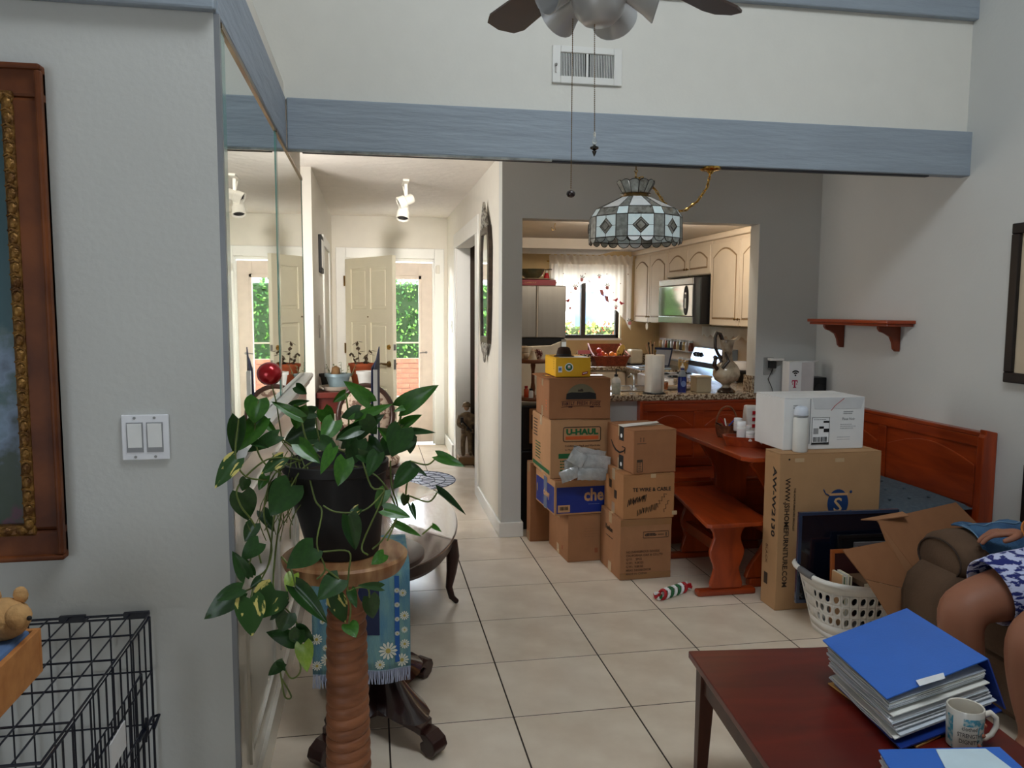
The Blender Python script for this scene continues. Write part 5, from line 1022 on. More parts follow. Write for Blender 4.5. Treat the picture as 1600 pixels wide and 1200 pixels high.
t=thing('bananas','ripe spotted bananas at the right of the fruit basket','bananas',(2.10,2.92,FC+.12)); bmn=mat('spotted banana',(226,186,90),.5,rgb2=(80,50,26),scale=14,lo=.5,hi=.6)
for k in range(4): MB().tube([(2.05+.02*k,2.90,FC+.10),(2.05+.018*k,2.88,FC+.14),(2.075+.014*k,2.89,FC+.19),(2.10+.006*k,2.90,FC+.215)],[.008,.016,.015,.006],8).build('banana',bmn,t,smooth=70)
t=thing('toaster','cream two slot toaster on the window worktop, right of the fruit','toaster',(2.27,2.98,FC)); MB().box(2.205,2.345,2.92,3.06,FC+.012,FC+.165).build('case',mat('cream toaster',(220,208,184),.35),t,bevel=.022,seg=3); MB().box(2.215,2.335,2.93,3.05,FC,FC+.012).build('base',blackpl_m,t); MB().box(2.23,2.32,2.96,2.975,FC+.166,FC+.168).box(2.23,2.32,3.0,3.015,FC+.166,FC+.168).build('slots',black_m,t)
t=thing('patterned_packets','patterned paper gift bag with pink edge, left of the fruit basket','bag',(1.70,2.95,FC)); MB().add([(1.62,2.93,FC),(1.78,2.93,FC),(1.77,2.93,FC+.13),(1.63,2.93,FC+.15),(1.62,3.0,FC),(1.78,3.0,FC),(1.77,2.98,FC+.13),(1.63,2.98,FC+.15)],[(0,1,2,3),(4,7,6,5),(0,4,5,1),(1,5,6,2),(2,6,7,3),(3,7,4,0)]).build('bag_body',mat('patterned paper',(40,36,30),.5,rgb2=(226,206,180),scale=60,lo=.48,hi=.52),t); MB().box(1.63,1.76,2.925,2.93,FC+.12,FC+.16).build('pink_edge',mat('pink print',(216,120,130),.5),t)
t=thing('knife_block','dark utensil pot with wooden spoon handles between toaster and stove','utensil pot',(2.40,2.85,FC)); MB().lathe([(.035,0),(.045,.02),(.045,.10),(.04,.11)],(2.41,2.85,FC),20).build('pot',mat('olive pottery',(120,104,74),.5),t,smooth=50)
for k in range(5): MB().cyl((2.41+.01*(k-2),2.85,FC+.08),(2.41+.025*(k-2),2.86+.01*k,FC+.20+.02*(k%3)),.005,.006).sph((2.41+.025*(k-2),2.86+.01*k,FC+.21+.02*(k%3)),.011,8,6,(1,.5,1.5)).build('utensil',gk if k%2 else tan_m,t,smooth=60)
# curtain
t=thing('kitchen_curtain','sheer white valance with red cardinals and holly, swagged over the kitchen window','curtain',(1.85,3.24,1.2))
cm=bpy.data.materials.new('sheer white curtain'); cm.use_nodes=True; nt=cm.node_tree; nt.nodes.remove(nt.nodes['Principled BSDF']); dfn=nt.nodes.new('ShaderNodeBsdfDiffuse'); trn=nt.nodes.new('ShaderNodeBsdfTranslucent'); mx=nt.nodes.new('ShaderNodeMixShader'); dfn.inputs[0].default_value=(.82,.76,.68,1); trn.inputs[0].default_value=(.85,.76,.64,1); mx.inputs[0].default_value=.45
nt.links.new(dfn.outputs[0],mx.inputs[1]); nt.links.new(trn.outputs[0],mx.inputs[2]); nt.links.new(mx.outputs[0],nt.nodes['Material Output'].inputs[0])
cx0,cx1=1.38,2.315
HP=[at('y',3.24,u,v) for u,v in ((850,540),(876,500),(886,484),(899,460),(905,446),(917,443),(927,435),(935,441),(943,445),(952,461),(960,484),(972,496),(980,509),(992,527),(1005,540))]
def hem(x):
    for p,q in zip(HP,HP[1:]):
        if p.x<=x<=q.x: return p.z+(q.z-p.z)*(x-p.x)/(q.x-p.x)+.012*abs(math.sin(x*40))
    return HP[-1].z
def cy_(x,z): return 3.235+.014*math.sin(x*58)*(.4+.6*min(1,(2.02-z)/.3))+.005*math.sin(x*131)
b=MB(); nx=130; ny=14; vs=[]
for i in range(nx+1):
    x=cx0+(cx1-cx0)*i/nx; hb=hem(x)
    for j in range(ny+1): z=2.02+(hb-2.02)*j/ny; vs.append((x,cy_(x,z),z))
b.add(vs,[(i*(ny+1)+j,i*(ny+1)+j+1,(i+1)*(ny+1)+j+1,(i+1)*(ny+1)+j) for i in range(nx) for j in range(ny)]); b.build('valance',cm,t,smooth=80)
b=MB(); vs=[]
for i in range(nx+1):
    x=cx0+(cx1-cx0)*i/nx
    for j,z in enumerate((2.0,2.03,2.06,2.10+.008*math.sin(x*90))): vs.append((x,3.225+.010*math.sin(x*90+j),z))
b.add(vs,[(i*4+j,i*4+j+1,(i+1)*4+j+1,(i+1)*4+j) for i in range(nx) for j in range(3)]); b.build('ruffle',cm,t,smooth=80)
MB().cyl((1.36,3.245,2.03),(2.32,3.245,2.03),.007).build('curtain_rod',brass_m,t)
pk=mat('pink bow',(232,150,150),.8); lf=mat('olive leaf print',(84,84,48),.8)
def motif(x,z,m,pts,nm): 
    y=cy_(x,z)-.012; MB().prism(pts,'y',y-.001,y+.001).build(nm,m,t)
def bird(x,z,s,f): motif(x,z,red_m,[(x+f*s*a,z+s*b_) for a,b_ in ((-1,.1),(-.3,.25),(.1,.5),(.45,.85),(.5,.5),(.8,.35),(.5,.2),(.3,-.3),(-.1,-.5),(-.5,-.15),(-1.2,-.1))],'cardinal')
def sprg(x,z,s):
    for a in (.5,1.2,1.9,2.6): motif(x,z,lf,[(x+s*r_*math.cos(a+d),z+s*r_*math.sin(a+d)) for r_,d in ((.1,0),(.6,.2),(1,0),(.6,-.2))],'leaf_sprig')
    motif(x,z,pk,disc(s*.45,x,z-.3*s,12),'flower')
def W2(u,v): p=at('y',3.23,u,v); return p.x,p.z
for u,v,s_,f in ((887,470,.03,1),(882,476,.022,-1),(962,469,.034,1),(971,474,.034,-1)): bird(*W2(u,v),s_,f)
for u,v,s_ in ((909,435,.045),(899,449,.04),(948,448,.045),(936,432,.03),(984,503,.045),(890,480,.03),(962,480,.03),(921,440,.02)): sprg(*W2(u,v),s_)
for u,v in ((940,456),(947,466)): x,z=W2(u,v); motif(x,z,pk,[(x-.025,z+.03),(x+.02,z+.02),(x+.03,z-.05),(x-.005,z-.03)],'bow')
for k in range(12): x=1.38+.08*k; motif(x,1.88,MATS['faint print'],disc(.006,x,1.80+.10*(k%3-1),8),'dot')
# upper cabinets on the right kitchen wall, microwave, stove
def upcab(label,y0,y1,z0,z1,nd):
    t=thing('upper_cabinet',label,'cabinet',(2.5,(y0+y1)/2,z0),group='cream upper cabinets on the right kitchen wall')
    MB().box(2.352,2.655,y0,y1,z0,z1).build('body',cream_m,t)
    w_=(y1-y0)/nd
    for k in range(nd):
        a,b__=y0+k*w_+.006,y0+(k+1)*w_-.006
        d=MB().box(2.333,2.351,a,b__,z0+.006,z1-.03).build('door',cream_m,t,bevel=.003)
        m_=.05 if w_>.25 else .045; ah=(b__-a-2*m_)*.17
        o_=arch(a+m_,b__-m_,z0+.055,z1-.075,ah,12); MB().prism(o_,'x',2.3305,2.3335).build('door_groove',creamd_m,d)
        cxm,czm=(a+b__)/2,(z0+z1)/2; i_=arch(a+m_+.014,b__-m_-.014,z0+.069,z1-.089,ah*.92,12); MB().prism(i_,'x',2.327,2.3335).build('raised_panel',cream_m,d,bevel=.003)
        ky=(a+.022) if k%2 else (b__-.022); MB().cyl((2.333,ky,z0+.06),(2.318,ky,z0+.06),.005).sph((2.312,ky,z0+.06),.011,10,8,(.7,1,1)).build('knob',dbrass_m,d,smooth=60)
        MB().box(2.340,2.352,b__+.001,b__+.011,z0,z1-.03).build('painted_gap_shade',creamd_m,t)  # solid brown strip, its colour stands for the shade between doors
    return t
upcab('cream upper cabinet nearest the camera, right of the microwave',.18,1.26,1.385,2.10,2)
upcab('short cream cabinet above the microwave',1.27,2.25,1.82,2.10,2)
upcab('cream upper cabinet by the curtained window',2.26,3.22,1.385,2.10,2)
struct('trim_14',MB().box(2.31,2.66,.15,3.28,2.101,2.149),cream_m,bevel=.012)
t=thing('microwave','over the range microwave with mirrored silver front and black control oval','microwave',(2.45,1.76,1.39))
MB().box(2.26,2.65,1.285,2.235,1.395,1.80).build('case',blackpl_m,t,bevel=.006)
MB().box(2.245,2.259,1.42,2.232,1.46,1.735).build('door',mat('mirrored door',(196,190,182),.10,metal=.9),t,bevel=.004); MB().box(2.245,2.259,1.42,2.232,1.74,1.798).build('vent_panel',mat('silver vent',(180,176,172),.25,metal=.7),t,bevel=.004); MB().box(2.245,2.259,1.42,2.232,1.397,1.455).build('lower_panel',MATS['silver vent'],t,bevel=.003)
Mm=frame((2.243,1.56,1.60),(0,-1,0),(0,0,1)); pr_(t,disc(.052,sy=2.5),black_m,Mm,'control_oval',.003); pr_(t,rect(-.018,.018,-.07,.07),MATS['silver vent'],Mm@Matrix.Translation((0,0,.0035)),'keypad',.002); pr_(t,rect(-.012,.012,.02,.055),black_m,Mm@Matrix.Translation((0,0,.006)),'display',.001)
t=thing('stove','white range with silver back console and black knobs','stove',(2.35,1.76,0)); wen=mat('white enamel',(228,228,230),.18,coat=.4)
MB().box(2.02,2.655,1.36,2.17,.02,.905).build('body',wen,t,bevel=.006); MB().box(2.03,2.56,1.37,2.16,.906,.915).build('cooktop',wen,t,bevel=.003)
MB().add([(2.52,1.36,.915),(2.52,2.17,.915),(2.56,2.17,1.05),(2.60,2.17,1.16),(2.60,1.36,1.16),(2.56,1.36,1.05),(2.655,1.36,.915),(2.655,2.17,.915),(2.655,2.17,1.17),(2.655,1.36,1.17)],[(0,1,2,5),(5,2,3,4),(4,3,8,9),(6,9,8,7),(0,5,4,9,6),(1,7,8,3,2)]).build('back_console',mat('silver console painted blue sheen',(150,176,206),.15,metal=.7),t,bevel=.004)  # blue of the console's reflections is put into its base colour
for k,y in enumerate((2.08,2.02,1.96,1.50,1.44)): MB().cyl((2.585,y,1.10),(2.555,y,1.09),.020,n=14).build('knob',blackpl_m,t,smooth=40)
MB().box(2.535,2.56,1.37,2.16,.985,1.03).build('black_strip',blackpl_m,t)
for (x,y) in ((2.18,1.58),(2.18,1.95),(2.40,1.58),(2.40,1.95)): MB().tube([(x+.075*math.cos(a),y+.075*math.sin(a),.921) for a in [2*PI*k/20 for k in range(20)]],.005,5,closed=True).tube([(x+.04*math.cos(a),y+.04*math.sin(a),.921) for a in [2*PI*k/16 for k in range(16)]],.005,5,closed=True).build('burner',blackpl_m,t)
t=thing('tray_on_counter','pale blue enamel tray standing on the corner worktop before the stove','tray',(2.2,2.4,FC)); MB().box(2.07,2.42,2.30,2.66,FC,FC+.012).build('tray_body',mat('pale blue enamel',(186,210,232),.15,coat=.5),t,bevel=.005); MB().tube([(2.08,2.31,FC+.016),(2.41,2.31,FC+.016),(2.41,2.65,FC+.016),(2.08,2.65,FC+.016)],.004,5,closed=True).build('rim',chrome_m,t)
t=thing('propped_calendar','dark framed calendar propped beside the spice jars','calendar',(2.38,2.5,FC)); MB().plate([(2.30,2.55,FC+.013),(2.44,2.42,FC+.013),(2.50,2.48,FC+.20),(2.36,2.61,FC+.20)],.012).build('frame',navy_m,t); MB().plate([(2.312,2.535,FC+.03),(2.43,2.425,FC+.03),(2.482,2.475,FC+.18),(2.364,2.585,FC+.18)],.004).build('page',mat('grey page',(150,152,158),.6),t)
rack=thing('spice_shelf','narrow spice shelf on the tan backsplash','shelf',(2.60,2.6,1.10)); MB().box(2.58,2.658,2.22,3.15,1.095,1.107).build('board',steel_m,rack); MB().box(2.585,2.658,2.22,3.15,.99,1.0).build('board',steel_m,rack)
r=random.Random(6); sc=[(186,150,90),(210,206,200),(150,70,40),(90,110,70),(200,196,186),(120,60,40),(216,190,140),(70,60,50)]; g0=None
for k in range(11):
    y=3.10-.08*k
    if g0 is None:
        t=thing('spice_jar','tan jar in the row on the spice shelf, closest to the window','jar',(2.615,y,1.107),group='spice jars on the shelf'); MB().lathe([(.022,0),(.024,.005),(.024,.075),(.018,.085)],(2.615,y,1.107),16).build('glass',mat('spice fill',sc[0],.15,coat=.6),t,smooth=45); MB().lathe([(.020,.085),(.020,.105)],(2.615,y,1.107),16).build('lid',whitepl_m,t); g0=t
    else:
        c=copytree(g0,(2.615,y,1.107),label='%s in the row on the spice shelf, %s from the window'%(('tan jar','white jar','rust jar','green jar','pale grey jar','brown jar','sand jar','black jar')[k%8],('first','second','third','fourth','fifth','sixth','seventh','eighth','ninth','tenth','eleventh')[k])); 
        for ch in c.children:
            if ch.name.startswith('glass'): ch.data=ch.data.copy(); ch.data.materials[0]=mat('spice fill %d'%k,sc[k%8],.15,coat=.6)
for k in range(4): copytree(g0,(2.48+.0*k,2.30-.0,FC+.0) if False else (2.60,2.26+.085*k,FC+.0005),label='glass jar on the worktop beneath the spice shelf, %s from the stove'%('first','second','third','fourth')[k])['group']='jars under the spice shelf'
t=thing('lace_shelf_edge','white lace edged strip hanging below the near upper cabinet','lace',(2.6,1.0,1.3))
b=MB(); pts=[(1.9-.0,1.35)]; pts=[(.95,1.36),(2.1,1.36)]+[(2.1-1.15*k/24,1.27+.02*math.sin(k*1.9)) for k in range(25)]; b.prism(pts,'x',2.640,2.643); b.build('lace',mat('white lace',(230,222,206),.9,bump=.5),t)
t=thing('round_medal','round pale ornament hanging from the cabinet knob','ornament',(2.31,2.74,1.35)); MB().cyl((2.312,2.72,1.345),(2.304,2.72,1.345),.035,n=22).build('disc',mat('pale disc',(196,180,156),.5,bump=.5),t); MB().cyl((2.312,2.72,1.43),(2.308,2.72,1.38),.0012).build('string',gk,t)
t=thing('plant_hook','wire hook in the kitchen ceiling left of the pendant','hook',(.78,.5,2.13)); q=at('z',2.149,868,349); MB().tube([q,q+Vector((-.01,0,-.02)),q+Vector((.0,0,-.045)),q+Vector((-.025,0,-.05)),q+Vector((-.03,0,-.03))],.003,6).build('wire',dbrass_m,t)
t=thing('brass_cabinet_ornament','white enamel pan on a dark stand right of the stove','pan',(2.55,.9,.93)); MB().lathe([(.07,0),(.085,.01),(.09,.07),(.088,.075),(.08,.02),(.001,.015)],(2.5,.95,1.02),26).build('pan',wen,t,smooth=50); MB().box(2.40,2.6,.85,1.05,.93,1.018).build('stand',blackpl_m,t,bevel=.01); MB().tube([(2.5,.86,1.08),(2.5,.78,1.10),(2.5,.70,1.10)],.009,8).build('handle',blackpl_m,t)
t=thing('near_side_counter','granite worktop beside the stove, nearest the pass-through','counter',(2.35,.95,.89)); MB().box(2.06,2.655,.66,1.35,.89,.93).build('slab',gran_m,t,bevel=.006); MB().box(2.08,2.655,.66,1.34,0,.888).build('cabinet_body',cream_m,t)
# ================================================================ breakfast nook
bench=thing('corner_bench','L shaped orange pine corner bench with arched panel back','bench',(2.0,-.3,0))
def backpan(axis,a0,a1,fixed,th,z0,z1,npan,m):
    b=MB(); 
    def bxx(u0,u1,f0,f1,c0,c1,name,mm,bev=.004,lab=None):
        if axis=='x': q=MB().box(u0,u1,f0,f1,c0,c1)
        else: q=MB().box(f0,f1,u0,u1,c0,c1)
        return q.build(name,mm,bench,bevel=bev)
    s=1
    bxx(a0,a1,fixed,fixed+th,z0,z1-.02,'back_board',m)
    bxx(a0,a1,fixed-.012,fixed+th+.0,z1-.022,z1,'top_rail',m,.005)
    bxx(a0,a1,fixed-.010,fixed,z1-.075,z1-.022,'upper_rail',m,.003); bxx(a0,a1,fixed-.010,fixed,z0,z0+.06,'lower_rail',m,.003)
    w_=(a1-a0)/npan
    for k in range(npan+1):
        c=a0+k*w_; bxx(max(a0,c-.035),min(a1,c+.035),fixed-.010,fixed,z0+.06,z1-.075,'stile',m,.003)
    for k in range(npan):
        p0,p1=a0+k*w_+.045,a0+(k+1)*w_-.045; o_=arch(p0,p1,z0+.07,z1-.10,.075,14)
        # cyma shoulders
        q=MB().prism(o_,'y' if axis=='x' else 'x',fixed-.008,fixed+.001); q.build('arched_panel',m,bench,bevel=.006)
backpan('x',1.285,2.50,-.040,.038,.45,.905,3,pinex_m)
backpan('y',-1.62,-.045,2.53,.038,.45,.905,2,pine_m)
MB().box(1.262,1.285,-.07,-.002,.0,.904).build('end_post',pinez_m,bench,bevel=.004)
MB().prism([(2.568,0),(2.568,.91),(2.50,.925),(2.50,.90),(2.49,.885),(2.48,.46),(2.12,.45),(2.12,.40),(2.16,.38),(2.16,.05),(2.12,.03),(2.12,0)],'y',-1.665,-1.622).build('end_panel',pinez_m,bench,bevel=.005)
MB().box(2.10,2.528,-1.62,-.44,.425,.45).build('seat',pine_m,bench,bevel=.006); MB().box(1.62,2.528,-.44,-.052,.425,.4495).build('seat',pinex_m,bench,bevel=.006)
MB().box(2.14,2.16,-1.62,-.46,.03,.424).build('seat_front',pine_m,bench); MB().box(1.64,2.14,-.42,-.40,.03,.424).build('seat_front',pinex_m,bench)
MB().box(1.30,1.62,-.40,-.052,.425,.4495).box(1.30,1.64,-.42,-.40,.03,.424).build('seat_end',pinex_m,bench)
t=thing('seat_cushion','slate blue tufted cushion on the bench under the arched back','cushion',(2.33,-1.2,.45)); sl=mat('slate blue fabric',(70,82,92),.95,rgb2=(84,96,104),scale=50,bump=.4,bscale=150)
b=MB(); nx,ny=20,22; vs=[]
for s in (1,-1):
    for j in range(ny+1):
        for i in range(nx+1):
            x=i/nx; y=j/ny; e=(max(0,math.sin(PI*x))*max(0,math.sin(PI*y)))**.28
            tuft=sum(math.exp(-(((x-a)*nx)**2+((y-c)*ny)**2)/5) for a in (.25,.5,.75) for c in (.2,.4,.6,.8))
            vs.append((2.06+.46*x,-1.60+.98*y,.497+s*(e*.042-(tuft*.018 if s>0 else 0)*e)+.012*x))
n_=(nx+1)*(ny+1)
for q in (0,n_): b.f+=[(q+j*(nx+1)+i,q+j*(nx+1)+i+1,q+(j+1)*(nx+1)+i+1,q+(j+1)*(nx+1)+i) for j in range(ny) for i in range(nx)]
b.v=vs; b.build('pad',sl,t,smooth=80)
for a in (.25,.5,.75):
    for c in (.2,.4,.6,.8): MB().sph((2.06+.46*a,-1.60+.98*c,.523+.012*a),.009,8,5,(1,1,.5)).build('button',sl,t)
# nook table
t=thing('nook_table','orange pine trestle table with shaped ends in the breakfast nook','table',(1.8,-.75,0))
MB().prism([(1.395,-1.27),(1.435,-1.325),(2.00,-1.325),(2.04,-1.28),(2.04,-.30),(1.395,-.30)],'z',.727,.752).build('tabletop',pine_m,t,bevel=.005)
def shaped(cx,y0,y1,z0,z1,w_,m,par,name='shaped_end'):
    L=[];n_=14
    for k in range(n_+1):
        f=k/n_; z=z0+(z1-z0)*f; s=w_*(.72+.28*math.cos(2*PI*(f*1.0))+.10*math.cos(4*PI*f)); L.append((s/2,z))
    MB().prism([(cx+a,z) for a,z in L]+[(cx-a,z) for a,z in L[::-1]],'y',y0,y1).build(name,m,par,bevel=.006)
shaped(1.72,-1.16,-1.125,.05,.726,.40,pinez_m,t); shaped(1.72,-.50,-.465,.05,.726,.40,pinez_m,t)
for y in (-1.17,-.51): MB().box(1.52,1.92,y,y+.055,0,.049).build('foot',pinex_m,t,bevel=.008)
MB().box(1.70,1.74,-1.124,-.501,.24,.32).build('stretcher',pine_m,t,bevel=.004)
# free bench
t=thing('trestle_bench','orange pine backless bench with scalloped legs beside the carton stack','bench',(1.38,-.85,0),0)
MB().prism([(1.185,-1.33),(1.21,-1.345),(1.52,-1.335),(1.545,-1.31),(1.62,-.48),(1.31,-.48)],'z',.392,.415).build('seat',pine_m,t,bevel=.005)
def scal(cx,y0,par):
    pts=[(.10,.035),(.105,.06),(.085,.10),(.060,.14),(.052,.165),(.058,.19),(.080,.22),(.094,.25),(.098,.28),(.085,.305),(.066,.325),(.060,.345),(.068,.37),(.085,.391)]
    pts=[(a*1.0,z) for a,z in pts]
    pts=[(.088,.035),(.092,.06),(.080,.10),(.070,.14),(.078,.17),(.095,.21),(.098,.24),(.086,.275),(.074,.31),(.080,.34),(.100,.370),(.105,.391)]
    MB().prism([(cx+a,z) for a,z in pts]+[(cx-a,z) for a,z in pts[::-1]],'y',y0,y0+.028).build('leg',pinez_m,par,bevel=.006)
    MB().box(cx-.165,cx+.165,y0-.012,y0+.045,0,.034).build('foot',pinex_m,par,bevel=.010)
scal(1.345,-1.25,t); scal(1.44,-.62,t); MB().box(1.37,1.41,-1.222,-.62,.17,.23).build('stretcher',pine_m,t)
# shelf
t=thing('wall_shelf','orange pine shelf with two curved brackets on the right wall','shelf',(2.5,-.58,1.30))
MB().prism([(2.569,-.16),(2.40,-.16),(2.395,-.17),(2.395,-.91),(2.41,-.98),(2.45,-1.0),(2.569,-1.02)],'z',1.440,1.460).build('board',pine_m,t,bevel=.004); MB().prism([(2.569,-.17),(2.412,-.17),(2.412,-.90),(2.425,-.965),(2.46,-.985),(2.569,-1.0)],'z',1.424,1.4395).build('under_moulding',pine_m,t,bevel=.003)
for y in (-.32,-.88):
    o_=[(2.569,1.275),(2.545,1.275),(2.53,1.29),(2.522,1.33),(2.505,1.362),(2.47,1.382),(2.44,1.392),(2.425,1.41),(2.425,1.4235),(2.569,1.4235)]
    MB().prism(o_,'y',y-.012,y+.012).build('bracket',mat('shelf bracket pine %g'%y,(118,50,24),.4),t,bevel=.003)
# framed picture on right wall
t=thing('dark_framed_picture','black framed picture with cream mat on the right wall, right edge','picture',(2.55,-2.1,1.17))
y1,y0=-1.705,-2.45; z0,z1=1.17,1.935
for (a0,a1,c0,c1) in ((y0,y1,z1-.05,z1),(y0,y1,z0,z0+.05),(y0,y0+.05,z0+.05,z1-.05),(y1-.05,y1,z0+.05,z1-.05)): MB().box(2.535,2.569,a0,a1,c0,c1).build('frame_side',mat('black brown frame %g'%(a0+c0),(26,20,20),.35,coat=.2),t,bevel=.005)
MB().box(2.552,2.556,y0+.05,y1-.05,z0+.05,z1-.05).build('mat_board',mat('cream mat board',(196,178,152),.7),t); MB().box(2.549,2.552,y0+.15,y1-.15,z0+.12,z1-.15).build('print',mat('sepia print',(60,70,60),.6,rgb2=(140,130,100),scale=12),t)
# outlet, charger, cord
t=thing('wall_outlet','grey outlet plate with white plug and black charger beside the pass-through','outlet',(2.25,-.005,1.13)); MB().box(2.175,2.25,-.006,-.001,1.07,1.19).build('face_plate',mat('grey plate',(150,150,146),.5),t,bevel=.002)
t=thing('black_charger','black power adapter plugged into the outlet with a trailing cord','charger',(2.23,-.02,1.13)); MB().box(2.205,2.252,-.045,-.007,1.115,1.165).build('adapter',blackpl_m,t,bevel=.004); MB().tube([at('y',-.03,1208,574),at('y',-.03,1205,582),at('y',-.02,1200,592),at('y',-.02,1206,606),at('y',-.02,1208,614),at('y',-.03,1203,627)],.003,6).build('cord',blackpl_m,t,smooth=80)
t=thing('white_plug_bar','white slim plug bar sticking out above the black charger','plug',(2.25,-.03,1.18)); MB().box(2.20,2.305,-.055,-.007,1.168,1.186).build('bar',whitepl_m,t,bevel=.004)
t=thing('router_box','white box printed with a wireless symbol and a magenta T on the bench corner','box',(2.350,-.20,.906),-.12)
MB().box(-.085,.085,0,.12,0,.262).build('box_body',white_m,t,world=False,bevel=.002); MB().add([(-.085,0,.262),(.085,0,.262),(.11,-.02,.275),(.04,.0,.27),(-.085,.12,.262),(.085,.12,.262)],[(0,1,2,3),(0,3,5,4)]).build('open_flap',white_m,t,world=False,solid=.002)
MB().box(.0,.0855,-.001,.0,.002,.26).build('shaded_panel',mat('warm grey painted shade',(196,190,188),.6),t,world=False)  # grey laid over half the white front stands for shade
M=FR(t,-.042,.175)
for rr_ in (.014,.028): MB().tube([M@Vector((rr_*math.sin(a),rr_*math.cos(a),.001)) for a in [-.85+1.7*k/8 for k in range(9)]],.0045,4).build('wireless_arc',black_m,t)
pr_(t,disc(.006,0,-.002,10),black_m,M,'wireless_dot')
mg=mat('magenta print',(176,22,70),.5); M=FR(t,-.045,.115); pr_(t,rect(-.019,.019,.018,.026),mg,M,'letter_bar'); pr_(t,rect(-.005,.005,-.024,.026),mg,M,'letter_stem'); pr_(t,rect(-.011,.011,-.026,-.021),mg,M,'letter_foot')
for s in (-1,1): pr_(t,rect(s*.018-.003,s*.018+.003,.008,.018),mg,M,'letter_serif'); pr_(t,rect(s*.014-.003,s*.014+.003,-.004,.003),mg,M,'letter_dot')
lines(t,FR(t,-.05,.06),.05,1,.01,grey_m,31,.005)
t=thing('black_speaker','small black speaker cube beside the router box','speaker',(2.505,-.10,.906)); MB().box(2.45,2.565,-.16,-.045,.906,1.06).build('case',blackpl_m,t,bevel=.006); MB().cyl((2.507,-.162,.98),(2.507,-.167,.98),.035,n=24).build('cone',mat('dark cone',(34,34,36),.6),t)
struct('trim_15',MB().box(2.28,2.528,-.22,-.054,.885,.905),pinex_m)
# things on the nook table
TZ=.753; wick=mat('brown wicker',(104,56,32),.7,rgb2=(140,84,50),scale=40,bump=.8)
t=thing('handled_basket','brown wicker basket with arched handle holding pens on the nook table','basket',(1.62,-.66,TZ)); hx_,hy_=1.60,-.66
MB().lathe([(.050,0),(.058,.02),(.066,.07),(.069,.075),(.060,.07),(.05,.02),(.001,.012)],(hx_,hy_,TZ),26,sx=1.05,sy=.9).build('basket_body',wick,t,smooth=50); MB().tube([(hx_+.068*math.cos(a),hy_,TZ+.07+.115*math.sin(a)) for a in [PI*k/14 for k in range(15)]],.006,8).build('handle',wick,t,smooth=80)
for k,(dx,dy,dz,c) in enumerate(((-.02,0,.05,'r'),(.03,.01,.045,'b'),(.05,0,.03,'b'),(.0,.02,.04,'w'),(-.035,-.01,.03,'k'))):
    p=Vector((hx_,hy_,TZ+.05)); q=p+Vector((dx*1.6,dy,dz)); x_=thing('pen',('red','blue','navy','white','black')[k]+' pen sticking out of the handled wicker basket','pen',p,group='pens in the handled basket'); mm={'r':red_m,'b':blue_m,'w':whitepl_m,'k':blackpl_m}[c]
    if k==2: mm=navy_m
    MB().cyl(p,q,.004).build('barrel',mm,x_); MB().cyl(q,q+(q-p).normalized()*.02,.0045,.003).build('cap',mm,x_)
t=thing('bread_tray','shallow orange wooden tray holding white pill bottles at the table edge','tray',(1.60,-.98,TZ),-.45)
b=MB(); n_=26; outl=[(.16*math.copysign(abs(math.cos(a))**.7,math.cos(a)),.075*math.copysign(abs(math.sin(a))**.7,math.sin(a))) for a in [2*PI*k/n_ for k in range(n_)]]
vs=[(x*.86,y*.86,0) for x,y in outl]+[(x,y,.055) for x,y in outl]+[(x*.93,y*.9,.055) for x,y in outl]+[(x*.80,y*.80,.008) for x,y in outl]
b.add(vs,[(i+r_*n_,(i+1)%n_+r_*n_,(i+1)%n_+(r_+1)*n_,i+(r_+1)*n_) for r_ in range(3) for i in range(n_)]+[tuple(range(n_))[::-1],tuple(range(3*n_,4*n_))]); b.build('tray_body',pine_m,t,world=False,smooth=40)
def pill(lab,u,v,y,h_=.07,r_=.022,tilt=0,capm=None):
    p=at('y',y,u,v); p.z=max(p.z,TZ+.012); t=thing('pill_bottle',lab,'bottle',p,group='white pill bottles on the nook table'); Mx=Matrix.Translation(p)@Matrix.Rotation(tilt,4,'Y')
    MB().lathe([(r_*.9,0),(r_,.003),(r_,h_*.68),(r_*.8,h_*.74)],n=20,M=Mx).build('bottle',whitepl_m,t,smooth=45); MB().lathe([(r_*.92,h_*.74),(r_*.95,h_*.76),(r_*.95,h_*.98),(r_*.88,h_)],n=20,M=Mx).build('cap',capm or mat('white cap '+lab[:9],(236,236,236),.35),t,smooth=45); MB().lathe([(r_*1.01,h_*.12),(r_*1.01,h_*.6)],n=20,M=Mx,caps=False).build('paper_label',mat('bottle label '+lab[:9],(216,206,204),.6),t)
pill('tall white bottle upright at the left of the wooden tray',1158,687,-.97,.105,.026); pill('short white bottle in the middle of the wooden tray',1172,689,-1.02,.055,.025); pill('small white bottle behind in the wooden tray',1168,684,-.93,.07,.022); pill('tipped white bottle at the right of the wooden tray',1185,690,-1.05,.07,.024,.9)
pill('tall white cup with a red mark standing behind the wooden tray',1153,673,-.80,.075,.026)
t=thing('black_tin','black tin beside the handled basket','tin',(1.66,-.82,TZ)); MB().box(1.645,1.735,-.84,-.78,TZ,TZ+.045).build('body',blackpl_m,t,bevel=.004); MB().box(1.643,1.737,-.842,-.778,TZ+.045,TZ+.055).build('lid',whitepl_m,t,bevel=.002)
t=thing('paper_bag','white paper bag with red print standing at the back of the nook table','bag',(1.90,-.42,TZ)); 
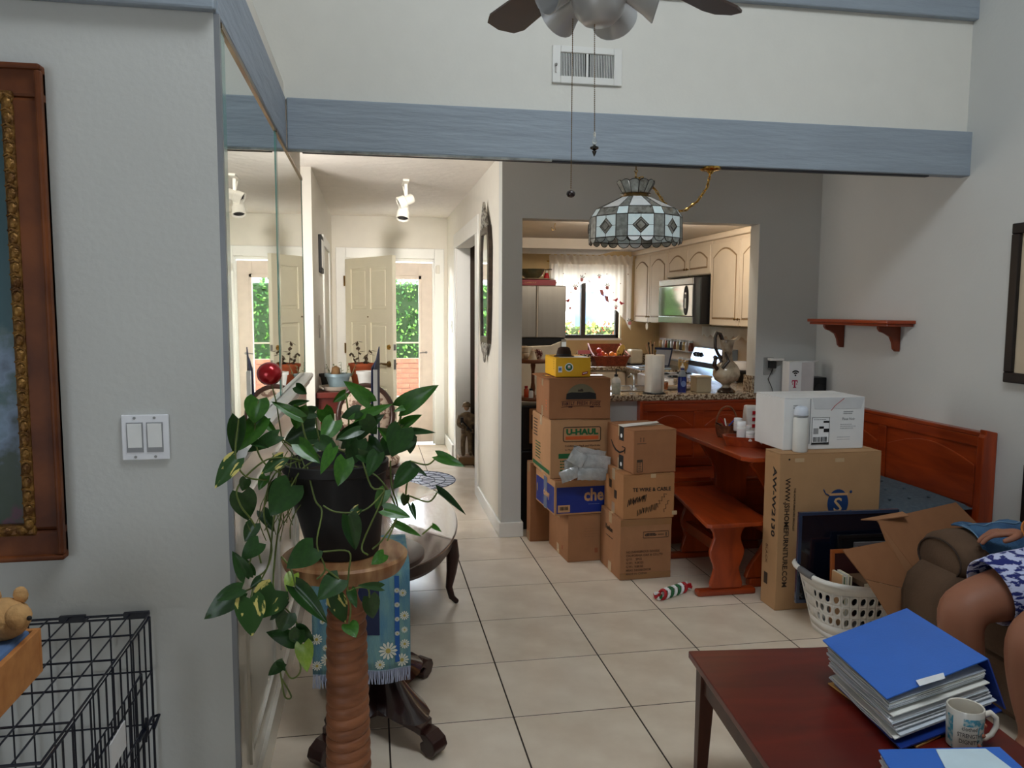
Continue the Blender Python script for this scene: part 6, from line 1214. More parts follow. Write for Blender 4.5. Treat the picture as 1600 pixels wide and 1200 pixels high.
MB().add([(1.83,-.48,TZ),(2.02,-.48,TZ),(2.02,-.38,TZ),(1.83,-.38,TZ),(1.82,-.47,TZ+.16),(2.025,-.47,TZ+.155),(2.02,-.42,TZ+.155),(1.825,-.42,TZ+.165)],[(0,1,5,4),(1,2,6,5),(2,3,7,6),(3,0,4,7),(4,5,6,7),(0,3,2,1)]).build('bag_body',mat('white bag paper',(222,216,208),.7,bump=.3),t,bevel=.012)
for k in range(3): pr_(t,rect(-.028,.018,-.012,.010),red_m,frame((1.885,-.483,TZ+.035+.042*k),(1,0,0),(0,0,1)),'red_print')
t=thing('dried_flowers','tan dried flowers in a small glass jar before the paper bag','flowers',(1.92,-.60,TZ)); MB().lathe([(.024,0),(.027,.004),(.027,.05),(.02,.06),(.021,.065)],(1.91,-.60,TZ),18).build('jar',mat('cloudy glass',(196,190,170),.1,trans=.5),t,smooth=45)
for k in range(5): 
    a=k*1.25; q=(1.91+.04*math.cos(a),-.60+.03*math.sin(a),TZ+.105+.01*(k%2)); MB().tube([(1.91,-.60,TZ+.05),q],.002,5).lathe([(.004,-.012),(.024,.008),(.022,.011),(.001,.004)],q,8,caps=False).build('flower',mat('dried petal %d'%k,(176,120,66),.8),t)
t=thing('candle_jar','small candle jar right of the dried flowers','candle',(2.0,-.62,TZ)); MB().lathe([(.020,0),(.022,.003),(.022,.045),(.020,.045),(.019,.03),(.001,.03)],(1.985,-.62,TZ),18).build('jar',whitepl_m,t,smooth=45); MB().lathe([(.016,.045),(.015,.06),(.001,.062)],(1.985,-.62,TZ),14).build('lid',steel_m,t)
t=thing('plate_stack','stack of pale green plates on the nook table behind the tall carton','plates',(1.86,-.82,TZ))
for k in range(4): MB().lathe([(.06,0),(.075,.002),(.125,.013),(.128,.016),(.075,.006),(.001,.005)],(1.85,-.78,TZ+.007*k),36,caps=False).build('plate',mat('pale celadon %d'%k,(186,190,170),.25,coat=.4),t,smooth=50)
t=thing('eyeglasses','dark eyeglasses and black cord lying beside the wooden tray','glasses',(1.78,-1.08,TZ)); 
for k in (0,1): MB().tube([(1.745+.05*k+.02*math.cos(a),-1.12+.014*math.sin(a),TZ+.006+.0*k) for a in [2*PI*q/14 for q in range(14)]],.002,5,closed=True).build('lens_rim',blackpl_m,t)
MB().tube([(1.765,-1.12,TZ+.008),(1.775,-1.12,TZ+.008)],.002,5).tube([(1.725,-1.12,TZ+.004),(1.70,-1.05,TZ+.004)],.002,5).tube([(1.815,-1.12,TZ+.004),(1.86,-1.06,TZ+.004)],.002,5).build('arms',blackpl_m,t)
# tall carton, white box, bottle
tb_=carton('tall brown furniture carton with blue bug logo, standing on end by the bench',1.487,-1.50,0,.56,.15,.805,0,mat('tall carton cardboard',(174,134,94),.85,bump=.1,var=.03),tape=False,name='tall_carton')
M=LF(tb_,.045,.55)@Matrix.Rotation(-PI/2,4,'Z'); text('AW-W2130',.05,tb_,black_m,M@Matrix.Translation((0,0,0)),width=.36,height=.036,bold=.0012)
M=FR(tb_,.045,.40)@Matrix.Rotation(-PI/2,4,'Z'); text('WWW.JSIHOMEFURNITURE.COM',.05,tb_,gk,M,width=.56,height=.036,bold=.0008)
M=FR(tb_,.085,.52)@Matrix.Rotation(-PI/2,4,'Z'); text('THE HOME FURNITURE SPECIALIST',.02,tb_,gk,M,width=.22,height=.010)
text('BLACK',.03,tb_,mat('faded ink',(120,84,56),.7),LF(tb_,.10,.27)@Matrix.Rotation(-PI/2,4,'Z'),width=.10,height=.02)
pr_(tb_,rect(-.018,.018,-.03,.03),gk,LF(tb_,.10,.14),'dark_icon')
M=FR(tb_,.325,.555); bl2=mat('logo blue',(30,58,104),.5); pr_(tb_,disc(.058,0,-.012,30,sy=1.25),bl2,M,'logo_body'); pr_(tb_,[(-.054,.028),(.054,.028),(.056,.040),(-.056,.040)],tan_m,M@Matrix.Translation((0,0,.0004)),'logo_band')
text('S',.11,tb_,mat('logo tan',(206,168,120),.6),M@Matrix.Translation((0,-.025,.0006)),height=.075,bold=.001); MB().tube([M@Vector(p) for p in ((-.05,.03,.001),(-.07,.04,.001),(-.082,.062,.001))],.003,5).sph(M@Vector((.07,.045,.001)),.008,8,6,(1,.3,1)).build('logo_feelers',bl2,tb_)
for (x,z) in ((.08,.78),(.30,.775)): MB().box(x,x+.05,-.0016,-.0004,z-.02,z+.0).build('tape_scrap',tape_m,tb_,world=False)
pr_(tb_,disc(.005,.05,.775,10),black_m,FR(tb_,0,0),'hole_mark')
wb=carton('white carton with black shipping label on top of the tall brown carton',1.545,-1.485,.806,.45,.30,.268,0,white_m,tape=False,name='white_carton')
wb.location.y=-1.49
pr_(wb,[(.005,.268),(.30,.268),(.28,.21),(.02,.21)],mat('clear tape flap',(206,206,206),.3),FR(wb,.148,-.002),'tape_flap'); MB().box(.142,.147,-.0012,-.0003,.03,.262).build('corner_line',grey_m,wb,world=False)
b=MB(); M=FR(wb,.205,.095); b.tube([M@Vector((x,y,.001)) for x,y in ((-.048,-.07),(.048,-.07),(.048,.07),(-.048,.07))],.0014,4,closed=True); b.build('label_border',black_m,wb); pr_(wb,rect(-.047,.047,-.069,.069),wprint,M@Matrix.Translation((0,0,-.0004)),'shipping_label')
bars(wb,M@Matrix.Translation((0,-.043,.0008)),.08,.026,black_m,5); pr_(wb,rect(-.047,.047,-.068,-.059),black_m,M@Matrix.Translation((0,0,.0008)),'label_bar')
for (a0,a1,c0,c1) in ((.015,.047,.042,.052),(-.008,.018,.012,.024),(.018,.047,-.006,.012)): pr_(wb,rect(a0,a1,c0,c1),black_m,M@Matrix.Translation((0,0,.0008)),'black_block')
pr_(wb,rect(-.04,-.012,-.015,.015),grey_m,M@Matrix.Translation((0,0,.0008)),'grey_code'); lines(wb,M@Matrix.Translation((0,.058,.0008)),.08,1,.01,grey_m,41,.003)
lines(wb,FR(wb,.36,.19),.06,2,.010,grey_m,42,.006); text('Pinot Noir',.02,wb,grey_m,FR(wb,.36,.155),width=.07); lines(wb,FR(wb,.36,.125),.09,3,.010,mat('light grey ink',(180,180,182),.6),43,.004); lines(wb,FR(wb,.34,.06),.08,2,.012,MATS['light grey ink'],44,.003)
lines(wb,FR(wb,.065,.225),.03,2,.012,grey_m,45,.006); MB().tube([WM[wb.name]@Vector(p) for p in ((.26,-.002,.2),(.28,-.003,.225),(.30,-.003,.24),(.33,-.003,.262))],.0015,4).build('cracked_tape_line',red_m,wb)
t=kb('white_bottle','white plastic bottle with rounded cap in front of the white carton','bottle',[(.034,0),(.037,.005),(.037,.165),(.034,.175)],1.615,-1.46,.8065,whitepl_m,28)
t.location.y=-1.46
t2=MB().lathe([(.033,.178),(.035,.182),(.035,.20),(.031,.222),(.022,.230),(.001,.232)],(1.615,-1.46,.8065),26).build('cap',mat('blue white cap',(206,212,222),.3),t,smooth=45); MB().lathe([(.0352,.181),(.0352,.186)],(1.615,-1.46,.8065),26,caps=False).build('cap_ring',grey_m,t)
wb.location.y=-1.418
for q_ in (wb,): pass
# rope toy
t=thing('rope_toy','red white and green knotted rope dog toy on the tiles','dog toy',(1.05,-1.22,0)); ax=Vector((.88,.48,0)).normalized(); ce=Vector((1.06,-1.21,.024)); r=random.Random(3)
for k in range(7):
    c0=ce+ax*(-.085+.028*k); m_=[red_m,wprint,green_m,wprint,green_m,wprint,red_m][k]
    MB().tube([c0+Vector((-.5*ax.y*.044*math.cos(a),.5*ax.x*.044*math.cos(a),.022*math.sin(a)))+ax*.010*math.sin(a) for a in [2*PI*q/14 for q in range(14)]],.0085,6,closed=True).build('rope_coil',m_,t,smooth=80)
for s in (-1,1):
    for k,m_ in enumerate((red_m,wprint,red_m,green_m if s<0 else red_m,wprint,red_m)):
        a=k*1.05; d=(ax*s+Vector((-ax.y*math.cos(a),ax.x*math.cos(a),math.sin(a)*.5))*.8).normalized(); p=ce+ax*s*.095; q=p+d*.04; q.z=max(q.z,.008); MB().tube([p,p.lerp(q,.6)+Vector((0,0,.004)),q],[.008,.008,.009],6).build('frayed_end',m_,t)
# laundry basket
bt=thing('laundry_basket','white plastic laundry basket full of picture frames on the tiles','basket',(1.86,-1.90,0))
bw_=mat('white basket plastic',(222,218,210),.4)
cxb,cyb=1.80,-1.80
def bp(a,z,off=0):
    # rounded rectangle that flares upward
    f=z/.29; hx_=.245+.07*f+off; hy_=.155+.055*f+off; e=.62
    c,s=math.cos(a),math.sin(a); x=hx_*math.copysign(abs(c)**e,c); y=hy_*math.copysign(abs(s)**e,s)
    rot=-.10; return Vector((cxb+x*math.cos(rot)-y*math.sin(rot),cyb+x*math.sin(rot)+y*math.cos(rot),z))
import bisect
tab=[];L=0;pv=bp(0,.15)
for k in range(721):
    p=bp(2*PI*k/720,.15); L+=(p-pv).length; tab.append(L); pv=p
def A(s):
    d=(s%1)*tab[-1]; return 2*PI*bisect.bisect_left(tab,d)/720
NC=44; b=MB(); rowsz=[(.075,.130),(.130,.185),(.185,.24)]
skipc={k for k in range(NC) if False}
for ri,(z0,z1) in enumerate(rowsz):
    for c in range(NC):
        s0,s1=c/NC,(c+1)/NC; sc_=((c+.5)/NC); hole=(abs(((sc_+.125)%.25)-.125)>.022)
        if not hole:
            q=[bp(A(s0+(s1-s0)*k/3),z) for z in (z0,z1) for k in range(4)]; b.add(q,[(k,k+1,k+5,k+4) for k in range(3)]); continue
        sh=.006*((ri-1)); n_=16; outer=[];inner=[]
        for k in range(n_):
            a=2*PI*k/n_+PI/4; ca,sa=math.cos(a),math.sin(a); m_=max(abs(ca),abs(sa)); u_,v_=ca/m_,sa/m_
            outer.append(bp(A((s0+s1)/2+u_*(s1-s0)/2),(z0+z1)/2+v_*(z1-z0)/2)); inner.append(bp(A((s0+s1)/2+(ca*.60+sa*.18)*(s1-s0)/2),(z0+z1)/2+sa*.66*(z1-z0)/2))
        b.add(outer+inner,[(k,(k+1)%n_,n_+(k+1)%n_,n_+k) for k in range(n_)])
for (z0,z1) in ((.0,.03),(.03,.075),(.24,.285)):
    q=[bp(A(k/88),z) for z in (z0,z1) for k in range(88)]; b.add(q,[(k,(k+1)%88,88+(k+1)%88,88+k) for k in range(88)])
q=[bp(A(k/88),.002) for k in range(88)]; b.add(q,[tuple(range(88))])
b.build('basket_body',bw_,bt,smooth=50,solid=.004)
MB().tube([bp(A(k/60),.288+.012*math.cos(4*PI*k/60),.012) for k in range(60)],.013,8,closed=True).build('rim',bw_,bt,smooth=80)
MB().tube([bp(A(.49+.0+k*.012),.302,.014) for k in range(6)],.016,8).build('grip',mat('grey rubber grip',(96,96,98),.6),bt,smooth=80)
# things inside basket
def frm(name,label,cat,p,w_,h_,th,rz,tilt,m,m2=None,group='frames and books in the laundry basket'):
    t=bpy.data.objects.new(name,None); Mx=Matrix.Translation(p)@Matrix.Rotation(rz,4,'Z')@Matrix.Rotation(tilt,4,'X'); t.matrix_basis=Mx; t.empty_display_size=.05; own(t); tag(t,label,cat,group)
    b=MB(); e=.018
    for (a0,a1,c0,c1) in ((-w_/2,w_/2,0,e),(-w_/2,w_/2,h_-e,h_),(-w_/2,-w_/2+e,e,h_-e),(w_/2-e,w_/2,e,h_-e)): b.box(a0,a1,0,th,c0,c1)
    b.build('frame',m,t,world=False,bevel=.002); MB().box(-w_/2+e,w_/2-e,th*.3,th*.6,e,h_-e).build('panel',m2 or blackpl_m,t,world=False); return t
frm('dark_blue_board','large dark blue shiny framed panel standing at the back of the laundry basket','picture',(1.765,-1.675,.10),.52,.45,.018,-.04,-.0,mat('dark blue gloss',(38,52,76),.12,coat=.8),mat('black blue glass',(14,18,30),.08,coat=.8))
frm('picture_frame','orange wood picture frame leaning in the laundry basket','picture',(1.80,-1.785,.05),.36,.34,.014,-.04,-.05,mat('orange frame wood',(158,84,40),.35),mat('dark maroon mount',(52,20,20),.5))
frm('picture_frame','black picture frame standing behind the orange frame in the basket','picture',(1.86,-1.722,.05),.34,.39,.014,-.04,-.03,blackpl_m)
frm('picture_frame','slim grey picture frame standing with its top edge catching the light in the basket','picture',(1.90,-1.752,.05),.28,.36,.014,-.04,-.04,mat('grey frame',(96,92,92),.4),blackpl_m)
for k in range(4):
    x=1.615+.014*k; y=-1.83; t=thing('book','%s book standing upright at the left end of the basket'%('pale gold','dark green','cream striped','black')[k],'book',(x,y,.05),group='books in the laundry basket'); MB().box(x,x+.011,y-.03,y+.05,.04,.30-.01*(k%2)).build('cover',[tan_m,green_m,whitepl_m,blackpl_m][k],t); MB().box(x+.0015,x+.0095,y-.032,y+.045,.042,.302-.01*(k%2)).build('pages',mat('pages %d'%k,(206,196,170),.8),t)
t=thing('book','brown paperback lying flat near the front of the laundry basket','book',(1.74,-1.88,.25)); MB().box(1.68,1.80,-1.93,-1.80,.262,.285).build('cover',mat('brown cover',(90,66,46),.6),t); MB().box(1.682,1.798,-1.931,-1.80,.265,.282).build('pages',MATS['pages 0'],t)
t=thing('book','cream thick book lying flat at the front right of the laundry basket','book',(1.87,-1.88,.25)); MB().box(1.80+.005,1.98,-1.94,-1.80,.258,.284).build('cover',mat('cream cover',(176,168,140),.6),t); MB().box(1.807,1.978,-1.941,-1.80,.262,.281).build('pages',MATS['pages 1'],t)
t=thing('folded_clothes','dark bundle of folded cloth filling the laundry basket','clothes',(1.85,-1.8,.02)); MB().sph((1.83,-1.86,.135),.11,16,10,(1.3,.5,.95)).build('bundle',mat('black cloth',(22,22,26),.95,bump=.8),t,smooth=80)
# open carton
oc=thing('open_carton','large open brown carton tipped over with its flaps splayed, behind the sofa arm','carton',(2.15,-1.95,0))
def T_(y,u,v): return at('y',y,u,v)
pl=lambda pts,nm='flap',m=None: MB().plate(pts,.005).build(nm,m or card_m,oc)
A1,A2,A3,A4=T_(-2.00,1370,813),T_(-1.70,1493,785),T_(-1.75,1560,852),T_(-2.08,1445,912)
pl([A1,A2,A3,A4],'side_panel')
B1,B2,B3,B4=T_(-2.12,1316,859),T_(-2.04,1384,846),T_(-2.13,1448,985),T_(-2.19,1405,985)
pl([B1,B2,T_(-2.10,1436,925),T_(-2.15,1352,905)],'flap'); pl([T_(-2.155,1353,906),T_(-2.10,1436,926),T_(-2.16,1448,985),T_(-2.20,1403,985)],'flap',card2_m)
pl([T_(-2.04,1384,846),T_(-2.03,1372,815),A4,T_(-2.10,1440,940)],'inner_panel',card2_m)
pl([T_(-2.00,1345,812),T_(-1.9,1410,800),T_(-1.95,1420,806),A1],'back_flap',card2_m)
for (u,v) in ((1528,832),(1533,838)): 
    q=T_(-1.80,u,v); MB().box(q.x-.01,q.x+.01,q.y-.012,q.y-.006,q.z-.003,q.z+.003).build('mark',black_m,oc)
# side table, black cabinet
t=thing('side_table','dark wood side table with small items between the bench and black cabinet','table',(2.4,-1.85,0)); MB().box(2.24,2.566,-2.05,-1.70,.38,.41).build('tabletop',dark_m,t,bevel=.003)
for (x,y) in ((2.26,-2.03),(2.54,-2.03),(2.26,-1.73),(2.54,-1.73)): MB().box(x-.012,x+.012,y-.012,y+.012,0,.38).build('leg',dark_m,t)
t=thing('trinket','dark blue trinket box on the dark side table','trinket',(2.46,-1.78,.41)); MB().box(2.42,2.50,-1.80,-1.75,.411,.43).build('box_body',navy_m,t,bevel=.003); MB().sph((2.52,-1.80,.42),.012,8,6).build('red_bead',red_m,t); MB().sph((2.40,-1.84,.417),.007,8,6).build('white_bead',whitepl_m,t)
t=thing('black_picture','narrow black framed panel standing on the side table at the right edge','panel',(2.53,-2.0,.411)); MB().box(2.50,2.566,-2.045,-1.90,.411,.80).build('panel_body',blackpl_m,t,bevel=.004); MB().box(2.497,2.50,-2.03,-1.92,.43,.78).build('face',mat('dark face',(30,30,34),.3),t)
t=thing('wall_ornament','dark scrolled iron ornament under the black framed picture','ornament',(2.56,-1.95,1.05)); q=MB()
for k in range(3): q.tube([(2.562,-1.84-.01*k+.018*math.cos(a),1.11-.05*k+.018*math.sin(a)) for a in [2*PI*j/12 for j in range(12)]],.006,5,closed=True)
q.build('scroll',blackpl_m,t)
# ================================================================ sofa, person, jacket
br=mat('brown suede upholstery',(92,70,52),.95,rgb2=(78,58,42),scale=6,bump=.25,bscale=90); brd=mat('sofa seam',(58,44,34),.9)
sf=thing('sofa','brown suede sofa with rolled arm along the right wall','sofa',(2.1,-3.1,0))
MB().prism([(1.71,.03),(1.68,.12),(1.665,.35),(1.69,.43),(1.75,.48),(2.50,.50),(2.50,.03)],'y',-2.43,-2.17).build('arm_panel',br,sf,smooth=60,bevel=.045,seg=4)
b=MB(); n_=20; xs=[1.755,1.785,1.85,1.98,2.1,2.3,2.50]; rs=[.085,.10,.108,.108,.105,.10,.10]
vs=[(x,-2.30+r_*1.45*math.cos(2*PI*k/n_),.525+(.0 if i else -.01)+r_*.95*math.sin(2*PI*k/n_)) for i,(x,r_) in enumerate(zip(xs,rs)) for k in range(n_)]
b.add(vs,[(i*n_+k,i*n_+(k+1)%n_,(i+1)*n_+(k+1)%n_,(i+1)*n_+k) for i in range(len(xs)-1) for k in range(n_)]+[tuple(range(n_))[::-1],tuple(range((len(xs)-1)*n_,len(xs)*n_))]); b.build('arm_roll',br,sf,smooth=60)
MB().tube([(1.752,-2.30+.122*math.cos(a),.515+.080*math.sin(a)) for a in [2*PI*k/24 for k in range(24)]],.004,5,closed=True).build('arm_piping',brd,sf)
MB().box(1.72,2.40,-4.2,-2.44,.06,.26).build('base',br,sf,bevel=.03); 
for y0,y1 in ((-3.30,-2.45),(-4.18,-3.32)): MB().box(1.70,2.30,y0,y1,.262,.42).build('seat_cushion',br,sf,bevel=.05,seg=3); MB().box(2.16,2.46,y0,y1,.425,.85).build('back_cushion',br,sf,bevel=.07,seg=3)
MB().box(2.40,2.55,-4.3,-2.44,.06,.80).build('back',br,sf,bevel=.04); MB().box(1.66,2.5,-4.46,-4.22,.03,.6).build('arm_panel',br,sf,bevel=.05)
for (x,y) in ((1.76,-2.5),(2.46,-2.5),(1.76,-4.15),(2.46,-4.15)): MB().cyl((x,y,0),(x,y,.065),.025).build('foot',dark_m,sf)
dn=mat('blue denim',(66,104,138),.9,rgb2=(42,76,112),scale=8,bump=.5,bscale=140); dns=mat('pale denim hem',(110,140,166),.9,bump=.4); 
t=thing('denim_jacket','faded blue denim jacket thrown over the sofa arm','jacket',(1.85,-2.35,.62))
b=MB(); nu,nv=16,12; P00,P10,P11,P01=Vector((1.86,-2.23,.640)),Vector((2.15,-2.22,.655)),Vector((2.15,-2.52,.560)),Vector((1.84,-2.455,.535))
def dj(s,q):
    p=P00.lerp(P10,s).lerp(P01.lerp(P11,s),q); y=p.y; e=max(0,1-((y+2.30)/.157)**2); z=.525+.103*math.sqrt(e)+.006; 
    if q>.8: z=min(z,.60-(q-.8)*.4)
    p.z=z+.006*math.sin(9*s+5*q)+.005*math.sin(17*s-7*q)+.003; return p
b.v=[tuple(dj(i/nu,j/nv)) for j in range(nv+1) for i in range(nu+1)]; b.f=[(j*(nu+1)+i,j*(nu+1)+i+1,(j+1)*(nu+1)+i+1,(j+1)*(nu+1)+i) for j in range(nv) for i in range(nu)]
b.build('jacket_body',dn,t,smooth=80,solid=.006)
b=MB(); b.v=[tuple(dj(s,j/nv)+Vector((0,0,.006))) for j in range(nv+1) for s in (.0,.075)]; b.f=[(2*j,2*j+1,2*j+3,2*j+2) for j in range(nv)]; b.build('cuff_hem',dns,t,smooth=80,solid=.004)
for q0 in (.25,.6): MB().tube([dj(s/10,q0+.05*math.sin(s))+Vector((0,0,.009)) for s in range(1,10)],.003,5).build('seam',dns,t)
# person
skm=mat('skin',(152,100,76),.55,var=.06,scale=6,sub=.08,bump=.06,bscale=60); 
shm=mat('blue white leaf print fabric',(30,40,110),.85,rgb2=(196,202,232),scale=26,stretch=(1.2,1,3.2),lo=.47,hi=.53,dist=.4)
pn=thing('person','seated person on the sofa wearing blue and white patterned shorts','person',(2.0,-2.85,0))
V=[(2.00,-2.86,.56),(2.0,-2.86,.72),(2.0,-2.87,.90),(2.0,-2.87,1.02),(1.99,-2.87,1.10),(1.97,-2.87,1.20),
(1.98,-2.73,.55),(1.80,-2.70,.535),(1.51,-2.69,.475),(1.54,-2.70,.33),(1.58,-2.70,.12),(1.48,-2.70,.05),
(1.98,-2.98,.55),(1.78,-2.98,.545),(1.545,-2.965,.475),(1.57,-2.965,.33),(1.60,-2.965,.12),(1.50,-2.965,.05),
(2.0,-2.70,1.0),(2.05,-2.60,.84),(1.98,-2.535,.70),(1.93,-2.52,.678),
(2.0,-3.05,1.0),(2.0,-3.12,.82),(1.90,-3.08,.70),(1.84,-3.05,.69)]
E_=[(0,1),(1,2),(2,3),(3,4),(4,5),(0,6),(6,7),(7,8),(8,9),(9,10),(10,11),(0,12),(12,13),(13,14),(14,15),(15,16),(16,17),(3,18),(18,19),(19,20),(20,21),(3,22),(22,23),(23,24),(24,25)]
R__=[.15,.15,.14,.09,.05,.06,.12,.105,.092,.078,.045,.038,.12,.105,.092,.078,.045,.038,.07,.052,.04,.032,.07,.052,.04,.032]
skin('body',V,E_,R__,skm,pn)
MB().sph((1.965,-2.87,1.27),.085,20,14,(1,.85,1.22)).sph((1.877,-2.87,1.265),.014,8,6,(1.2,.8,1.6)).sph((1.975,-2.79,1.265),.016,8,6,(.8,.5,1.4)).sph((1.975,-2.95,1.265),.016,8,6,(.8,.5,1.4)).build('head',skm,pn,smooth=80)
for s in (-1,1): MB().sph((2.036,-2.87+s*.03,1.285),.009,8,6).build('eye',black_m,pn)
MB().tube([(1.883,-2.89,1.225),(1.877,-2.87,1.222),(1.883,-2.85,1.225)],.004,6).build('mouth',mat('lip',(150,80,70),.5),pn)
MB().lathe([(.095,0),(.10,.04),(.08,.09),(.03,.115),(.001,.118)],(1.985,-2.87,1.275),22,sx=.95,sy=.9).build('hair',mat('grey brown hair',(110,96,84),.8,bump=.8),pn,smooth=70)
vs=[(1.985,-2.86,.56),(1.995,-2.86,.72),(2.005,-2.87,.92),(2.005,-2.70,1.0),(2.000,-2.65,.90),(2.005,-3.05,1.0),(1.990,-3.09,.90)]
skin('shirt',vs,[(0,1),(1,2),(2,3),(3,4),(2,5),(5,6)],[.165,.165,.150,.085,.068,.085,.068],mat('navy shirt',(36,44,80),.9,bump=.2),pn)
vs=[(1.985,-2.86,.58),(1.935,-2.73,.56),(1.80,-2.70,.545),(1.60,-2.69,.51),(1.935,-3.0,.56),(1.82,-3.05,.555),(1.68,-3.065,.525)]
def sleeve(pts,rad,name):
    b=MB(); b.tube(pts,rad,26,caps=False); return b.build(name,shm,pn,smooth=80,solid=.004)
sleeve([(2.10,-2.75,.57),(1.98,-2.725,.56),(1.80,-2.70,.545),(1.70,-2.695,.535),(1.645,-2.692,.52)],[.15,.145,.128,.122,.118],'shorts_leg'); sleeve([(2.10,-2.97,.57),(1.98,-2.98,.56),(1.83,-2.98,.553),(1.70,-2.975,.54)],[.15,.145,.13,.124],'shorts_leg')
MB().sph((2.0,-2.86,.57),.16,18,12,(.9,1.25,.8)).build('shorts_seat',shm,pn,smooth=80)
# hands with fingers
def hand(o,d,up,s,par):
    d=Vector(d).normalized(); up=Vector(up); up=(up-d*up.dot(d)).normalized(); sd=d.cross(up)*s
    V=[];E_=[];R=[]
    def P(a,b_,c): return o+d*a+sd*b_+up*c
    V+= [P(0,0,0),P(.04,0,0),P(.075,0,-.002)]; E_+=[(0,1),(1,2)]; R+=[(.030,.018),(.038,.016),(.036,.014)]
    for k,(off,L) in enumerate(((-.030,.068),(-.010,.078),(.011,.073),(.030,.058))):
        i=len(V); V+= [P(.078,off,0),P(.078+L*.45,off*1.1,-.004),P(.078+L*.78,off*1.12,-.020),P(.078+L,off*1.12,-.038)]; R+=[.0105,.0098,.009,.0075]; E_+=[(2,i),(i,i+1),(i+1,i+2),(i+2,i+3)]
    i=len(V); V+=[P(.025,-.038,-.004),P(.052,-.056,-.012),P(.078,-.060,-.020)]; R+=[.014,.0115,.009]; E_+=[(1,i),(i,i+1),(i+1,i+2)]
    return skin('hand',V,E_,R,skm,par)
hand(Vector((1.93,-2.52,.676)),(-.8,.55,-.12),(0,0,1),1,pn); hand(Vector((1.84,-3.05,.69)),(-1,.05,-.1),(0,0,1),-1,pn)
MB().tube([(1.950,-2.528+.038*math.cos(a),.688+.036*math.sin(a)) for a in [2*PI*k/22 for k in range(22)]],.0045,8,closed=True).build('bracelet',mat('orange bracelet',(222,140,70),.35),pn,smooth=80)
for y in (-2.70,-2.965): MB().sph((1.48,y,.035),.05,14,10,(2.0,.85,.75)).build('shoe',navy_m,pn,smooth=80)
# ================================================================ coffee table, binders, mug
ct=thing('coffee_table','red mahogany coffee table with tapered leg in the right foreground','table',(.461,-2.815,0),-.10)
MB().box(0,.66,-1.10,0,.428,.450).build('tabletop',mahog_m,ct,world=False,bevel=.003); MB().box(.03,.63,-1.07,-.03,.34,.428).build('apron',leg_m,ct,world=False,bevel=.002)
for (x,y) in ((.02,-.02),(.64,-.02),(.02,-1.08),(.64,-1.08)):
    s=1 if x<.3 else -1; q=-1
    MB().add([(x,y,.427),(x+s*.05,y,.427),(x+s*.05,y+(-.05 if y>-.5 else .05),.427),(x,y+(-.05 if y>-.5 else .05),.427),(x,y,0),(x+s*.03,y,0),(x+s*.03,y+(-.03 if y>-.5 else .03),0),(x,y+(-.03 if y>-.5 else .03),0)],[(0,1,2,3),(4,7,6,5),(0,4,5,1),(1,5,6,2),(2,6,7,3),(3,7,4,0)]).build('leg',leg_m,ct,world=False,bevel=.002)
CZ=.4505; bb=mat('blue binder vinyl',(52,108,200),.38,var=.03,bump=.06,bscale=200); bbd=mat('dark blue binder edge',(24,52,128),.4); pap=mat('white paper',(226,228,230),.7,var=.04)
def fit4(z,pts): return [at('z',z,u,v) for u,v in pts]
c=fit4(.565,[(1285,1006),(1416,963),(1543,1044),(1385,1097)])
bi=thing('blue_binder','open-edged bright blue binder stuffed with papers, topmost on the coffee table','binder',(c[0].x,c[0].y,CZ))
cz=[.575,.590,.590,.572]; top=[Vector((p.x,p.y,z)) for p,z in zip(c,cz)]
def ext(pts,th,name,m,par,bev=0): return MB().plate(pts,th).build(name,m,par,bevel=bev)
ext(top,.004,'front_cover',bb,bi,.001); low=[Vector((p.x,p.y,.462)) for p in c]; 
ctr=sum(c,Vector())/4; off=Vector((.015,-.03,0))
ext([p+Vector((.02,-.035,0)) for p in low],.004,'back_cover',bbd,bi)
ext([top[1]+Vector((.0,.0,0)),top[2],Vector((c[2].x+.03,c[2].y-.035,.466)),Vector((c[1].x+.02,c[1].y-.02,.466))],.004,'spine',bbd,bi)
r=random.Random(8)
for k in range(16):
    z=.470+.0062*k; sh=Vector((r.uniform(-.006,.012)+.012*(1-k/16),r.uniform(-.03,-.004)*(1.3-k/16),0)); pts=[]
    q=[ctr.lerp(p,.955)+sh for p in c]
    nx=8; b=MB(); vs=[]
    for j in range(3):
        for i in range(nx+1):
            p=q[0].lerp(q[1],j/2).lerp(q[3].lerp(q[2],j/2),i/nx); vs.append((p.x,p.y,z+.0035*math.sin(i*1.1+k)*(1 if j!=1 else .5)*(i/nx)))
    b.add(vs,[(j*(nx+1)+i,j*(nx+1)+i+1,(j+1)*(nx+1)+i+1,(j+1)*(nx+1)+i) for j in range(2) for i in range(nx)]); b.build('paper_sheet',mat('paper %d'%k,[(226,228,232),(214,216,220),(232,230,222),(200,206,214)][k%4],.7),bi,solid=.0025)
pl_=fit4(.5865,[(1431,1063),(1474,1051),(1477,1060),(1437,1072)]); ext([Vector((p.x,p.y,.5865)) for p in pl_],.0008,'spine_label',pap,bi)
rg=MB()
for s in (.3,.5,.7): p=c[1].lerp(c[2],s)+Vector((-.03,-.005,0)); rg.tube([(p.x+.018*math.cos(a),p.y,.53+.03*math.sin(a)) for a in [PI*k/8 for k in range(9)]],.003,6)
rg.build('ring',chrome_m,bi)
fo=thing('manila_folder','manila envelope under the stuffed blue binder','folder',(.70,-3.3,CZ)); q=fit4(.4535,[(1294,1068),(1330,1062),(1470,1150),(1432,1168)]); ext([Vector((p.x,p.y,.4535)) for p in q],.004,'envelope',mat('manila',(216,160,90),.7),fo)
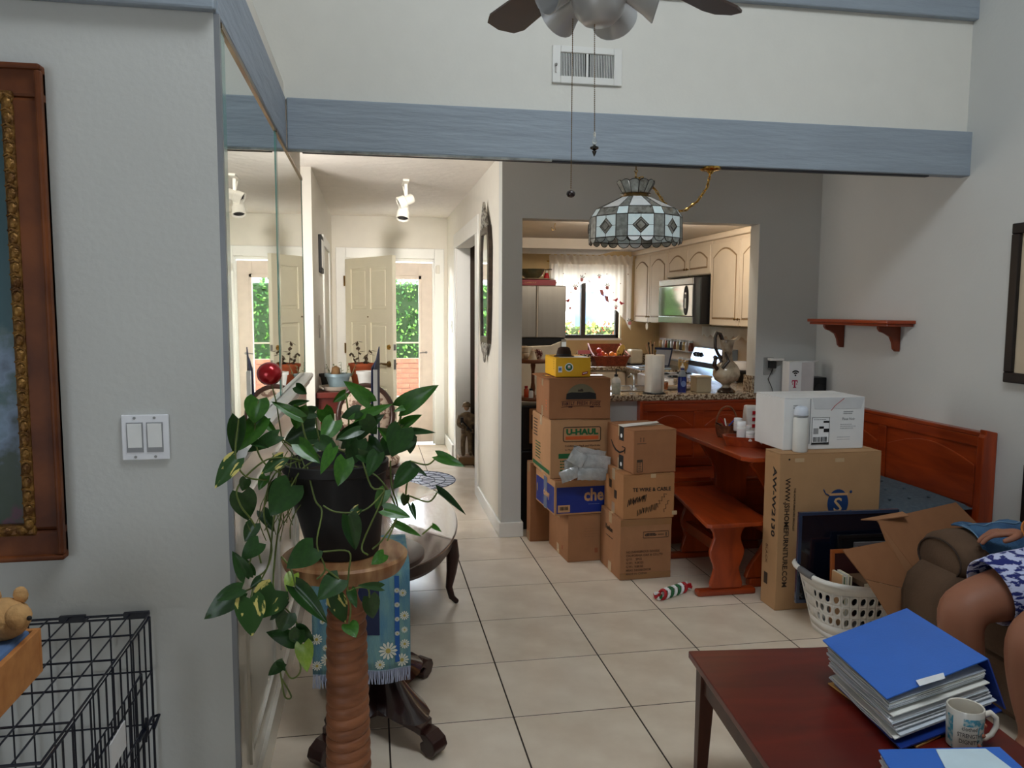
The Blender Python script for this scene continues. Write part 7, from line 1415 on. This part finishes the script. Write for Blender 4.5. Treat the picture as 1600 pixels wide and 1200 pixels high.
b2_=thing('blue_binder','second blue binder with a pale envelope on its cover, bottom edge of the photo','binder',(.62,-3.5,CZ)); q=fit4(.495,[(1372,1172),(1562,1168),(1625,1225),(1420,1250)]); tp=[Vector((p.x,p.y,.495)) for p in q]
ext(tp,.004,'front_cover',bb,b2_,.001); ext([p-Vector((-.01,.01,.040)) for p in tp],.004,'back_cover',bbd,b2_)
cc=sum(tp,Vector())/4
for k in range(6): ext([cc.lerp(p,.96)-Vector((.004*(k%2),.004*(k%3),.005+.006*k)) for p in tp],.0035,'paper_sheet',pap,b2_)
en=thing('pale_envelope','pale blue white windowed envelope lying on the second blue binder','envelope',(.85,-3.58,.50)); q=fit4(.4985,[(1462,1171),(1540,1170),(1600,1215),(1490,1225)]); ext([Vector((p.x,p.y,.4985)) for p in q],.0015,'envelope',mat('pale envelope',(206,226,236),.5),en)
mg_=at('z',.4505,1508,1166); mx_,my_=mg_.x,mg_.y+.006
mu=thing('mug','white ceramic mug with teal floral pattern and words STRENGTH and DIGNITY','mug',(mx_,my_,CZ)); ceram=mat('white glazed ceramic',(222,214,200),.2,coat=.5)
MB().lathe([(.036,0),(.039,.003),(.0425,.098),(.0415,.101),(.038,.100),(.036,.010),(.001,.008)],(mx_,my_,CZ),40).build('cup',ceram,mu,smooth=40)
tf=mat('teal floral glaze',(80,150,164),.2,rgb2=(190,200,190),scale=70,lo=.45,hi=.55,coat=.5,detail=2)
def band(a0,a1,z0,z1,m,nm,off=.0006):
    b=MB(); n_=24; b.v=[(mx_+(.0392+.0033*(z/.09)+off)*math.cos(a0+(a1-a0)*k/n_),my_+(.0392+.0033*(z/.09)+off)*math.sin(a0+(a1-a0)*k/n_),CZ+z) for z in (z0,z1) for k in range(n_+1)]; b.f=[(k,k+1,n_+2+k,n_+1+k) for k in range(n_)]; return b.build(nm,m,mu,smooth=80)
band(-2.35,1.0,.004,.086,tf,'floral_band'); band(-3.3,-2.9,.004,.086,tf,'floral_band'); band(-2.5,-1.55,.004,.068,ceram,'white_panel',.001)
fa=mat('rust floral',(150,92,70),.3)
for k in range(9): a=-1.4+.3*k; z=.02+.055*((k*7)%5)/5; MB().sph((mx_+.0425*math.cos(a),my_+.0425*math.sin(a),CZ+z),.005,8,5,(1,1,1)).build('flower_spot',fa,mu)
for s_,z,w_ in (('clothed',.062,.034),('STRENGTH',.045,.052),('DIGNITY',.029,.044)):
    a=-2.02; M=frame((mx_+.0438*math.cos(a),my_+.0438*math.sin(a),CZ+z),(-math.sin(a),math.cos(a),0),(0,0,1)); text(s_,.014,mu,black_m,M,width=w_,height=.010)
    # wrap the word round the cup
    o=[q for q in mu.children if q.name.startswith('lettering')][-1]; I=WM[o.name]; c0=Vector((mx_,my_,0)); rt=Vector((-math.sin(a),math.cos(a),0)); nr=Vector((math.cos(a),math.sin(a),0))
    for v in o.data.vertices:
        p=I@v.co; d=p-c0; t_=d.dot(rt)/.0435; R0=.0425+.0033*((p.z-CZ)/.09)*.3+ (d.dot(nr)-.0438)*.5+.0008; qn=c0+nr*math.cos(t_)*R0+rt*math.sin(t_)*R0; v.co=I.inverted()@Vector((qn.x,qn.y,p.z))
ha=Vector((.96,-.28,0)).normalized(); cv=[Vector((mx_,my_,CZ))+ha*r_+Vector((0,0,z)) for r_,z in ((.040,.080),(.058,.087),(.072,.075),(.074,.054),(.064,.031),(.049,.020),(.038,.022))]
MB().tube(cv,[.0075,.007,.0065,.0065,.0065,.007,.008],10).build('handle',ceram,mu,smooth=80)
